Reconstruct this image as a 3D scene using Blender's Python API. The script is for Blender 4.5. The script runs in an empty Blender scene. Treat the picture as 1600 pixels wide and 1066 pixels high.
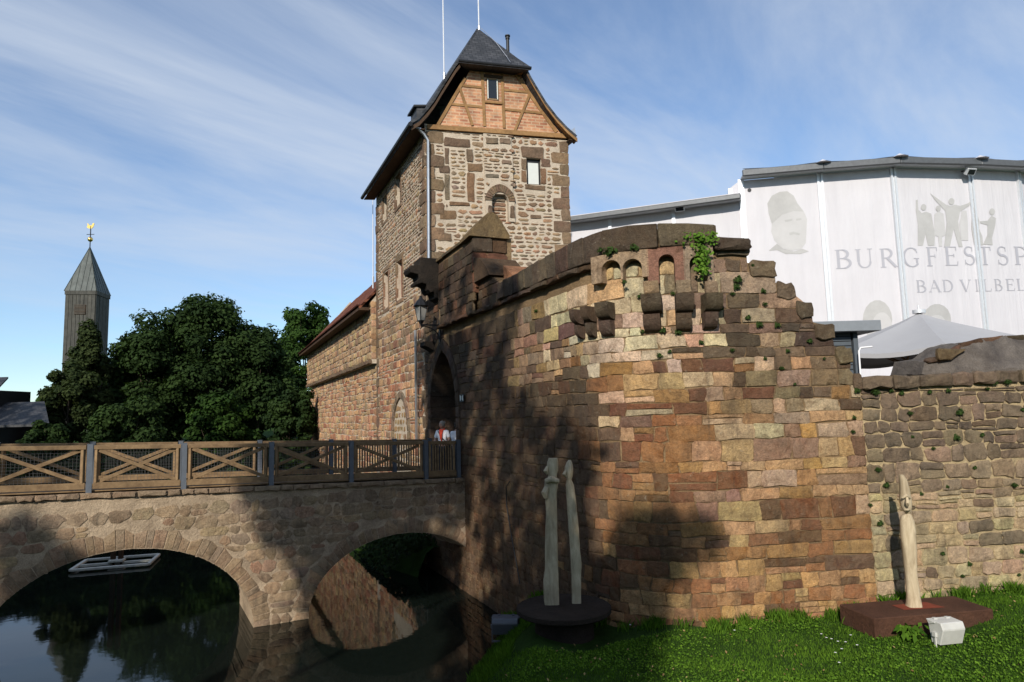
import bpy, bmesh, math, random
import numpy as np
from mathutils import Vector, Matrix
from math import sin, cos, pi, radians, sqrt, atan2

S = bpy.context.scene
COL = S.collection
# ------------------------------------------------------------------ camera
F_PX, CAMZ = 1050.0, 5.3
PITCH, ROLL = radians(6.25), radians(1.5)
CAM = Vector((0, 0, CAMZ))
FWD = Vector((0, cos(PITCH), sin(PITCH)))
_r0, _u0 = Vector((1, 0, 0)), Vector((0, -sin(PITCH), cos(PITCH)))
RGT = _r0 * cos(ROLL) - _u0 * sin(ROLL)
UPV = _r0 * sin(ROLL) + _u0 * cos(ROLL)
cam_d = bpy.data.cameras.new("camera")
cam = bpy.data.objects.new("camera", cam_d)
COL.objects.link(cam)
M = Matrix((RGT, UPV, -FWD)).transposed().to_4x4()
M.translation = CAM
cam.matrix_world = M
cam_d.sensor_width = 36.0
cam_d.lens = 36.0 * F_PX / 1600.0
cam_d.clip_end = 3000
cam_d.clip_start = 0.1
S.camera = cam

# ------------------------------------------------------------------ light
SUN_EL, SUN_AZ = radians(28), radians(17.6)      # sun behind the viewer, a little to the left
TO_SUN = Vector((-sin(SUN_AZ) * cos(SUN_EL), -cos(SUN_AZ) * cos(SUN_EL), sin(SUN_EL)))
sd = bpy.data.lights.new("sun", 'SUN')
sd.energy = 5.0
sd.angle = radians(0.5)
sd.color = (1.0, 0.93, 0.83)
so = bpy.data.objects.new("sun", sd)
so.rotation_euler = TO_SUN.to_track_quat('Z', 'Y').to_euler()
so.location = (-20, -60, 60)
COL.objects.link(so)

w = bpy.data.worlds.new("World")
S.world = w
w.use_nodes = True
nt = w.node_tree
nt.nodes.clear()
def N(nt, t, **kw):
    n = nt.nodes.new(t)
    for k, v in kw.items():
        setattr(n, k, v)
    return n
out = N(nt, 'ShaderNodeOutputWorld')
bg = N(nt, 'ShaderNodeBackground')
sky = N(nt, 'ShaderNodeTexSky', sky_type='NISHITA')
sky.sun_disc = False
sky.sun_elevation = SUN_EL
sky.sun_rotation = pi + SUN_AZ
sky.air_density = 1.0
sky.dust_density = 0.0
sky.ozone_density = 2.2
geo = N(nt, 'ShaderNodeTexCoord')
sep = N(nt, 'ShaderNodeSeparateXYZ')
nt.links.new(geo.outputs['Generated'], sep.inputs[0])
def mth(nt, op, a, b=None, clamp=False):
    n = N(nt, 'ShaderNodeMath', operation=op)
    n.use_clamp = clamp
    for i, x in enumerate((a, b)):
        if x is None: continue
        if isinstance(x, (int, float)): n.inputs[i].default_value = x
        else: nt.links.new(x, n.inputs[i])
    return n.outputs[0]
zc = mth(nt, 'ADD', mth(nt, 'MAXIMUM', sep.outputs[2], 0.0), 0.16)
cx = mth(nt, 'DIVIDE', sep.outputs[0], zc)
cy = mth(nt, 'DIVIDE', sep.outputs[1], zc)
cmb = N(nt, 'ShaderNodeCombineXYZ')
nt.links.new(cx, cmb.inputs[0]); nt.links.new(cy, cmb.inputs[1])
mp = N(nt, 'ShaderNodeMapping')
mp0 = N(nt, 'ShaderNodeMapping')
mp0.inputs['Rotation'].default_value = (0, 0, radians(-48))
nt.links.new(cmb.outputs[0], mp0.inputs[0])
mp.inputs['Scale'].default_value = (0.42, 1.35, 1)
mp.inputs['Location'].default_value = (3.3, 1.7, 0)
nt.links.new(mp0.outputs[0], mp.inputs[0])
n1 = N(nt, 'ShaderNodeTexNoise'); n1.inputs['Scale'].default_value = 1.5; n1.inputs['Detail'].default_value = 9; n1.inputs['Roughness'].default_value = 0.6; n1.inputs['Distortion'].default_value = 0.5
n2 = N(nt, 'ShaderNodeTexNoise'); n2.inputs['Scale'].default_value = 0.42; n2.inputs['Detail'].default_value = 3
nt.links.new(mp.outputs[0], n1.inputs[0]); nt.links.new(mp.outputs[0], n2.inputs[0])
cl = mth(nt, 'ADD', mth(nt, 'MULTIPLY', n1.outputs[0], 0.8), mth(nt, 'MULTIPLY', n2.outputs[0], 0.7))
mr = N(nt, 'ShaderNodeMapRange'); mr.inputs[1].default_value = 0.50; mr.inputs[2].default_value = 0.98; mr.inputs[3].default_value = 0.08; mr.inputs[4].default_value = 0.84
mr.interpolation_type = 'SMOOTHSTEP'
nt.links.new(cl, mr.inputs[0])
mx = N(nt, 'ShaderNodeMix', data_type='RGBA')
fade = N(nt, 'ShaderNodeMapRange'); fade.inputs[1].default_value = 0.02; fade.inputs[2].default_value = 0.34; fade.inputs[3].default_value = 0.25; fade.inputs[4].default_value = 1.0; fade.interpolation_type = 'SMOOTHSTEP'
nt.links.new(sep.outputs[2], fade.inputs[0])
nt.links.new(mth(nt, 'MULTIPLY', mr.outputs[0], fade.outputs[0]), mx.inputs[0])
tint = N(nt, 'ShaderNodeMix', data_type='RGBA', blend_type='MULTIPLY')
tint.inputs[0].default_value = 1.0
tint.inputs[7].default_value = (0.88, 1.05, 1.20, 1)
nt.links.new(sky.outputs[0], tint.inputs[6])
nt.links.new(tint.outputs[2], mx.inputs[6])
mx.inputs[7].default_value = (5.0, 5.6, 6.5, 1)
nt.links.new(mx.outputs[2], bg.inputs[0])
bg.inputs[1].default_value = 0.13
nt.links.new(bg.outputs[0], out.inputs[0])

S.view_settings.view_transform = 'Standard'
S.view_settings.look = 'None'
S.view_settings.exposure = 0
S.view_settings.gamma = 1
S.view_settings.use_curve_mapping = False
S.render.engine = 'CYCLES'
S.cycles.max_bounces = 6
S.cycles.diffuse_bounces = 2
S.cycles.glossy_bounces = 3
S.cycles.use_denoising = True

# ------------------------------------------------------------------ pixel helpers (photo is 1600 x 1066)
def ray(u, v):
    return FWD + RGT * ((u - 800) / F_PX) + UPV * ((533 - v) / F_PX)
def hit(u, v, p0, n):
    d = ray(u, v)
    p0 = Vector(p0); n = Vector(n)
    k = (p0 - CAM).dot(n) / d.dot(n)
    return CAM + d * k
def aty(u, v, y):
    return hit(u, v, (0, y, 0), (0, 1, 0))
def atz(u, v, z):
    return hit(u, v, (0, 0, z), (0, 0, 1))
def proj(p):
    q = Vector(p) - CAM
    d = q.dot(FWD)
    return 800 + F_PX * q.dot(RGT) / d, 533 - F_PX * q.dot(UPV) / d
def v3(xy, z=0.0):
    return Vector((xy[0], xy[1], z))

# ------------------------------------------------------------------ tagging
def tag(o, label=None, cat=None, group=None, kind=None):
    if label: o['label'] = label
    if cat: o['category'] = cat
    if group: o['group'] = group
    if kind: o['kind'] = kind
    return o
def empty(name, loc, label, cat, group=None, rz=0):
    o = bpy.data.objects.new(name, None)
    o.empty_display_size = 0.3
    o.location = loc
    o.rotation_euler = (0, 0, rz)
    COL.objects.link(o)
    return tag(o, label, cat, group)
def link(name, me, mat=None, parent=None):
    o = bpy.data.objects.new(name, me)
    if mat is not None:
        for m_ in (mat if isinstance(mat, (list, tuple)) else [mat]):
            me.materials.append(m_)
    COL.objects.link(o)
    if parent is not None:
        o.parent = parent
        wm = Matrix.Translation(parent.location) @ parent.rotation_euler.to_matrix().to_4x4()
        if parent.parent is not None:
            pp = parent.parent
            wm = Matrix.Translation(pp.location) @ pp.rotation_euler.to_matrix().to_4x4() @ parent.matrix_parent_inverse @ wm
        o.matrix_parent_inverse = wm.inverted()
    return o
def copy_tree(o, parent=None):
    c = o.copy()
    COL.objects.link(c)
    if parent is not None: c.parent = parent
    for ch in list(o.children): copy_tree(ch, c)
    return c
def mesh(name, verts, faces, cols=None, smooth=None):
    me = bpy.data.meshes.new(name)
    me.from_pydata([tuple(v) for v in verts], [], faces)
    if cols is not None: set_cols(me, cols)
    if smooth is not None:
        me.polygons.foreach_set('use_smooth', [True] * len(me.polygons))
        if smooth < 180: me.set_sharp_from_angle(angle=radians(smooth))
    me.update()
    return me
def set_cols(me, cols):
    a = me.color_attributes.new('Col', 'FLOAT_COLOR', 'POINT')
    c = np.ones((len(me.vertices), 4), dtype=np.float32)
    c[:, :3] = np.asarray(cols, dtype=np.float32)
    a.data.foreach_set('color', c.ravel())
class MB:
    """collects shapes for ONE mesh"""
    def __init__(self): self.v = []; self.f = []; self.c = []; self.col = (1, 1, 1)
    def add(self, vs, fs):
        o = len(self.v)
        self.v += [Vector(x) for x in vs]
        self.f += [tuple(i + o for i in f) for f in fs]
        self.c += [self.col] * len(vs)
        return self
    def box(self, c, sx, sy, sz, ax=None):
        """box centred at c, half sizes, ax = 3 axis vectors"""
        c = Vector(c)
        ax = ax or (Vector((1, 0, 0)), Vector((0, 1, 0)), Vector((0, 0, 1)))
        vs = []
        for k in (-1, 1):
            for j in (-1, 1):
                for i in (-1, 1):
                    vs.append(c + ax[0] * (sx * i) + ax[1] * (sy * j) + ax[2] * (sz * k))
        return self.add(vs, [(0, 2, 3, 1), (4, 5, 7, 6), (0, 1, 5, 4), (2, 6, 7, 3), (0, 4, 6, 2), (1, 3, 7, 5)])
    def bar(self, a, b, wd, ht, up=None):
        """rectangular bar from a to b"""
        a = Vector(a); b = Vector(b)
        d = b - a
        L = d.length
        d.normalize()
        up = Vector(up) if up is not None else Vector((0, 0, 1))
        if abs(d.dot(up)) > 0.95: up = Vector((0, 1, 0))
        sdir = d.cross(up).normalized()
        u2 = sdir.cross(d)
        return self.box((a + b) / 2, L / 2, wd / 2, ht / 2, (d, sdir, u2))
    def tube(self, pts, r, n=8, cap=True):
        pts = [Vector(p) for p in pts]
        rs = r if isinstance(r, (list, tuple)) else [r] * len(pts)
        vs, fs = [], []
        ref = None
        for i, p in enumerate(pts):
            d = (pts[min(i + 1, len(pts) - 1)] - pts[max(i - 1, 0)]).normalized()
            if ref is None:
                ref = Vector((0, 0, 1)) if abs(d.z) < 0.9 else Vector((1, 0, 0))
            s_ = d.cross(ref).normalized()
            t_ = s_.cross(d)
            ref = t_
            for k in range(n):
                a = 2 * pi * k / n
                vs.append(p + s_ * (cos(a) * rs[i]) + t_ * (sin(a) * rs[i]))
        for i in range(len(pts) - 1):
            for k in range(n):
                k2 = (k + 1) % n
                fs.append((i * n + k, i * n + k2, (i + 1) * n + k2, (i + 1) * n + k))
        if cap:
            fs.append(tuple(reversed(range(n))))
            fs.append(tuple(range((len(pts) - 1) * n, len(pts) * n)))
        return self.add(vs, fs)
    def lathe(self, c, prof, n=12):
        """prof: (radius, z) list"""
        c = Vector(c)
        vs, fs = [], []
        for (r, z) in prof:
            for k in range(n):
                a = 2 * pi * k / n
                vs.append(c + Vector((cos(a) * r, sin(a) * r, z)))
        for i in range(len(prof) - 1):
            for k in range(n):
                k2 = (k + 1) % n
                fs.append((i * n + k, i * n + k2, (i + 1) * n + k2, (i + 1) * n + k))
        fs.append(tuple(reversed(range(n))))
        fs.append(tuple(range((len(prof) - 1) * n, len(prof) * n)))
        return self.add(vs, fs)
    def prism(self, poly, vec):
        """polygon of 3D points pushed along vec"""
        n = len(poly)
        vec = Vector(vec)
        vs = [Vector(p) for p in poly] + [Vector(p) + vec for p in poly]
        fs = [tuple(reversed(range(n))), tuple(range(n, 2 * n))]
        fs += [(i, (i + 1) % n, n + (i + 1) % n, n + i) for i in range(n)]
        return self.add(vs, fs)
    def build(self, name, mat, parent=None, smooth=None, bevel=0, cols=False, weld=False):
        me = bpy.data.meshes.new(name)
        me.from_pydata([tuple(v) for v in self.v], [], self.f)
        if cols: set_cols(me, self.c)
        bm = bmesh.new(); bm.from_mesh(me)
        if weld: bmesh.ops.remove_doubles(bm, verts=bm.verts, dist=1e-4)
        bmesh.ops.recalc_face_normals(bm, faces=bm.faces)
        if bevel:
            bmesh.ops.bevel(bm, geom=list(bm.edges), offset=bevel, segments=1, affect='EDGES', clamp_overlap=True)
        bm.to_mesh(me); bm.free()
        if smooth is not None:
            me.polygons.foreach_set('use_smooth', [True] * len(me.polygons))
            if smooth < 180: me.set_sharp_from_angle(angle=radians(smooth))
        me.update()
        return link(name, me, mat, parent)

# ------------------------------------------------------------------ materials
ALB = 0.88
def s2l(r, g, b, k=1.0):
    k = k * ALB
    f = lambda c: ((c / 255) / 12.92 if c / 255 <= 0.04045 else ((c / 255 + 0.055) / 1.055) ** 2.4) * k
    return (f(r), f(g), f(b))
def newmat(name):
    m = bpy.data.materials.new(name)
    m.use_nodes = True
    t = m.node_tree
    b = t.nodes['Principled BSDF']
    return m, t, b
def noise(t, scale, detail=6, rough=0.6, vec=None, dist=0.0):
    n = N(t, 'ShaderNodeTexNoise')
    n.inputs['Scale'].default_value = scale
    n.inputs['Detail'].default_value = detail
    n.inputs['Roughness'].default_value = rough
    n.inputs['Distortion'].default_value = dist
    if vec is None:
        tc = N(t, 'ShaderNodeTexCoord')
        vec = tc.outputs['Object']
    t.links.new(vec, n.inputs['Vector'])
    return n.outputs[0]
def ramp(t, fac, stops):
    r = N(t, 'ShaderNodeValToRGB')
    e = r.color_ramp.elements
    e[0].position, e[0].color = stops[0][0], (*stops[0][1], 1)
    e[1].position, e[1].color = stops[-1][0], (*stops[-1][1], 1)
    for p, c in stops[1:-1]:
        x = e.new(p); x.color = (*c, 1)
    t.links.new(fac, r.inputs[0])
    return r.outputs[0]
def mixc(t, fac, a, b, mode='MIX'):
    m = N(t, 'ShaderNodeMix', data_type='RGBA', blend_type=mode)
    for i, x in ((0, fac), (6, a), (7, b)):
        if isinstance(x, (int, float)): m.inputs[i].default_value = x
        elif isinstance(x, tuple): m.inputs[i].default_value = (*x, 1)
        else: t.links.new(x, m.inputs[i])
    return m.outputs[2]
def bump(t, b, h, strength, dist=0.02):
    n = N(t, 'ShaderNodeBump')
    n.inputs['Strength'].default_value = strength
    n.inputs['Distance'].default_value = dist
    t.links.new(h, n.inputs['Height'])
    t.links.new(n.outputs[0], b.inputs['Normal'])
def wpos(t):
    g = N(t, 'ShaderNodeNewGeometry')
    return g.outputs['Position']
def m_stone(name, lichen=0.3, grime=0.5, blend=0.0, blend_hi=None, tints=((112, 72, 54), (176, 124, 80), (196, 160, 122), (172, 130, 98), (92, 76, 64))):
    """natural stone: colour from each stone's own attribute, grain, stains and lichen from noise"""
    m, t, b = newmat(name)
    at = N(t, 'ShaderNodeAttribute'); at.attribute_name = 'Col'
    p = wpos(t)
    f1 = noise(t, 4.2, 7, 0.7, p, 0.5)
    f2 = noise(t, 22, 8, 0.78, p, 0.3)
    f3 = noise(t, 1.1, 5, 0.6, p, 0.6)
    f4 = noise(t, 7.0, 6, 0.7, p, 0.4)
    c = mixc(t, 1.0, at.outputs[0], ramp(t, f1, [(0.28, (0.46, 0.41, 0.37)), (0.5, (1, 1, 1)), (0.72, (1.42, 1.36, 1.24))]), 'MULTIPLY')
    c = mixc(t, 1.0, c, ramp(t, f2, [(0.25, (0.5, 0.48, 0.46)), (0.52, (1.0, 1.0, 1.0)), (0.75, (1.5, 1.46, 1.38))]), 'MULTIPLY')
    c = mixc(t, 1.0, c, ramp(t, noise(t, 80, 4, 0.75, p), [(0.32, (0.62, 0.6, 0.58)), (0.5, (1, 1, 1)), (0.7, (1.3, 1.28, 1.25))]), 'MULTIPLY')
    if blend:
        tint = ramp(t, noise(t, 1.9, 7, 0.7, p, 1.0), [(0.28 + .11 * i_, s2l(*c_, .8)) for i_, c_ in enumerate(tints)])
        if blend_hi is not None:
            sz_ = N(t, 'ShaderNodeSeparateXYZ'); t.links.new(p, sz_.inputs[0])
            mr_ = N(t, 'ShaderNodeMapRange'); mr_.inputs[1].default_value = 3.4; mr_.inputs[2].default_value = 6.8; mr_.inputs[3].default_value = blend; mr_.inputs[4].default_value = blend_hi
            t.links.new(sz_.outputs[2], mr_.inputs[0]); blend = mr_.outputs[0]
        c = mixc(t, blend, c, mixc(t, 1.0, tint, ramp(t, noise(t, 17, 6, 0.7, p), [(0.3, (0.7, 0.68, 0.66)), (0.7, (1.25, 1.22, 1.18))]), 'MULTIPLY'))
    c = mixc(t, mth(t, 'MULTIPLY', ramp(t, f3, [(0.52, (0, 0, 0)), (0.72, (1, 1, 1))]), grime), c, (0.055, 0.045, 0.036))
    c = mixc(t, mth(t, 'MULTIPLY', ramp(t, f4, [(0.62, (0, 0, 0)), (0.72, (1, 1, 1))]), lichen), c, (0.40, 0.36, 0.27))
    sm = N(t, 'ShaderNodeMapping'); sm.inputs['Scale'].default_value = (5.5, 5.5, 0.55)
    t.links.new(p, sm.inputs[0])
    c = mixc(t, mth(t, 'MULTIPLY', ramp(t, noise(t, 1.0, 6, 0.65, sm.outputs[0], 0.4), [(0.54, (0, 0, 0)), (0.74, (1, 1, 1))]), grime * 1.1), c, (0.05, 0.042, 0.034))
    t.links.new(c, b.inputs['Base Color'])
    b.inputs['Roughness'].default_value = 0.92
    b.inputs['Specular IOR Level'].default_value = 0.2
    h = mth(t, 'ADD', mth(t, 'MULTIPLY', noise(t, 7, 10, 0.74, p, 0.3), 1.0), mth(t, 'MULTIPLY', noise(t, 38, 6, 0.75, p), 0.4))
    bump(t, b, h, 1.0, 0.075)
    return m
def m_mortar(name, c1, c2, stain=0.5):
    m, t, b = newmat(name)
    p = wpos(t)
    c = ramp(t, noise(t, 2.3, 7, 0.65, p), [(0.3, c1), (0.7, c2)])
    c = mixc(t, mth(t, 'MULTIPLY', ramp(t, noise(t, 0.9, 6, 0.65, p, 0.5), [(0.5, (0, 0, 0)), (0.7, (1, 1, 1))]), stain), c, (0.07, 0.055, 0.042))
    c = mixc(t, 1.0, c, ramp(t, noise(t, 40, 4, 0.7, p), [(0.3, (0.7, 0.7, 0.7)), (0.7, (1.2, 1.2, 1.2))]), 'MULTIPLY')
    t.links.new(c, b.inputs['Base Color'])
    b.inputs['Roughness'].default_value = 0.95
    b.inputs['Specular IOR Level'].default_value = 0.15
    bump(t, b, noise(t, 14, 8, 0.72, p), 0.9, 0.05)
    return m
def m_plain(name, c, rough=0.6, metal=0.0, var=0.15, scale=6, bmp=0.15, bscale=30, spec=0.4):
    m, t, b = newmat(name)
    p = N(t, 'ShaderNodeTexCoord').outputs['Object']
    k0, k1 = 1 - var, 1 + var
    col = mixc(t, 1.0, c, ramp(t, noise(t, scale, 6, 0.65, p), [(0.3, (k0, k0, k0)), (0.7, (k1, k1, k1))]), 'MULTIPLY')
    t.links.new(col, b.inputs['Base Color'])
    b.inputs['Roughness'].default_value = rough
    b.inputs['Metallic'].default_value = metal
    b.inputs['Specular IOR Level'].default_value = spec
    if bmp: bump(t, b, noise(t, bscale, 5, 0.6, p), bmp, 0.01)
    return m
def m_wood(name, c1, c2, sc=(3, 3, 40), axis_z=False, rough=0.75):
    m, t, b = newmat(name)
    tc = N(t, 'ShaderNodeTexCoord')
    mp = N(t, 'ShaderNodeMapping'); mp.inputs['Scale'].default_value = sc
    t.links.new(tc.outputs['Object'], mp.inputs[0])
    n = noise(t, 1.0, 7, 0.65, mp.outputs[0], 0.7)
    c = ramp(t, n, [(0.3, c1), (0.7, c2)])
    c = mixc(t, 1.0, c, ramp(t, noise(t, 1.3, 4, 0.6), [(0.3, (0.75, 0.75, 0.75)), (0.7, (1.2, 1.2, 1.2))]), 'MULTIPLY')
    t.links.new(c, b.inputs['Base Color'])
    b.inputs['Roughness'].default_value = rough
    b.inputs['Specular IOR Level'].default_value = 0.25
    bump(t, b, n, 0.5, 0.012)
    return m
def m_leaf(name, c1, c2, trans=0.3):
    m, t, b = newmat(name)
    at = N(t, 'ShaderNodeAttribute'); at.attribute_name = 'Col'
    c = mixc(t, at.outputs[2], c1, c2)
    b.inputs['Roughness'].default_value = 0.75
    b.inputs['Specular IOR Level'].default_value = 0.10
    t.links.new(c, b.inputs['Base Color'])
    tr = N(t, 'ShaderNodeBsdfTranslucent')
    t.links.new(mixc(t, 1.0, c, (1.5, 1.6, 0.7), 'MULTIPLY'), tr.inputs[0])
    mxs = N(t, 'ShaderNodeMixShader'); mxs.inputs[0].default_value = trans
    t.links.new(b.outputs[0], mxs.inputs[1]); t.links.new(tr.outputs[0], mxs.inputs[2])
    t.links.new(mxs.outputs[0], t.nodes['Material Output'].inputs[0])
    return m

MAT = {}
MAT['sandstone'] = m_stone('weathered sandstone', 0.4, 0.42, 0.33, 0.10)
MAT['curtainstone'] = m_stone('grey curtain wall stone', 0.4, 0.5, 0.30, None, ((98, 86, 78), (160, 140, 118), (208, 184, 152), (200, 172, 142), (122, 108, 98)))
MAT['towerstone'] = m_stone('tower rubble stone', 0.2, 0.3, 0.26, None, ((112, 94, 82), (170, 144, 120), (202, 174, 144), (194, 154, 128), (132, 114, 102)))
MAT['bridgestone'] = m_stone('bridge rubble stone', 0.35, 0.45, 0.66, None, ((130, 112, 96), (176, 152, 126), (198, 174, 146), (190, 160, 132), (154, 134, 116)))
MAT['mortar_red'] = m_mortar('ochre wall mortar', s2l(140, 114, 84, .7), s2l(176, 148, 112, .75), 0.5)
MAT['mortar_pale'] = m_mortar('pale lime mortar', (0.46, 0.38, 0.29), (0.57, 0.485, 0.375), 0.2)
MAT['mortar_grey'] = m_mortar('grey wall mortar', s2l(178, 156, 120, .85), s2l(206, 184, 144, .9), 0.3)
MAT['mortar_bridge'] = m_mortar('bridge mortar render', s2l(164, 144, 120, .98), s2l(202, 180, 152, 1.02), 0.40)
MAT['cap'] = m_mortar('mortar wall capping', s2l(92, 86, 82, .85), s2l(128, 120, 112, .85), 0.35)
MAT['darkstone'] = m_mortar('near black stone', s2l(34, 31, 28), s2l(54, 47, 41), 0.4)  # near-black tone for the vault, machicolation box and console
MAT['timber_rail'] = m_wood('railing timber', s2l(120, 96, 70, .84), s2l(164, 136, 100, .86), (5, 5, 5))
MAT['timber_gable'] = m_wood('oak frame timber', s2l(142, 106, 68, .88), s2l(172, 134, 88, .88), (6, 6, 6))
MAT['timber_dark'] = m_wood('dark timber', s2l(70, 52, 38, .8), s2l(95, 72, 52, .8), (6, 6, 6))
MAT['carved'] = m_wood('weathered carved oak', s2l(160, 142, 114, .95), s2l(206, 190, 160, 1.0), (9, 9, 2.2))
MAT['steel_grey'] = m_plain('galvanised steel post', s2l(112, 118, 126), 0.55, 0.4, 0.12)
MAT['zinc'] = m_plain('zinc pipe', (0.55, 0.56, 0.58), 0.35, 0.85, 0.1)
MAT['dark_metal'] = m_plain('dark painted metal', (0.02, 0.021, 0.023), 0.5, 0.3, 0.2)
MAT['wire'] = m_plain('wire mesh metal', (0.10, 0.10, 0.10), 0.5, 0.7, 0.1)
MAT['mast'] = m_plain('white flagpole paint', (0.75, 0.75, 0.76), 0.4, 0.0, 0.05)
MAT['fabric'] = m_plain('white tent fabric', (0.555, 0.543, 0.562), 0.75, 0.0, 0.03, 0.6, 0.12, 1.3, 0.2)
MAT['print'] = m_plain('pale grey fabric print', (0.40, 0.395, 0.385), 0.75, 0.0, 0.10, 1.2, 0.0)
MAT['print2'] = m_plain('light fabric print', (0.462, 0.455, 0.45), 0.75, 0.0, 0.06, 1.2, 0.0)
MAT['letter'] = m_plain('grey lettering print', (0.365, 0.365, 0.40), 0.75, 0.0, 0.03, 2, 0.0)
MAT['alu'] = m_plain('aluminium tent profile', (0.62, 0.64, 0.66), 0.4, 0.3, 0.06)
MAT['gutter'] = m_plain('grey tent gutter', (0.11, 0.115, 0.12), 0.5, 0.3, 0.15)
MAT['grey_paint'] = m_plain('grey painted board', (0.075, 0.09, 0.105), 0.6, 0.0, 0.12)
MAT['parasol'] = m_plain('pale grey parasol cloth', (0.345, 0.345, 0.355), 0.8, 0.0, 0.03, 1.5, 0.1, 4, 0.2)
MAT['plinth'] = m_mortar('red brown concrete', s2l(84, 58, 46, .8), s2l(108, 76, 60, .8), 0.35)
MAT['rust'] = m_plain('rusty red paint', s2l(128, 58, 36, .9), 0.9, 0, 0.25, 9)
MAT['white_lamp'] = m_plain('white lamp housing', (0.50, 0.50, 0.47), 0.45, 0.0, 0.08)
MAT['grey_lamp'] = m_plain('grey lamp housing', (0.10, 0.105, 0.12), 0.5, 0.2, 0.1)
MAT['skin'] = m_plain('skin', (0.42, 0.25, 0.18), 0.55, 0, 0.05)
MAT['tee'] = m_plain('white cotton', (0.78, 0.78, 0.80), 0.85, 0, 0.04)
MAT['red_cloth'] = m_plain('red cloth', (0.55, 0.06, 0.03), 0.85, 0, 0.08)
MAT['dark_cloth'] = m_plain('dark cloth', (0.03, 0.032, 0.045), 0.9, 0, 0.1)
MAT['hair_grey'] = m_plain('grey hair', (0.32, 0.27, 0.22), 0.7, 0, 0.2, 30)
MAT['hair_dark'] = m_plain('dark hair', (0.02, 0.014, 0.01), 0.6, 0, 0.2, 30)
MAT['gold'] = m_plain('gilded metal', (0.85, 0.55, 0.15), 0.25, 1.0, 0.05)
MAT['glass_dark'] = m_plain('dark window glass', (0.015, 0.017, 0.02), 0.08, 0.0, 0.05, bmp=0, spec=0.6)
MAT['glass_white'] = m_plain('white window panel', (0.58, 0.60, 0.56), 0.4, 0.0, 0.03)
MAT['bark'] = m_wood('tree bark', (0.035, 0.026, 0.018), (0.09, 0.07, 0.05), (6, 6, 1.5))
MAT['float'] = m_plain('weathered pale board', (0.55, 0.55, 0.48), 0.7, 0, 0.15)
MAT['leaf_dark'] = m_leaf('dark tree leaves', (0.011, 0.024, 0.007), (0.036, 0.064, 0.016), .2)
MAT['leaf_mid'] = m_leaf('green tree leaves', (0.014, 0.034, 0.007), (0.050, 0.098, 0.018), .22)
MAT['leaf_olive'] = m_leaf('olive tree leaves', (0.018, 0.030, 0.010), (0.052, 0.070, 0.022), .2)
MAT['leaf_ivy'] = m_leaf('bright ivy leaves', (0.05, 0.12, 0.012), (0.15, 0.27, 0.035))
MAT['leaf_moss'] = m_leaf('wall plant leaves', (0.02, 0.045, 0.010), (0.06, 0.10, 0.025))
MAT['grass'] = m_leaf('lawn grass', (0.034, 0.090, 0.008), (0.150, 0.275, 0.026), 0.35)
MAT['petal'] = m_plain('white petals', (0.8, 0.8, 0.78), 0.8, 0, 0.02, bmp=0)

def folds(m):
    t = m.node_tree; b = t.nodes['Principled BSDF']
    p = N(t, 'ShaderNodeTexCoord').outputs['Object']
    mp_ = N(t, 'ShaderNodeMapping'); mp_.inputs['Scale'].default_value = (1.6, 1.6, .16)
    t.links.new(p, mp_.inputs[0])
    bump(t, b, noise(t, 1.0, 4, 0.55, mp_.outputs[0], .4), 0.35, 0.25)
    bc = b.inputs['Base Color'].links[0].from_socket
    c = mixc(t, 1.0, bc, ramp(t, noise(t, 1.3, 5, 0.6, mp_.outputs[0], .3), [(0.3, (.95, .95, .955)), (0.7, (1.03, 1.03, 1.03))]), 'MULTIPLY')
    t.links.new(c, b.inputs['Base Color'])
folds(MAT['fabric'])
def m_soil():
    m, t, b = newmat('lawn soil')
    p = wpos(t)
    c = ramp(t, noise(t, 3, 8, 0.7, p), [(0.3, (0.016, 0.035, 0.006)), (0.6, (0.035, 0.075, 0.012)), (0.8, (0.06, 0.07, 0.03))])
    t.links.new(c, b.inputs['Base Color'])
    b.inputs['Roughness'].default_value = 1.0
    b.inputs['Specular IOR Level'].default_value = 0.1
    bump(t, b, noise(t, 25, 8, 0.7, p), 1.0, 0.06)
    return m
MAT['soil'] = m_soil()
def m_water():
    m, t, b = newmat('dark moat water')
    b.inputs['Base Color'].default_value = (0.006, 0.009, 0.007, 1)
    b.inputs['Roughness'].default_value = 0.03
    b.inputs['IOR'].default_value = 1.33
    b.inputs['Specular IOR Level'].default_value = 0.34
    p = wpos(t)
    mp = N(t, 'ShaderNodeMapping'); mp.inputs['Scale'].default_value = (1, 1, 1)
    t.links.new(p, mp.inputs[0])
    h = mth(t, 'ADD', noise(t, 1.2, 4, 0.5, mp.outputs[0]), mth(t, 'MULTIPLY', noise(t, 9, 3, 0.5, mp.outputs[0]), 0.12))
    bump(t, b, h, 0.12, 0.02)
    return m
MAT['water'] = m_water()
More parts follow.
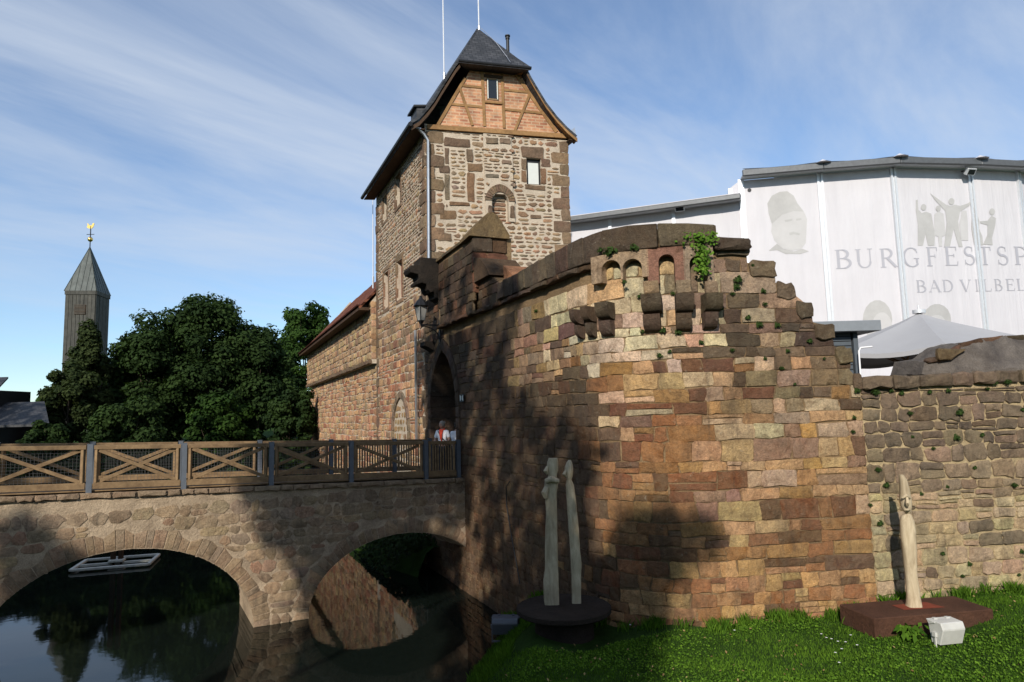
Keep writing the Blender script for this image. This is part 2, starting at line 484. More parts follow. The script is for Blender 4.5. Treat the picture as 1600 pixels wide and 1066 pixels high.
def m_slate(name, c1, c2, sc, rot=None):
    m, t, b = newmat(name)
    uv = N(t, 'ShaderNodeAttribute'); uv.attribute_name = 'UVx'
    br = N(t, 'ShaderNodeTexBrick')
    br.offset = 0.5
    br.inputs['Scale'].default_value = sc
    br.inputs['Color1'].default_value = (*c1, 1); br.inputs['Color2'].default_value = (*c2, 1)
    br.inputs['Mortar'].default_value = (*[x * .35 for x in c1], 1)
    br.inputs['Mortar Size'].default_value = 0.03
    br.inputs['Brick Width'].default_value = 0.6; br.inputs['Row Height'].default_value = 0.4
    t.links.new(uv.outputs['Vector'], br.inputs['Vector'])
    c = mixc(t, 1.0, br.outputs[0], ramp(t, noise(t, 2.5, 7, 0.7, wpos(t)), [(0.3, (0.6, 0.6, 0.6)), (0.7, (1.5, 1.45, 1.4))]), 'MULTIPLY')
    t.links.new(c, b.inputs['Base Color'])
    b.inputs['Roughness'].default_value = 0.6
    bump(t, b, br.outputs[1], -0.6, 0.02)
    return m
MAT['slate'] = m_slate('roof slate', (0.022, 0.024, 0.028), (0.045, 0.047, 0.052), 2.4)
MAT['tile'] = m_slate('red roof tile', s2l(112, 68, 52, .75), s2l(138, 90, 70, .75), 2.2)
MAT['tile'].node_tree.nodes['Principled BSDF'].inputs['Roughness'].default_value = 0.95; MAT['tile'].node_tree.nodes['Principled BSDF'].inputs['Specular IOR Level'].default_value = 0.1
MAT['brick'] = m_slate('orange brick infill', s2l(176, 114, 80, .82), s2l(210, 156, 114, .84), 1.0)
# brick joints pale
for n_ in MAT['brick'].node_tree.nodes:
    if n_.bl_idname == 'ShaderNodeTexBrick':
        n_.inputs['Mortar'].default_value = (*s2l(205, 170, 135, .8), 1)
        n_.inputs['Mortar Size'].default_value = 0.022
        n_.inputs['Brick Width'].default_value = 0.34; n_.inputs['Row Height'].default_value = 0.125

def set_uv(me, fn):
    a = me.attributes.new('UVx', 'FLOAT_VECTOR', 'POINT')
    vals = []
    for v in me.vertices:
        x, y = fn(v.co)
        vals += [x, y, 0.0]
    a.data.foreach_set('vector', vals)

# ------------------------------------------------------------------ surfaces that carry masonry
class Plane:
    def __init__(self, o, d, n):
        self.o = Vector((o[0], o[1], 0)); self.d = Vector((d[0], d[1], 0)).normalized(); self.n = Vector((n[0], n[1], 0)).normalized()
    def p(self, s, z, d=0.0):
        q = self.o + self.d * s + self.n * d
        return Vector((q.x, q.y, z))
    def at(self, u, v, d=0.0):
        h = hit(u, v, self.o + self.n * d, self.n)
        return (h - self.o).dot(self.d), h.z
    flat = True
class Path:
    """gate wall (straight), rounded corner, right hand wall (straight)"""
    flat = False
    def __init__(self, g0, dg, t1, R, b0, dr):
        self.g0 = Vector(g0); self.dg = Vector(dg).normalized(); self.t1 = t1; self.R = R
        self.dr = Vector(dr).normalized()
        a0, a1 = atan2(self.dg.y, self.dg.x), atan2(self.dr.y, self.dr.x)
        self.a0, self.turn = a0, a1 - a0
        self.L = R * self.turn
        p1 = self.g0 + self.dg * t1
        self.c = p1 + Vector((-self.dg.y, self.dg.x)) * R      # centre lies to the left of travel
        self.p2 = self.c + Vector((sin(a1), -cos(a1))) * R
    def base(self, q):
        if q <= self.t1:
            return self.g0 + self.dg * q, Vector((self.dg.y, -self.dg.x))
        if q <= self.t1 + self.L:
            a = self.a0 + (q - self.t1) / self.R
            n = Vector((sin(a), -cos(a)))
            return self.c + n * self.R, n
        return self.p2 + self.dr * (q - self.t1 - self.L), Vector((self.dr.y, -self.dr.x))
    def p(self, q, z, d=0.0):
        b, n = self.base(q)
        return Vector((b.x + n.x * d, b.y + n.y * d, z))
    def at(self, u, v, d=0.0):
        best = None
        bb = (533 - v) / F_PX
        q = -5.0
        while q < 24:
            p0 = self.p(q, 0, d) - CAM
            k = bb * FWD.z - UPV.z
            z = (p0.dot(UPV) - bb * p0.dot(FWD)) / k
            uu = proj(self.p(q, z, d))[0]
            e = abs(uu - u)
            if best is None or e < best[0]: best = (e, q, z)
            q += 0.02
        return best[1], best[2]

G0 = (-1.56, 21.0); DG = (0.405, -0.914); NG = (-0.914, -0.405)
B0 = (4.1, 13.0); DR = (0.9905, 0.1375)
CASTLE = Path(G0, DG, 7.25, 2.4, B0, DR)
BRIDGE = Plane(G0, (-0.874, -0.486), (0.486, -0.874))
T0 = (-3.13, 24.62)
E1 = Vector((0.970, 0.243)); E2 = Vector((-0.4051, 0.9143))
TFRONT = Plane(T0, E1, (0.243, -0.970))
TLEFT = Plane(T0, E2, (-0.9143, -0.4051))

# ------------------------------------------------------------------ masonry
def stone_geo(surf, quad, rng, joint=0.02, proud=0.04, cut=0.2, bev=0.02, jit=0.012, off=None):
    """quad: (s,z) corners bl, br, tr, tl. returns verts, faces"""
    bl, br, tr, tl = quad
    h = max(0.03, (tl[1] + tr[1] - bl[1] - br[1]) / 2)
    L = max(0.03, (br[0] + tr[0] - bl[0] - tl[0]) / 2)
    cs = (sum(p[0] for p in quad) / 4, sum(p[1] for p in quad) / 4)
    js, jz = min(joint, L * .3), min(joint, h * .3)
    def sh(p):
        return (p[0] + (js if p[0] < cs[0] else -js), p[1] + (jz if p[1] < cs[1] else -jz))
    bl, br, tr, tl = map(sh, quad)
    k = cut * min(h, L)
    ring = []
    cor = [bl, br, tr, tl]
    for i in range(4):
        p, nx, pv = cor[i], cor[(i + 1) % 4], cor[i - 1]
        def toward(a, b, dist):
            dx, dz = b[0] - a[0], b[1] - a[1]
            l = max(1e-6, sqrt(dx * dx + dz * dz))
            f = min(dist / l, 0.45)
            return (a[0] + dx * f, a[1] + dz * f)
        c1 = toward(p, pv, k * rng.uniform(.4, 1.3)); c2 = toward(p, nx, k * rng.uniform(.4, 1.3))
        ring += [c1, c2]
        mid = ((p[0] + nx[0]) / 2, (p[1] + nx[1]) / 2)
        ring.append(mid)
    J = min(jit, min(h, L) * .09)
    ring = [(a + rng.uniform(-J, J), b_ + rng.uniform(-J, J)) for a, b_ in ring]
    n = len(ring)
    o = off if off is not None else 0.0
    pr = o + proud * rng.uniform(.5, 1.35)
    tx, tz = rng.uniform(-1, 1) * min(.02, proud * .4), rng.uniform(-1, 1) * min(.02, proud * .4)
    vs = []
    for (a, b_) in ring: vs.append(surf.p(a, b_, o - 0.06))
    for (a, b_) in ring: vs.append(surf.p(a, b_, pr - bev))
    bi = min(bev * 1.3, .3 * min(h, L))
    for (a, b_) in ring:
        dx, dz = cs[0] - a, cs[1] - b_
        l = max(1e-6, sqrt(dx * dx + dz * dz))
        a2, b2 = a + dx * min(.5, bi / l), b_ + dz * min(.5, bi / l)
        e = pr + tx * (a2 - cs[0]) / L * 2 + tz * (b2 - cs[1]) / h * 2 + rng.uniform(-.25, .25) * bev
        vs.append(surf.p(a2, b2, e))
    # inner spine so long stones keep an uneven face
    m1 = (cs[0] - L * .18, cs[1]); m2 = (cs[0] + L * .18, cs[1])
    vs.append(surf.p(*m1, pr + rng.uniform(-.3, .7) * bev))
    vs.append(surf.p(*m2, pr + rng.uniform(-.3, .7) * bev))
    fs = []
    for i in range(n):
        j = (i + 1) % n
        fs.append((i, j, n + j, n + i))
        fs.append((n + i, n + j, 2 * n + j, 2 * n + i))
    A, B = 3 * n, 3 * n + 1
    for i in range(n):
        j = (i + 1) % n
        p, q = ring[i], ring[j]
        ms = (p[0] + q[0]) / 2
        use = A if ms < cs[0] - 1e-9 else B
        fs.append((2 * n + i, 2 * n + j, use))
    # close between the two spine points
    li = [i for i in range(n) if (ring[i][0] + ring[(i + 1) % n][0]) / 2 < cs[0] - 1e-9]
    for i in range(n):
        a_l, b_l = i in li, ((i + 1) % n) in li
        if a_l != b_l:
            v_ = 2 * n + (i + 1) % n
            fs.append((v_, A, B) if b_l is False else (v_, B, A))
    return vs, fs
class Masonry:
    """all stones of one thing; the 300 that show largest become parts, the rest one 'stuff' part"""
    def __init__(self, mat): self.items = []; self.mat = mat
    def add(self, vs, fs, col, rng, weight=None, name='stone'):
        cols = [tuple(c * rng.uniform(.9, 1.1) for c in col)] * len(vs)
        us = [proj(v) for v in vs[:len(vs)] if (Vector(v) - CAM).dot(FWD) > 0.5]
        if us:
            xs = [min(1650, max(-50, p[0])) for p in us]; ys = [min(1110, max(-50, p[1])) for p in us]
            w_ = (max(xs) - min(xs)) * (max(ys) - min(ys))
        else: w_ = 0
        self.items.append((w_, vs, fs, cols, name))
    def build(self, parent, limit=300, minpx=40):
        self.items.sort(key=lambda x: -x[0])
        rest_v, rest_f, rest_c = [], [], []
        count = {}
        for w_, vs, fs, cols, name in self.items:
            if count.get(name, 0) < limit and w_ >= minpx:
                me = mesh(name, vs, fs, cols, 38)
                link(name, me, self.mat, parent)
                count[name] = count.get(name, 0) + 1
            else:
                o = len(rest_v)
                rest_v += vs; rest_f += [tuple(i + o for i in f) for f in fs]; rest_c += cols
        if rest_v:
            me = mesh('small_stones', rest_v, rest_f, rest_c, 38)
            o = link('small_stones', me, self.mat, parent)
            o['kind'] = 'stuff'
def courses(mas, surf, inside, s0, s1, z0, z1, hfun, lfun, colf, rng, joint=.02, proud=.04, cut=.2, bev=.02, jit=.012, wob=.02, split=.12, offf=None, step=.02, minlen=.08):
    """lays stones in wavy courses wherever inside(s_array, z) is true"""
    grid = np.arange(s0, s1 + step / 2, step)
    def iv(z):
        m = inside(grid, z)
        out_, st = [], None
        for i, x in enumerate(m):
            if x and st is None: st = grid[i]
            if not x and st is not None: out_.append((st, grid[i - 1])); st = None
        if st is not None: out_.append((st, grid[-1]))
        return [a for a in out_ if a[1] - a[0] > minlen]
    z = z0
    k = 0
    ph = [rng.uniform(0, 6) for _ in range(6)]
    def wave(s, k):
        if wob == 0: return 0
        return wob * (sin(s * 1.7 + k * 2.1 + ph[0]) * .6 + sin(s * 4.1 + k * 1.3 + ph[1]) * .4)
    while z < z1 - .04:
        h = hfun(z, rng)
        zt = z + h
        if zt > z1 - .06: zt = z1
        i0, i1 = iv(z + .015), iv(zt - .015)
        prs = []
        if len(i0) == len(i1) and all(abs(a[0] - b[0]) < .6 and abs(a[1] - b[1]) < .6 for a, b in zip(i0, i1)):
            prs = list(zip(i0, i1))
        else:
            for a in i0:
                for b in i1:
                    lo, hi = max(a[0], b[0]), min(a[1], b[1])
                    if hi - lo > minlen: prs.append(((lo, hi), (lo, hi)))
        for (a0, b0), (a1, b1) in prs:
            lo, hi = max(a0, a1), min(b0, b1)
            cuts, x = [(a0, a1)], lo
            while True:
                l = lfun(z, rng, h)
                if x + l > hi - .45 * l: break
                x += l
                sk = rng.uniform(-.02, .02)
                cuts.append((x + sk, x - sk))
            cuts.append((b0, b1))
            for (sb0, st0), (sb1, st1) in zip(cuts[:-1], cuts[1:]):
                q = [(sb0, z + wave(sb0, k)), (sb1, z + wave(sb1, k)), (st1, zt + wave(st1, k + 1)), (st0, zt + wave(st0, k + 1))]
                quads = [q]
                if rng.random() < split and h > .16:
                    f = rng.uniform(.35, .65)
                    m0 = (q[0][0] + (q[3][0] - q[0][0]) * f, q[0][1] + (q[3][1] - q[0][1]) * f)
                    m1 = (q[1][0] + (q[2][0] - q[1][0]) * f, q[1][1] + (q[2][1] - q[1][1]) * f)
                    quads = [[q[0], q[1], m1, m0], [m0, m1, q[2], q[3]]]
                for qq in quads:
                    cs = sum(p[0] for p in qq) / 4; cz = sum(p[1] for p in qq) / 4
                    vs, fs = stone_geo(surf, qq, rng, joint, proud, cut, bev, jit, offf(cs, cz) if offf else None)
                    mas.add(vs, fs, colf(cs, cz, rng), rng)
        z = zt
        k += 1
def backing(surf, inside, s0, s1, z0, z1, thick, mat, parent, name='wall_core', dz=.1, ds=.25, front=-.012, frontf=None):
    """solid mortar core behind the stones"""
    mb = MB()
    step = .02
    grid = np.arange(s0, s1 + step / 2, step)
    def iv(z):
        m = inside(grid, z)
        out_, st = [], None
        for i, x in enumerate(m):
            if x and st is None: st = float(grid[i])
            if not x and st is not None: out_.append((st, float(grid[i - 1]))); st = None
        if st is not None: out_.append((st, float(grid[-1])))
        return out_
    nz = max(1, int(round((z1 - z0) / dz)))
    zs = [z0 + (z1 - z0) * i / nz for i in range(nz + 1)]
    for za, zb in zip(zs[:-1], zs[1:]):
        ia, ib = iv(za + .002), iv(zb - .002)
        if len(ia) != len(ib): ib = ia = iv((za + zb) / 2)
        for (a0, b0), (a1, b1) in zip(ia, ib):
            if surf.flat: n = 1 if frontf is None else max(1, int((b0 - a0) / .08))
            else: n = max(1, int(math.ceil((b0 - a0) / ds)))
            for i in range(n):
                f0, f1 = i / n, (i + 1) / n
                l0, r0, l1, r1 = a0 + (b0 - a0) * f0, a0 + (b0 - a0) * f1, a1 + (b1 - a1) * f0, a1 + (b1 - a1) * f1
                fr = front if frontf is None else frontf((l0 + r0) / 2, (za + zb) / 2)
                v = [surf.p(l0, za, fr), surf.p(r0, za, fr), surf.p(r1, zb, fr), surf.p(l1, zb, fr),
                     surf.p(l0, za, -thick), surf.p(r0, za, -thick), surf.p(r1, zb, -thick), surf.p(l1, zb, -thick)]
                fs = [(0, 1, 2, 3), (5, 4, 7, 6), (3, 2, 6, 7), (1, 0, 4, 5)]
                if i == 0 or (surf.flat and frontf): fs.append((4, 0, 3, 7))
                if i == n - 1 or (surf.flat and frontf): fs.append((1, 5, 6, 2))
                mb.add(v, fs)
    return mb.build(name, mat, parent, weld=True)
def slab(surf, pts, d0, d1, sub=None):
    """outline in (s,z) pushed from depth d0 to d1: verts, faces"""
    n = len(pts)
    vs = [surf.p(a, b, d1) for a, b in pts] + [surf.p(a, b, d0) for a, b in pts]
    fs = [tuple(range(n))] + [(i + n, (i + 1) % n + n, (i + 1) % n, i) for i in range(n)]
    return vs, fs
def voussoirs(mas, surf, inner, outer, d0, d1, colf, rng, gap=.012, name='stone'):
    """inner / outer: lists of matching points along the arch"""
    for i in range(len(inner) - 1):
        a, b, c, d = inner[i], inner[i + 1], outer[i + 1], outer[i]
        cs = ((a[0] + b[0] + c[0] + d[0]) / 4, (a[1] + b[1] + c[1] + d[1]) / 4)
        def pull(p):
            dx, dz = cs[0] - p[0], cs[1] - p[1]
            l = max(1e-6, sqrt(dx * dx + dz * dz))
            return (p[0] + dx * gap / l, p[1] + dz * gap / l)
        ext = d1 * rng.uniform(.85, 1.15)
        ring = [pull(p) for p in (a, b, c, d)]
        bvl = [(p[0] + (cs[0] - p[0]) * .12, p[1] + (cs[1] - p[1]) * .12) for p in ring]
        vs = [surf.p(*p, d0) for p in ring] + [surf.p(*p, ext - .015) for p in ring] + [surf.p(*p, ext) for p in bvl]
        fs = []
        for r in (0, 4):
            for k in range(4): fs.append((r + k, r + (k + 1) % 4, r + 4 + (k + 1) % 4, r + 4 + k))
        fs.append((8, 9, 10, 11))
        # orientation independent of winding
        mas.add(vs, fs, colf(cs[0], cs[1], rng), rng, name=name)
def pick(rng, pal):
    tot = sum(w for w, _ in pal)
    x = rng.uniform(0, tot)
    for w_, c in pal:
        x -= w_
        if x <= 0: return c
    return pal[-1][1]

# =================================================================== SETTING: land and water
def water_edge(y):
    return -1.25 + 0.02 * (y - 14) + 0.25 * sin(y * .8) + (0 if y > 12 else -(12 - y) * .32)
LAWN_RISE = 0.13
def lawn_z(x, y):
    e = x - water_edge(y)
    t = min(1, max(0, e / 1.9))
    z = -0.25 + 1.45 * t * t * (3 - 2 * t)
    z += 0.05 * sin(x * 1.3 + y * .7) + 0.04 * sin(x * 2.9 - y * 1.9)
    z += 0.035 * max(0, x - 4)
    z += 0.10 * max(0, y - 12) * (1 if x > 2 else 0) * min(1, max(0, x - 2))
    bx_, by_ = (x - 7.6) / 2.3, (y - 12.2) / 1.3
    z += LAWN_RISE * math.exp(-(bx_ * bx_ + by_ * by_) ** 2)
    if y < 7: z += (7 - y) * .33
    return min(z, 3.55)
gv, gf = [], []
nx, ny = 90, 100
for j in range(ny + 1):
    for i in range(nx + 1):
        x = -2.5 + 26 * (i / nx) ** 1.3; y = -14 + 33.5 * j / ny
        x += min(0, water_edge(y) + 1.0) * (1 - i / nx)
        gv.append((x, y, lawn_z(x, y)))
for j in range(ny):
    for i in range(nx):
        a = j * (nx + 1) + i
        gf.append((a, a + 1, a + nx + 2, a + nx + 1))
tag(link('lawn', mesh('lawn', gv, gf, None, 180), MAT['soil']), kind='structure')

g0v, dgv, ngv = Vector(G0), Vector(DG).normalized(), Vector(NG).normalized()
def land_z(x, y):
    r = Vector((x, y)) - g0v
    d, t = r.dot(ngv), r.dot(dgv)
    wob = 1.2 * sin(x * .21) + .8 * sin(y * .33)
    bank = min(1, max(0, (d - 12.5 - wob) / 5))
    bank = max(bank, min(1, max(0, (-t - 40) / 5)))
    if y < 6: bank = max(bank, min(1, max(0, (2 - y) / 6)) if x > -30 else 0)
    s = bank * bank * (3 - 2 * bank)
    z = -1.2 + 4.2 * s + s * .25 * sin(x * .15 + 1) * cos(y * .12)
    far = max(0, sqrt(x * x + y * y) - 70)
    z += min(6, far * .035) * s
    if y < -3 and x > -9: z = min(z, -1.2 + 1.0 * s) if x > -3 else z
    return z
lv, lf = [], []
def warp(i, n, a, b, c):
    t = i / n
    return a + (b - a) * t if abs(t) < 2 else 0
xs = sorted(set([-900, -600, -400, -260, -180, -130] + list(np.arange(-100, 61, 2.5)) + [80, 110, 160, 240, 400, 700, 1000]))
ys = sorted(set([-300, -150, -80, -50] + list(np.arange(-40, 101, 2.5)) + [120, 150, 200, 280, 400, 650, 1000, 1600]))
for y in ys:
    for x in xs: lv.append((x, y, land_z(x, y)))
for j in range(len(ys) - 1):
    for i in range(len(xs) - 1):
        a = j * len(xs) + i
        lf.append((a, a + 1, a + len(xs) + 1, a + len(xs)))
tag(link('ground', mesh('ground', lv, lf, None, 180), MAT['soil']), kind='structure')
me = mesh('moat_water', [(-110, -45, 0), (45, -45, 0), (45, 80, 0), (-110, 80, 0)], [(0, 1, 2, 3)])
tag(link('moat_water', me, MAT['water']), kind='structure')
# low overgrown bank at the foot of the tower and wing, behind the bridge
bv, bf = [], []
prof_b = [(-.3, .95), (.5, .85), (1.1, .66), (1.6, .25), (2.0, -.4)]
for i in range(61):
    t_ = -2.6 - i * .65
    for d_, z_ in prof_b:
        q_ = g0v + dgv * t_ + ngv * (d_ * (1 + .15 * sin(i * .7)) * min(1.0, .45 + i * .07))
        bv.append((q_.x, q_.y, z_ + .10 * sin(i * 1.1 + d_ * 2)))
for i in range(60):
    for j in range(4): bf.append((i * 5 + j, i * 5 + j + 1, i * 5 + j + 6, i * 5 + j + 5))
tag(link('bank', mesh('bank', bv, bf, None, 180), MAT['soil']), kind='structure')
# courtyard inside the castle
mb = MB()
inner = [CASTLE.p(q, 3.40, -1.2) for q in (-42, -20, -4, 3, 7.2, 8.5, 10.3, 14, 19)] + [Vector((34, 14.5, 3.4)), Vector((50, 40, 3.4)), Vector((30, 75, 3.4)), Vector((-12, 72, 3.4))]
mb.prism(inner, (0, 0, -4))
tag(mb.build('courtyard', MAT['cap']), kind='structure')

# =================================================================== CASTLE GATE WALL AND ROUND BASTION
rng = random.Random(11)
PK = {}
def pk(u, v, d=0.0):
    if (u, v, d) not in PK: PK[(u, v, d)] = CASTLE.at(u, v, d)
    return PK[(u, v, d)]
q_par0 = pk(822, 420)[0]
STEPS = [(1111, 355, 1165, 374), (1165, 374, 1168, 408), (1168, 408, 1212, 411), (1212, 441, 1240, 446), (1240, 471, 1269, 476), (1269, 506, 1302, 510), (1302, 545, 1327, 548), (1330, 583, 1352, 588)]
qq = [pk(u, v) for u, v in ((960, 361), (1111, 357), (1165, 376), (1209, 411), (1238, 444), (1268, 474), (1300, 508), (1326, 545), (1342, 586))]
Z_PAR = 8.86
prof = [(-4.2, 9.55), (-1.91, 9.55), (-1.9, 10.62), (1.5, 10.62), (1.51, 9.75), (2.3, 9.35), (3.3, Z_PAR - .05), (qq[0][0], qq[0][1])]
last = qq[0]
prof.append((qq[1][0], qq[1][1]))
for a, b in zip(qq[1:-1], qq[2:]):
    prof.append((a[0] + .005, b[1])); prof.append((b[0], b[1]))
Q_END = qq[-1][0]
px_ = np.array([p[0] for p in prof]); pz_ = np.array([p[1] for p in prof])
ARC_C, ARC_W, ARC_ZS, ARC_H = -2.0, 1.42, 5.6, 1.95
def parch(z, w_, H, zs):
    if z <= zs: return w_
    R = (w_ * w_ + H * H) / (2 * w_)
    dz = z - zs
    if dz >= H: return 0
    return max(0, sqrt(R * R - dz * dz) - (R - w_))
FR = .30
def castle_core(q, z):
    m = np.interp(q, px_, pz_) > z
    return m & ~(np.abs(q - ARC_C) < parch(z, ARC_W, ARC_H, ARC_ZS)) if z > 3.3 else m
FRZ_Q0, FRZ_Q1 = pk(926, 400, .0)[0], pk(1112, 400)[0]
def castle_stones(q, z):
    m = np.interp(q, px_, pz_) > z
    if z > 3.3: m &= ~(np.abs(q - ARC_C) < parch(z, ARC_W + FR, ARC_H + FR * 1.35, ARC_ZS))
    if 8.22 < z < 8.36: m &= ~((q > -1.9) & (q < 8.0))          # string course sits here
    if z > 8.36: m &= ~((q > 3.3) & (q < qq[1][0]))               # coping blocks
    return m
castle = empty('castle_wall', CASTLE.p(3, 0), 'tall sandstone castle gate wall with pointed arch and rounded bastion whose top is broken into steps', 'castle wall')
tan = s2l(182, 148, 106, .7); gold = s2l(172, 132, 84, .7); orange = s2l(152, 106, 66, .7); purple = s2l(142, 108, 96, .7)
redb = s2l(128, 86, 68, .7); greytan = s2l(170, 148, 122, .74); dgrey = s2l(86, 76, 67, .7); dbrown = s2l(92, 70, 54, .7); pink = s2l(186, 150, 124, .72); pale = s2l(200, 180, 148, .72)
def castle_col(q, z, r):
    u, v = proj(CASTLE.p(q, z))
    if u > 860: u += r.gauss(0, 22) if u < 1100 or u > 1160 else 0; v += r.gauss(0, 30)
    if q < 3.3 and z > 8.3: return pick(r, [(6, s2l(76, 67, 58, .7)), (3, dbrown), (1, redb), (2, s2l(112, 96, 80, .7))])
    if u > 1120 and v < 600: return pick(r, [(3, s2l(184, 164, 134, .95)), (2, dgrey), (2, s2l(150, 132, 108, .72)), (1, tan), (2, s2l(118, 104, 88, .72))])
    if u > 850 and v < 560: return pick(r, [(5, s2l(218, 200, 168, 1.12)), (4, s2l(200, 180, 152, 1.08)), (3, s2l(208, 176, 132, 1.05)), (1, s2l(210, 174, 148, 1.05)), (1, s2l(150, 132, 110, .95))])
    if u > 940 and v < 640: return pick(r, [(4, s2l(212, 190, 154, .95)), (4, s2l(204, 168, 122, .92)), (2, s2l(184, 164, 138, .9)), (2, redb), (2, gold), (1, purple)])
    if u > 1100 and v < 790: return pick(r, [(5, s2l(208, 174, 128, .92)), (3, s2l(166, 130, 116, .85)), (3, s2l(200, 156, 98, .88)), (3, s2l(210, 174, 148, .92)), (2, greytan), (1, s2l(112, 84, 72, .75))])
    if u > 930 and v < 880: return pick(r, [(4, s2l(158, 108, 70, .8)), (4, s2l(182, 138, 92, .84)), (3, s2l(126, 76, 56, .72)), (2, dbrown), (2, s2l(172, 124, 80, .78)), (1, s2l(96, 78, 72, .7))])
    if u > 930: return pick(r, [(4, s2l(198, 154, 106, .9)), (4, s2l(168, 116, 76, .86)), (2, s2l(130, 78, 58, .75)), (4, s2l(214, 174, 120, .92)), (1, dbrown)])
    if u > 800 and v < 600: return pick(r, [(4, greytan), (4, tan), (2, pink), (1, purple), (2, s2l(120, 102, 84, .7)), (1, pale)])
    return pick(r, [(5, s2l(92, 82, 72, .52)), (3, s2l(88, 72, 59, .52)), (1, s2l(108, 76, 62, .52)), (3, s2l(122, 106, 88, .55))])  # dark brown weathered gate wall stones, darkened further to deepen the tree shade
def castle_h(z, r):
    if z < 1.8: return r.uniform(.17, .25)
    if z < 3.1: return r.uniform(.19, .30)
    if z < 8.2: return r.choice((r.uniform(.17, .26), r.uniform(.27, .40), r.uniform(.30, .42)))
    return r.uniform(.27, .36)
def castle_l(z, r, h):
    if z < 2: return r.uniform(.24, .5)
    return r.choice((r.uniform(.22, .42), r.uniform(.4, .68), r.uniform(.55, .95)))
def castle_off(q, z):
    if -1.9 < q < 1.5 and z > 8.3: return .14
    return 0.0
mas = Masonry(MAT['sandstone'])
# lower and middle courses stop under the string course so joints run level
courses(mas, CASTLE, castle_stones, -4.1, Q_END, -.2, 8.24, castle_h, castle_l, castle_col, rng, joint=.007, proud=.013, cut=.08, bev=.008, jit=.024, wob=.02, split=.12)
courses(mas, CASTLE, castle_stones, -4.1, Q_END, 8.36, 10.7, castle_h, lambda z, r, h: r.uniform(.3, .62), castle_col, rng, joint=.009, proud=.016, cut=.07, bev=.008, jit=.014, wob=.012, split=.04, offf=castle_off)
# string course
zz = 8.24
q = -1.9
while q < 7.9:
    l = min(rng.uniform(.5, .95), 8.0 - q)
    off = .14 if q < 1.4 else .06
    vs, fs = stone_geo(CASTLE, [(q, zz), (q + l, zz), (q + l, zz + .13), (q, zz + .13)], rng, .006, .10, .12, .03, .008, off)
    mas.add(vs, fs, pick(rng, [(3, dgrey), (2, dbrown)]), rng, name='string_course_stone')
    q += l
# coping on the parapet, big dark blocks
q = 3.3
qe = qq[1][0]
while q < qe - .05:
    l = rng.uniform(.34, .6) if q < 7.9 else rng.uniform(.75, 1.1)
    if q + l > qe - .3: l = qe - q
    zt0, zt1 = np.interp(q, px_, pz_), np.interp(q + l, px_, pz_)
    zb = 8.38 if q < 7.9 else 8.46
    nsub = 1 if q < 7.2 else 3
    vs, fs = stone_geo(CASTLE, [(q, zb), (q + l, zb), (q + l, zt1 + .02), (q, zt0 + .02)], rng, .005, .05, .07, .014, .014, .10 if q < 7.9 else .17)
    mas.add(vs, fs, pick(rng, [(4, s2l(98, 89, 79, .74)), (3, s2l(88, 78, 69, .74)), (2, s2l(116, 104, 90, .74))]), rng, name='coping_stone')
    q += l
# the loose block jutting out at the right end of the parapet
a, b = pk(1111, 383), pk(1166, 377)
vs, fs = stone_geo(CASTLE, [(a[0], b[1] - .22), (b[0] + .03, b[1] - .22), (b[0] + .05, b[1] + .03), (a[0], b[1] + .05)], rng, .006, .08, .2, .04, .02, .1)
mas.add(vs, fs, dgrey, rng, name='coping_stone')
# top slabs of every broken step
for (a, b) in zip(qq[1:-1], qq[2:]):
    vs, fs = stone_geo(CASTLE, [(a[0] + .02, b[1] - .30), (b[0] + rng.uniform(0, .06), b[1] - .30), (b[0] + .02, b[1] + .03), (a[0] + .02, b[1] + .04)], rng, .01, .04, .16, .016, .035, .03)
    mas.add(vs, fs, pick(rng, [(2, s2l(104, 94, 82, .75)), (2, s2l(136, 120, 100, .75))]), rng)
# arch frame of dressed stones
inn, outr = [], []
nA = 9
for i in range(7):
    z = 3.45 + (ARC_ZS - 3.45) * i / 6
    inn.append((ARC_C - ARC_W, z)); outr.append((ARC_C - ARC_W - FR, z))
for sgn in (-1, 1):
    pts_i, pts_o = [], []
    for i in range(7):
        z = 3.45 + (ARC_ZS - 3.45) * i / 6
        pts_i.append((ARC_C + sgn * (ARC_W - .035), z)); pts_o.append((ARC_C + sgn * (ARC_W + FR), z))
    for i in range(1, 8):
        f = sin(i / 7 * pi / 2)
        z = ARC_ZS + ARC_H * f; zo = ARC_ZS + (ARC_H + FR * 1.35) * f
        pts_i.append((ARC_C + sgn * max(0, parch(z - 1e-6, ARC_W, ARC_H, ARC_ZS) - .035), z - .02))
        pts_o.append((ARC_C + sgn * parch(zo - 1e-6, ARC_W + FR, ARC_H + FR * 1.35, ARC_ZS), zo))
    voussoirs(mas, CASTLE, pts_i, pts_o, -1.12, .06, lambda a, b, r: pick(r, [(1, s2l(70, 66, 62, .7)), (1, s2l(84, 76, 70, .7))]), rng, name='arch_stone')
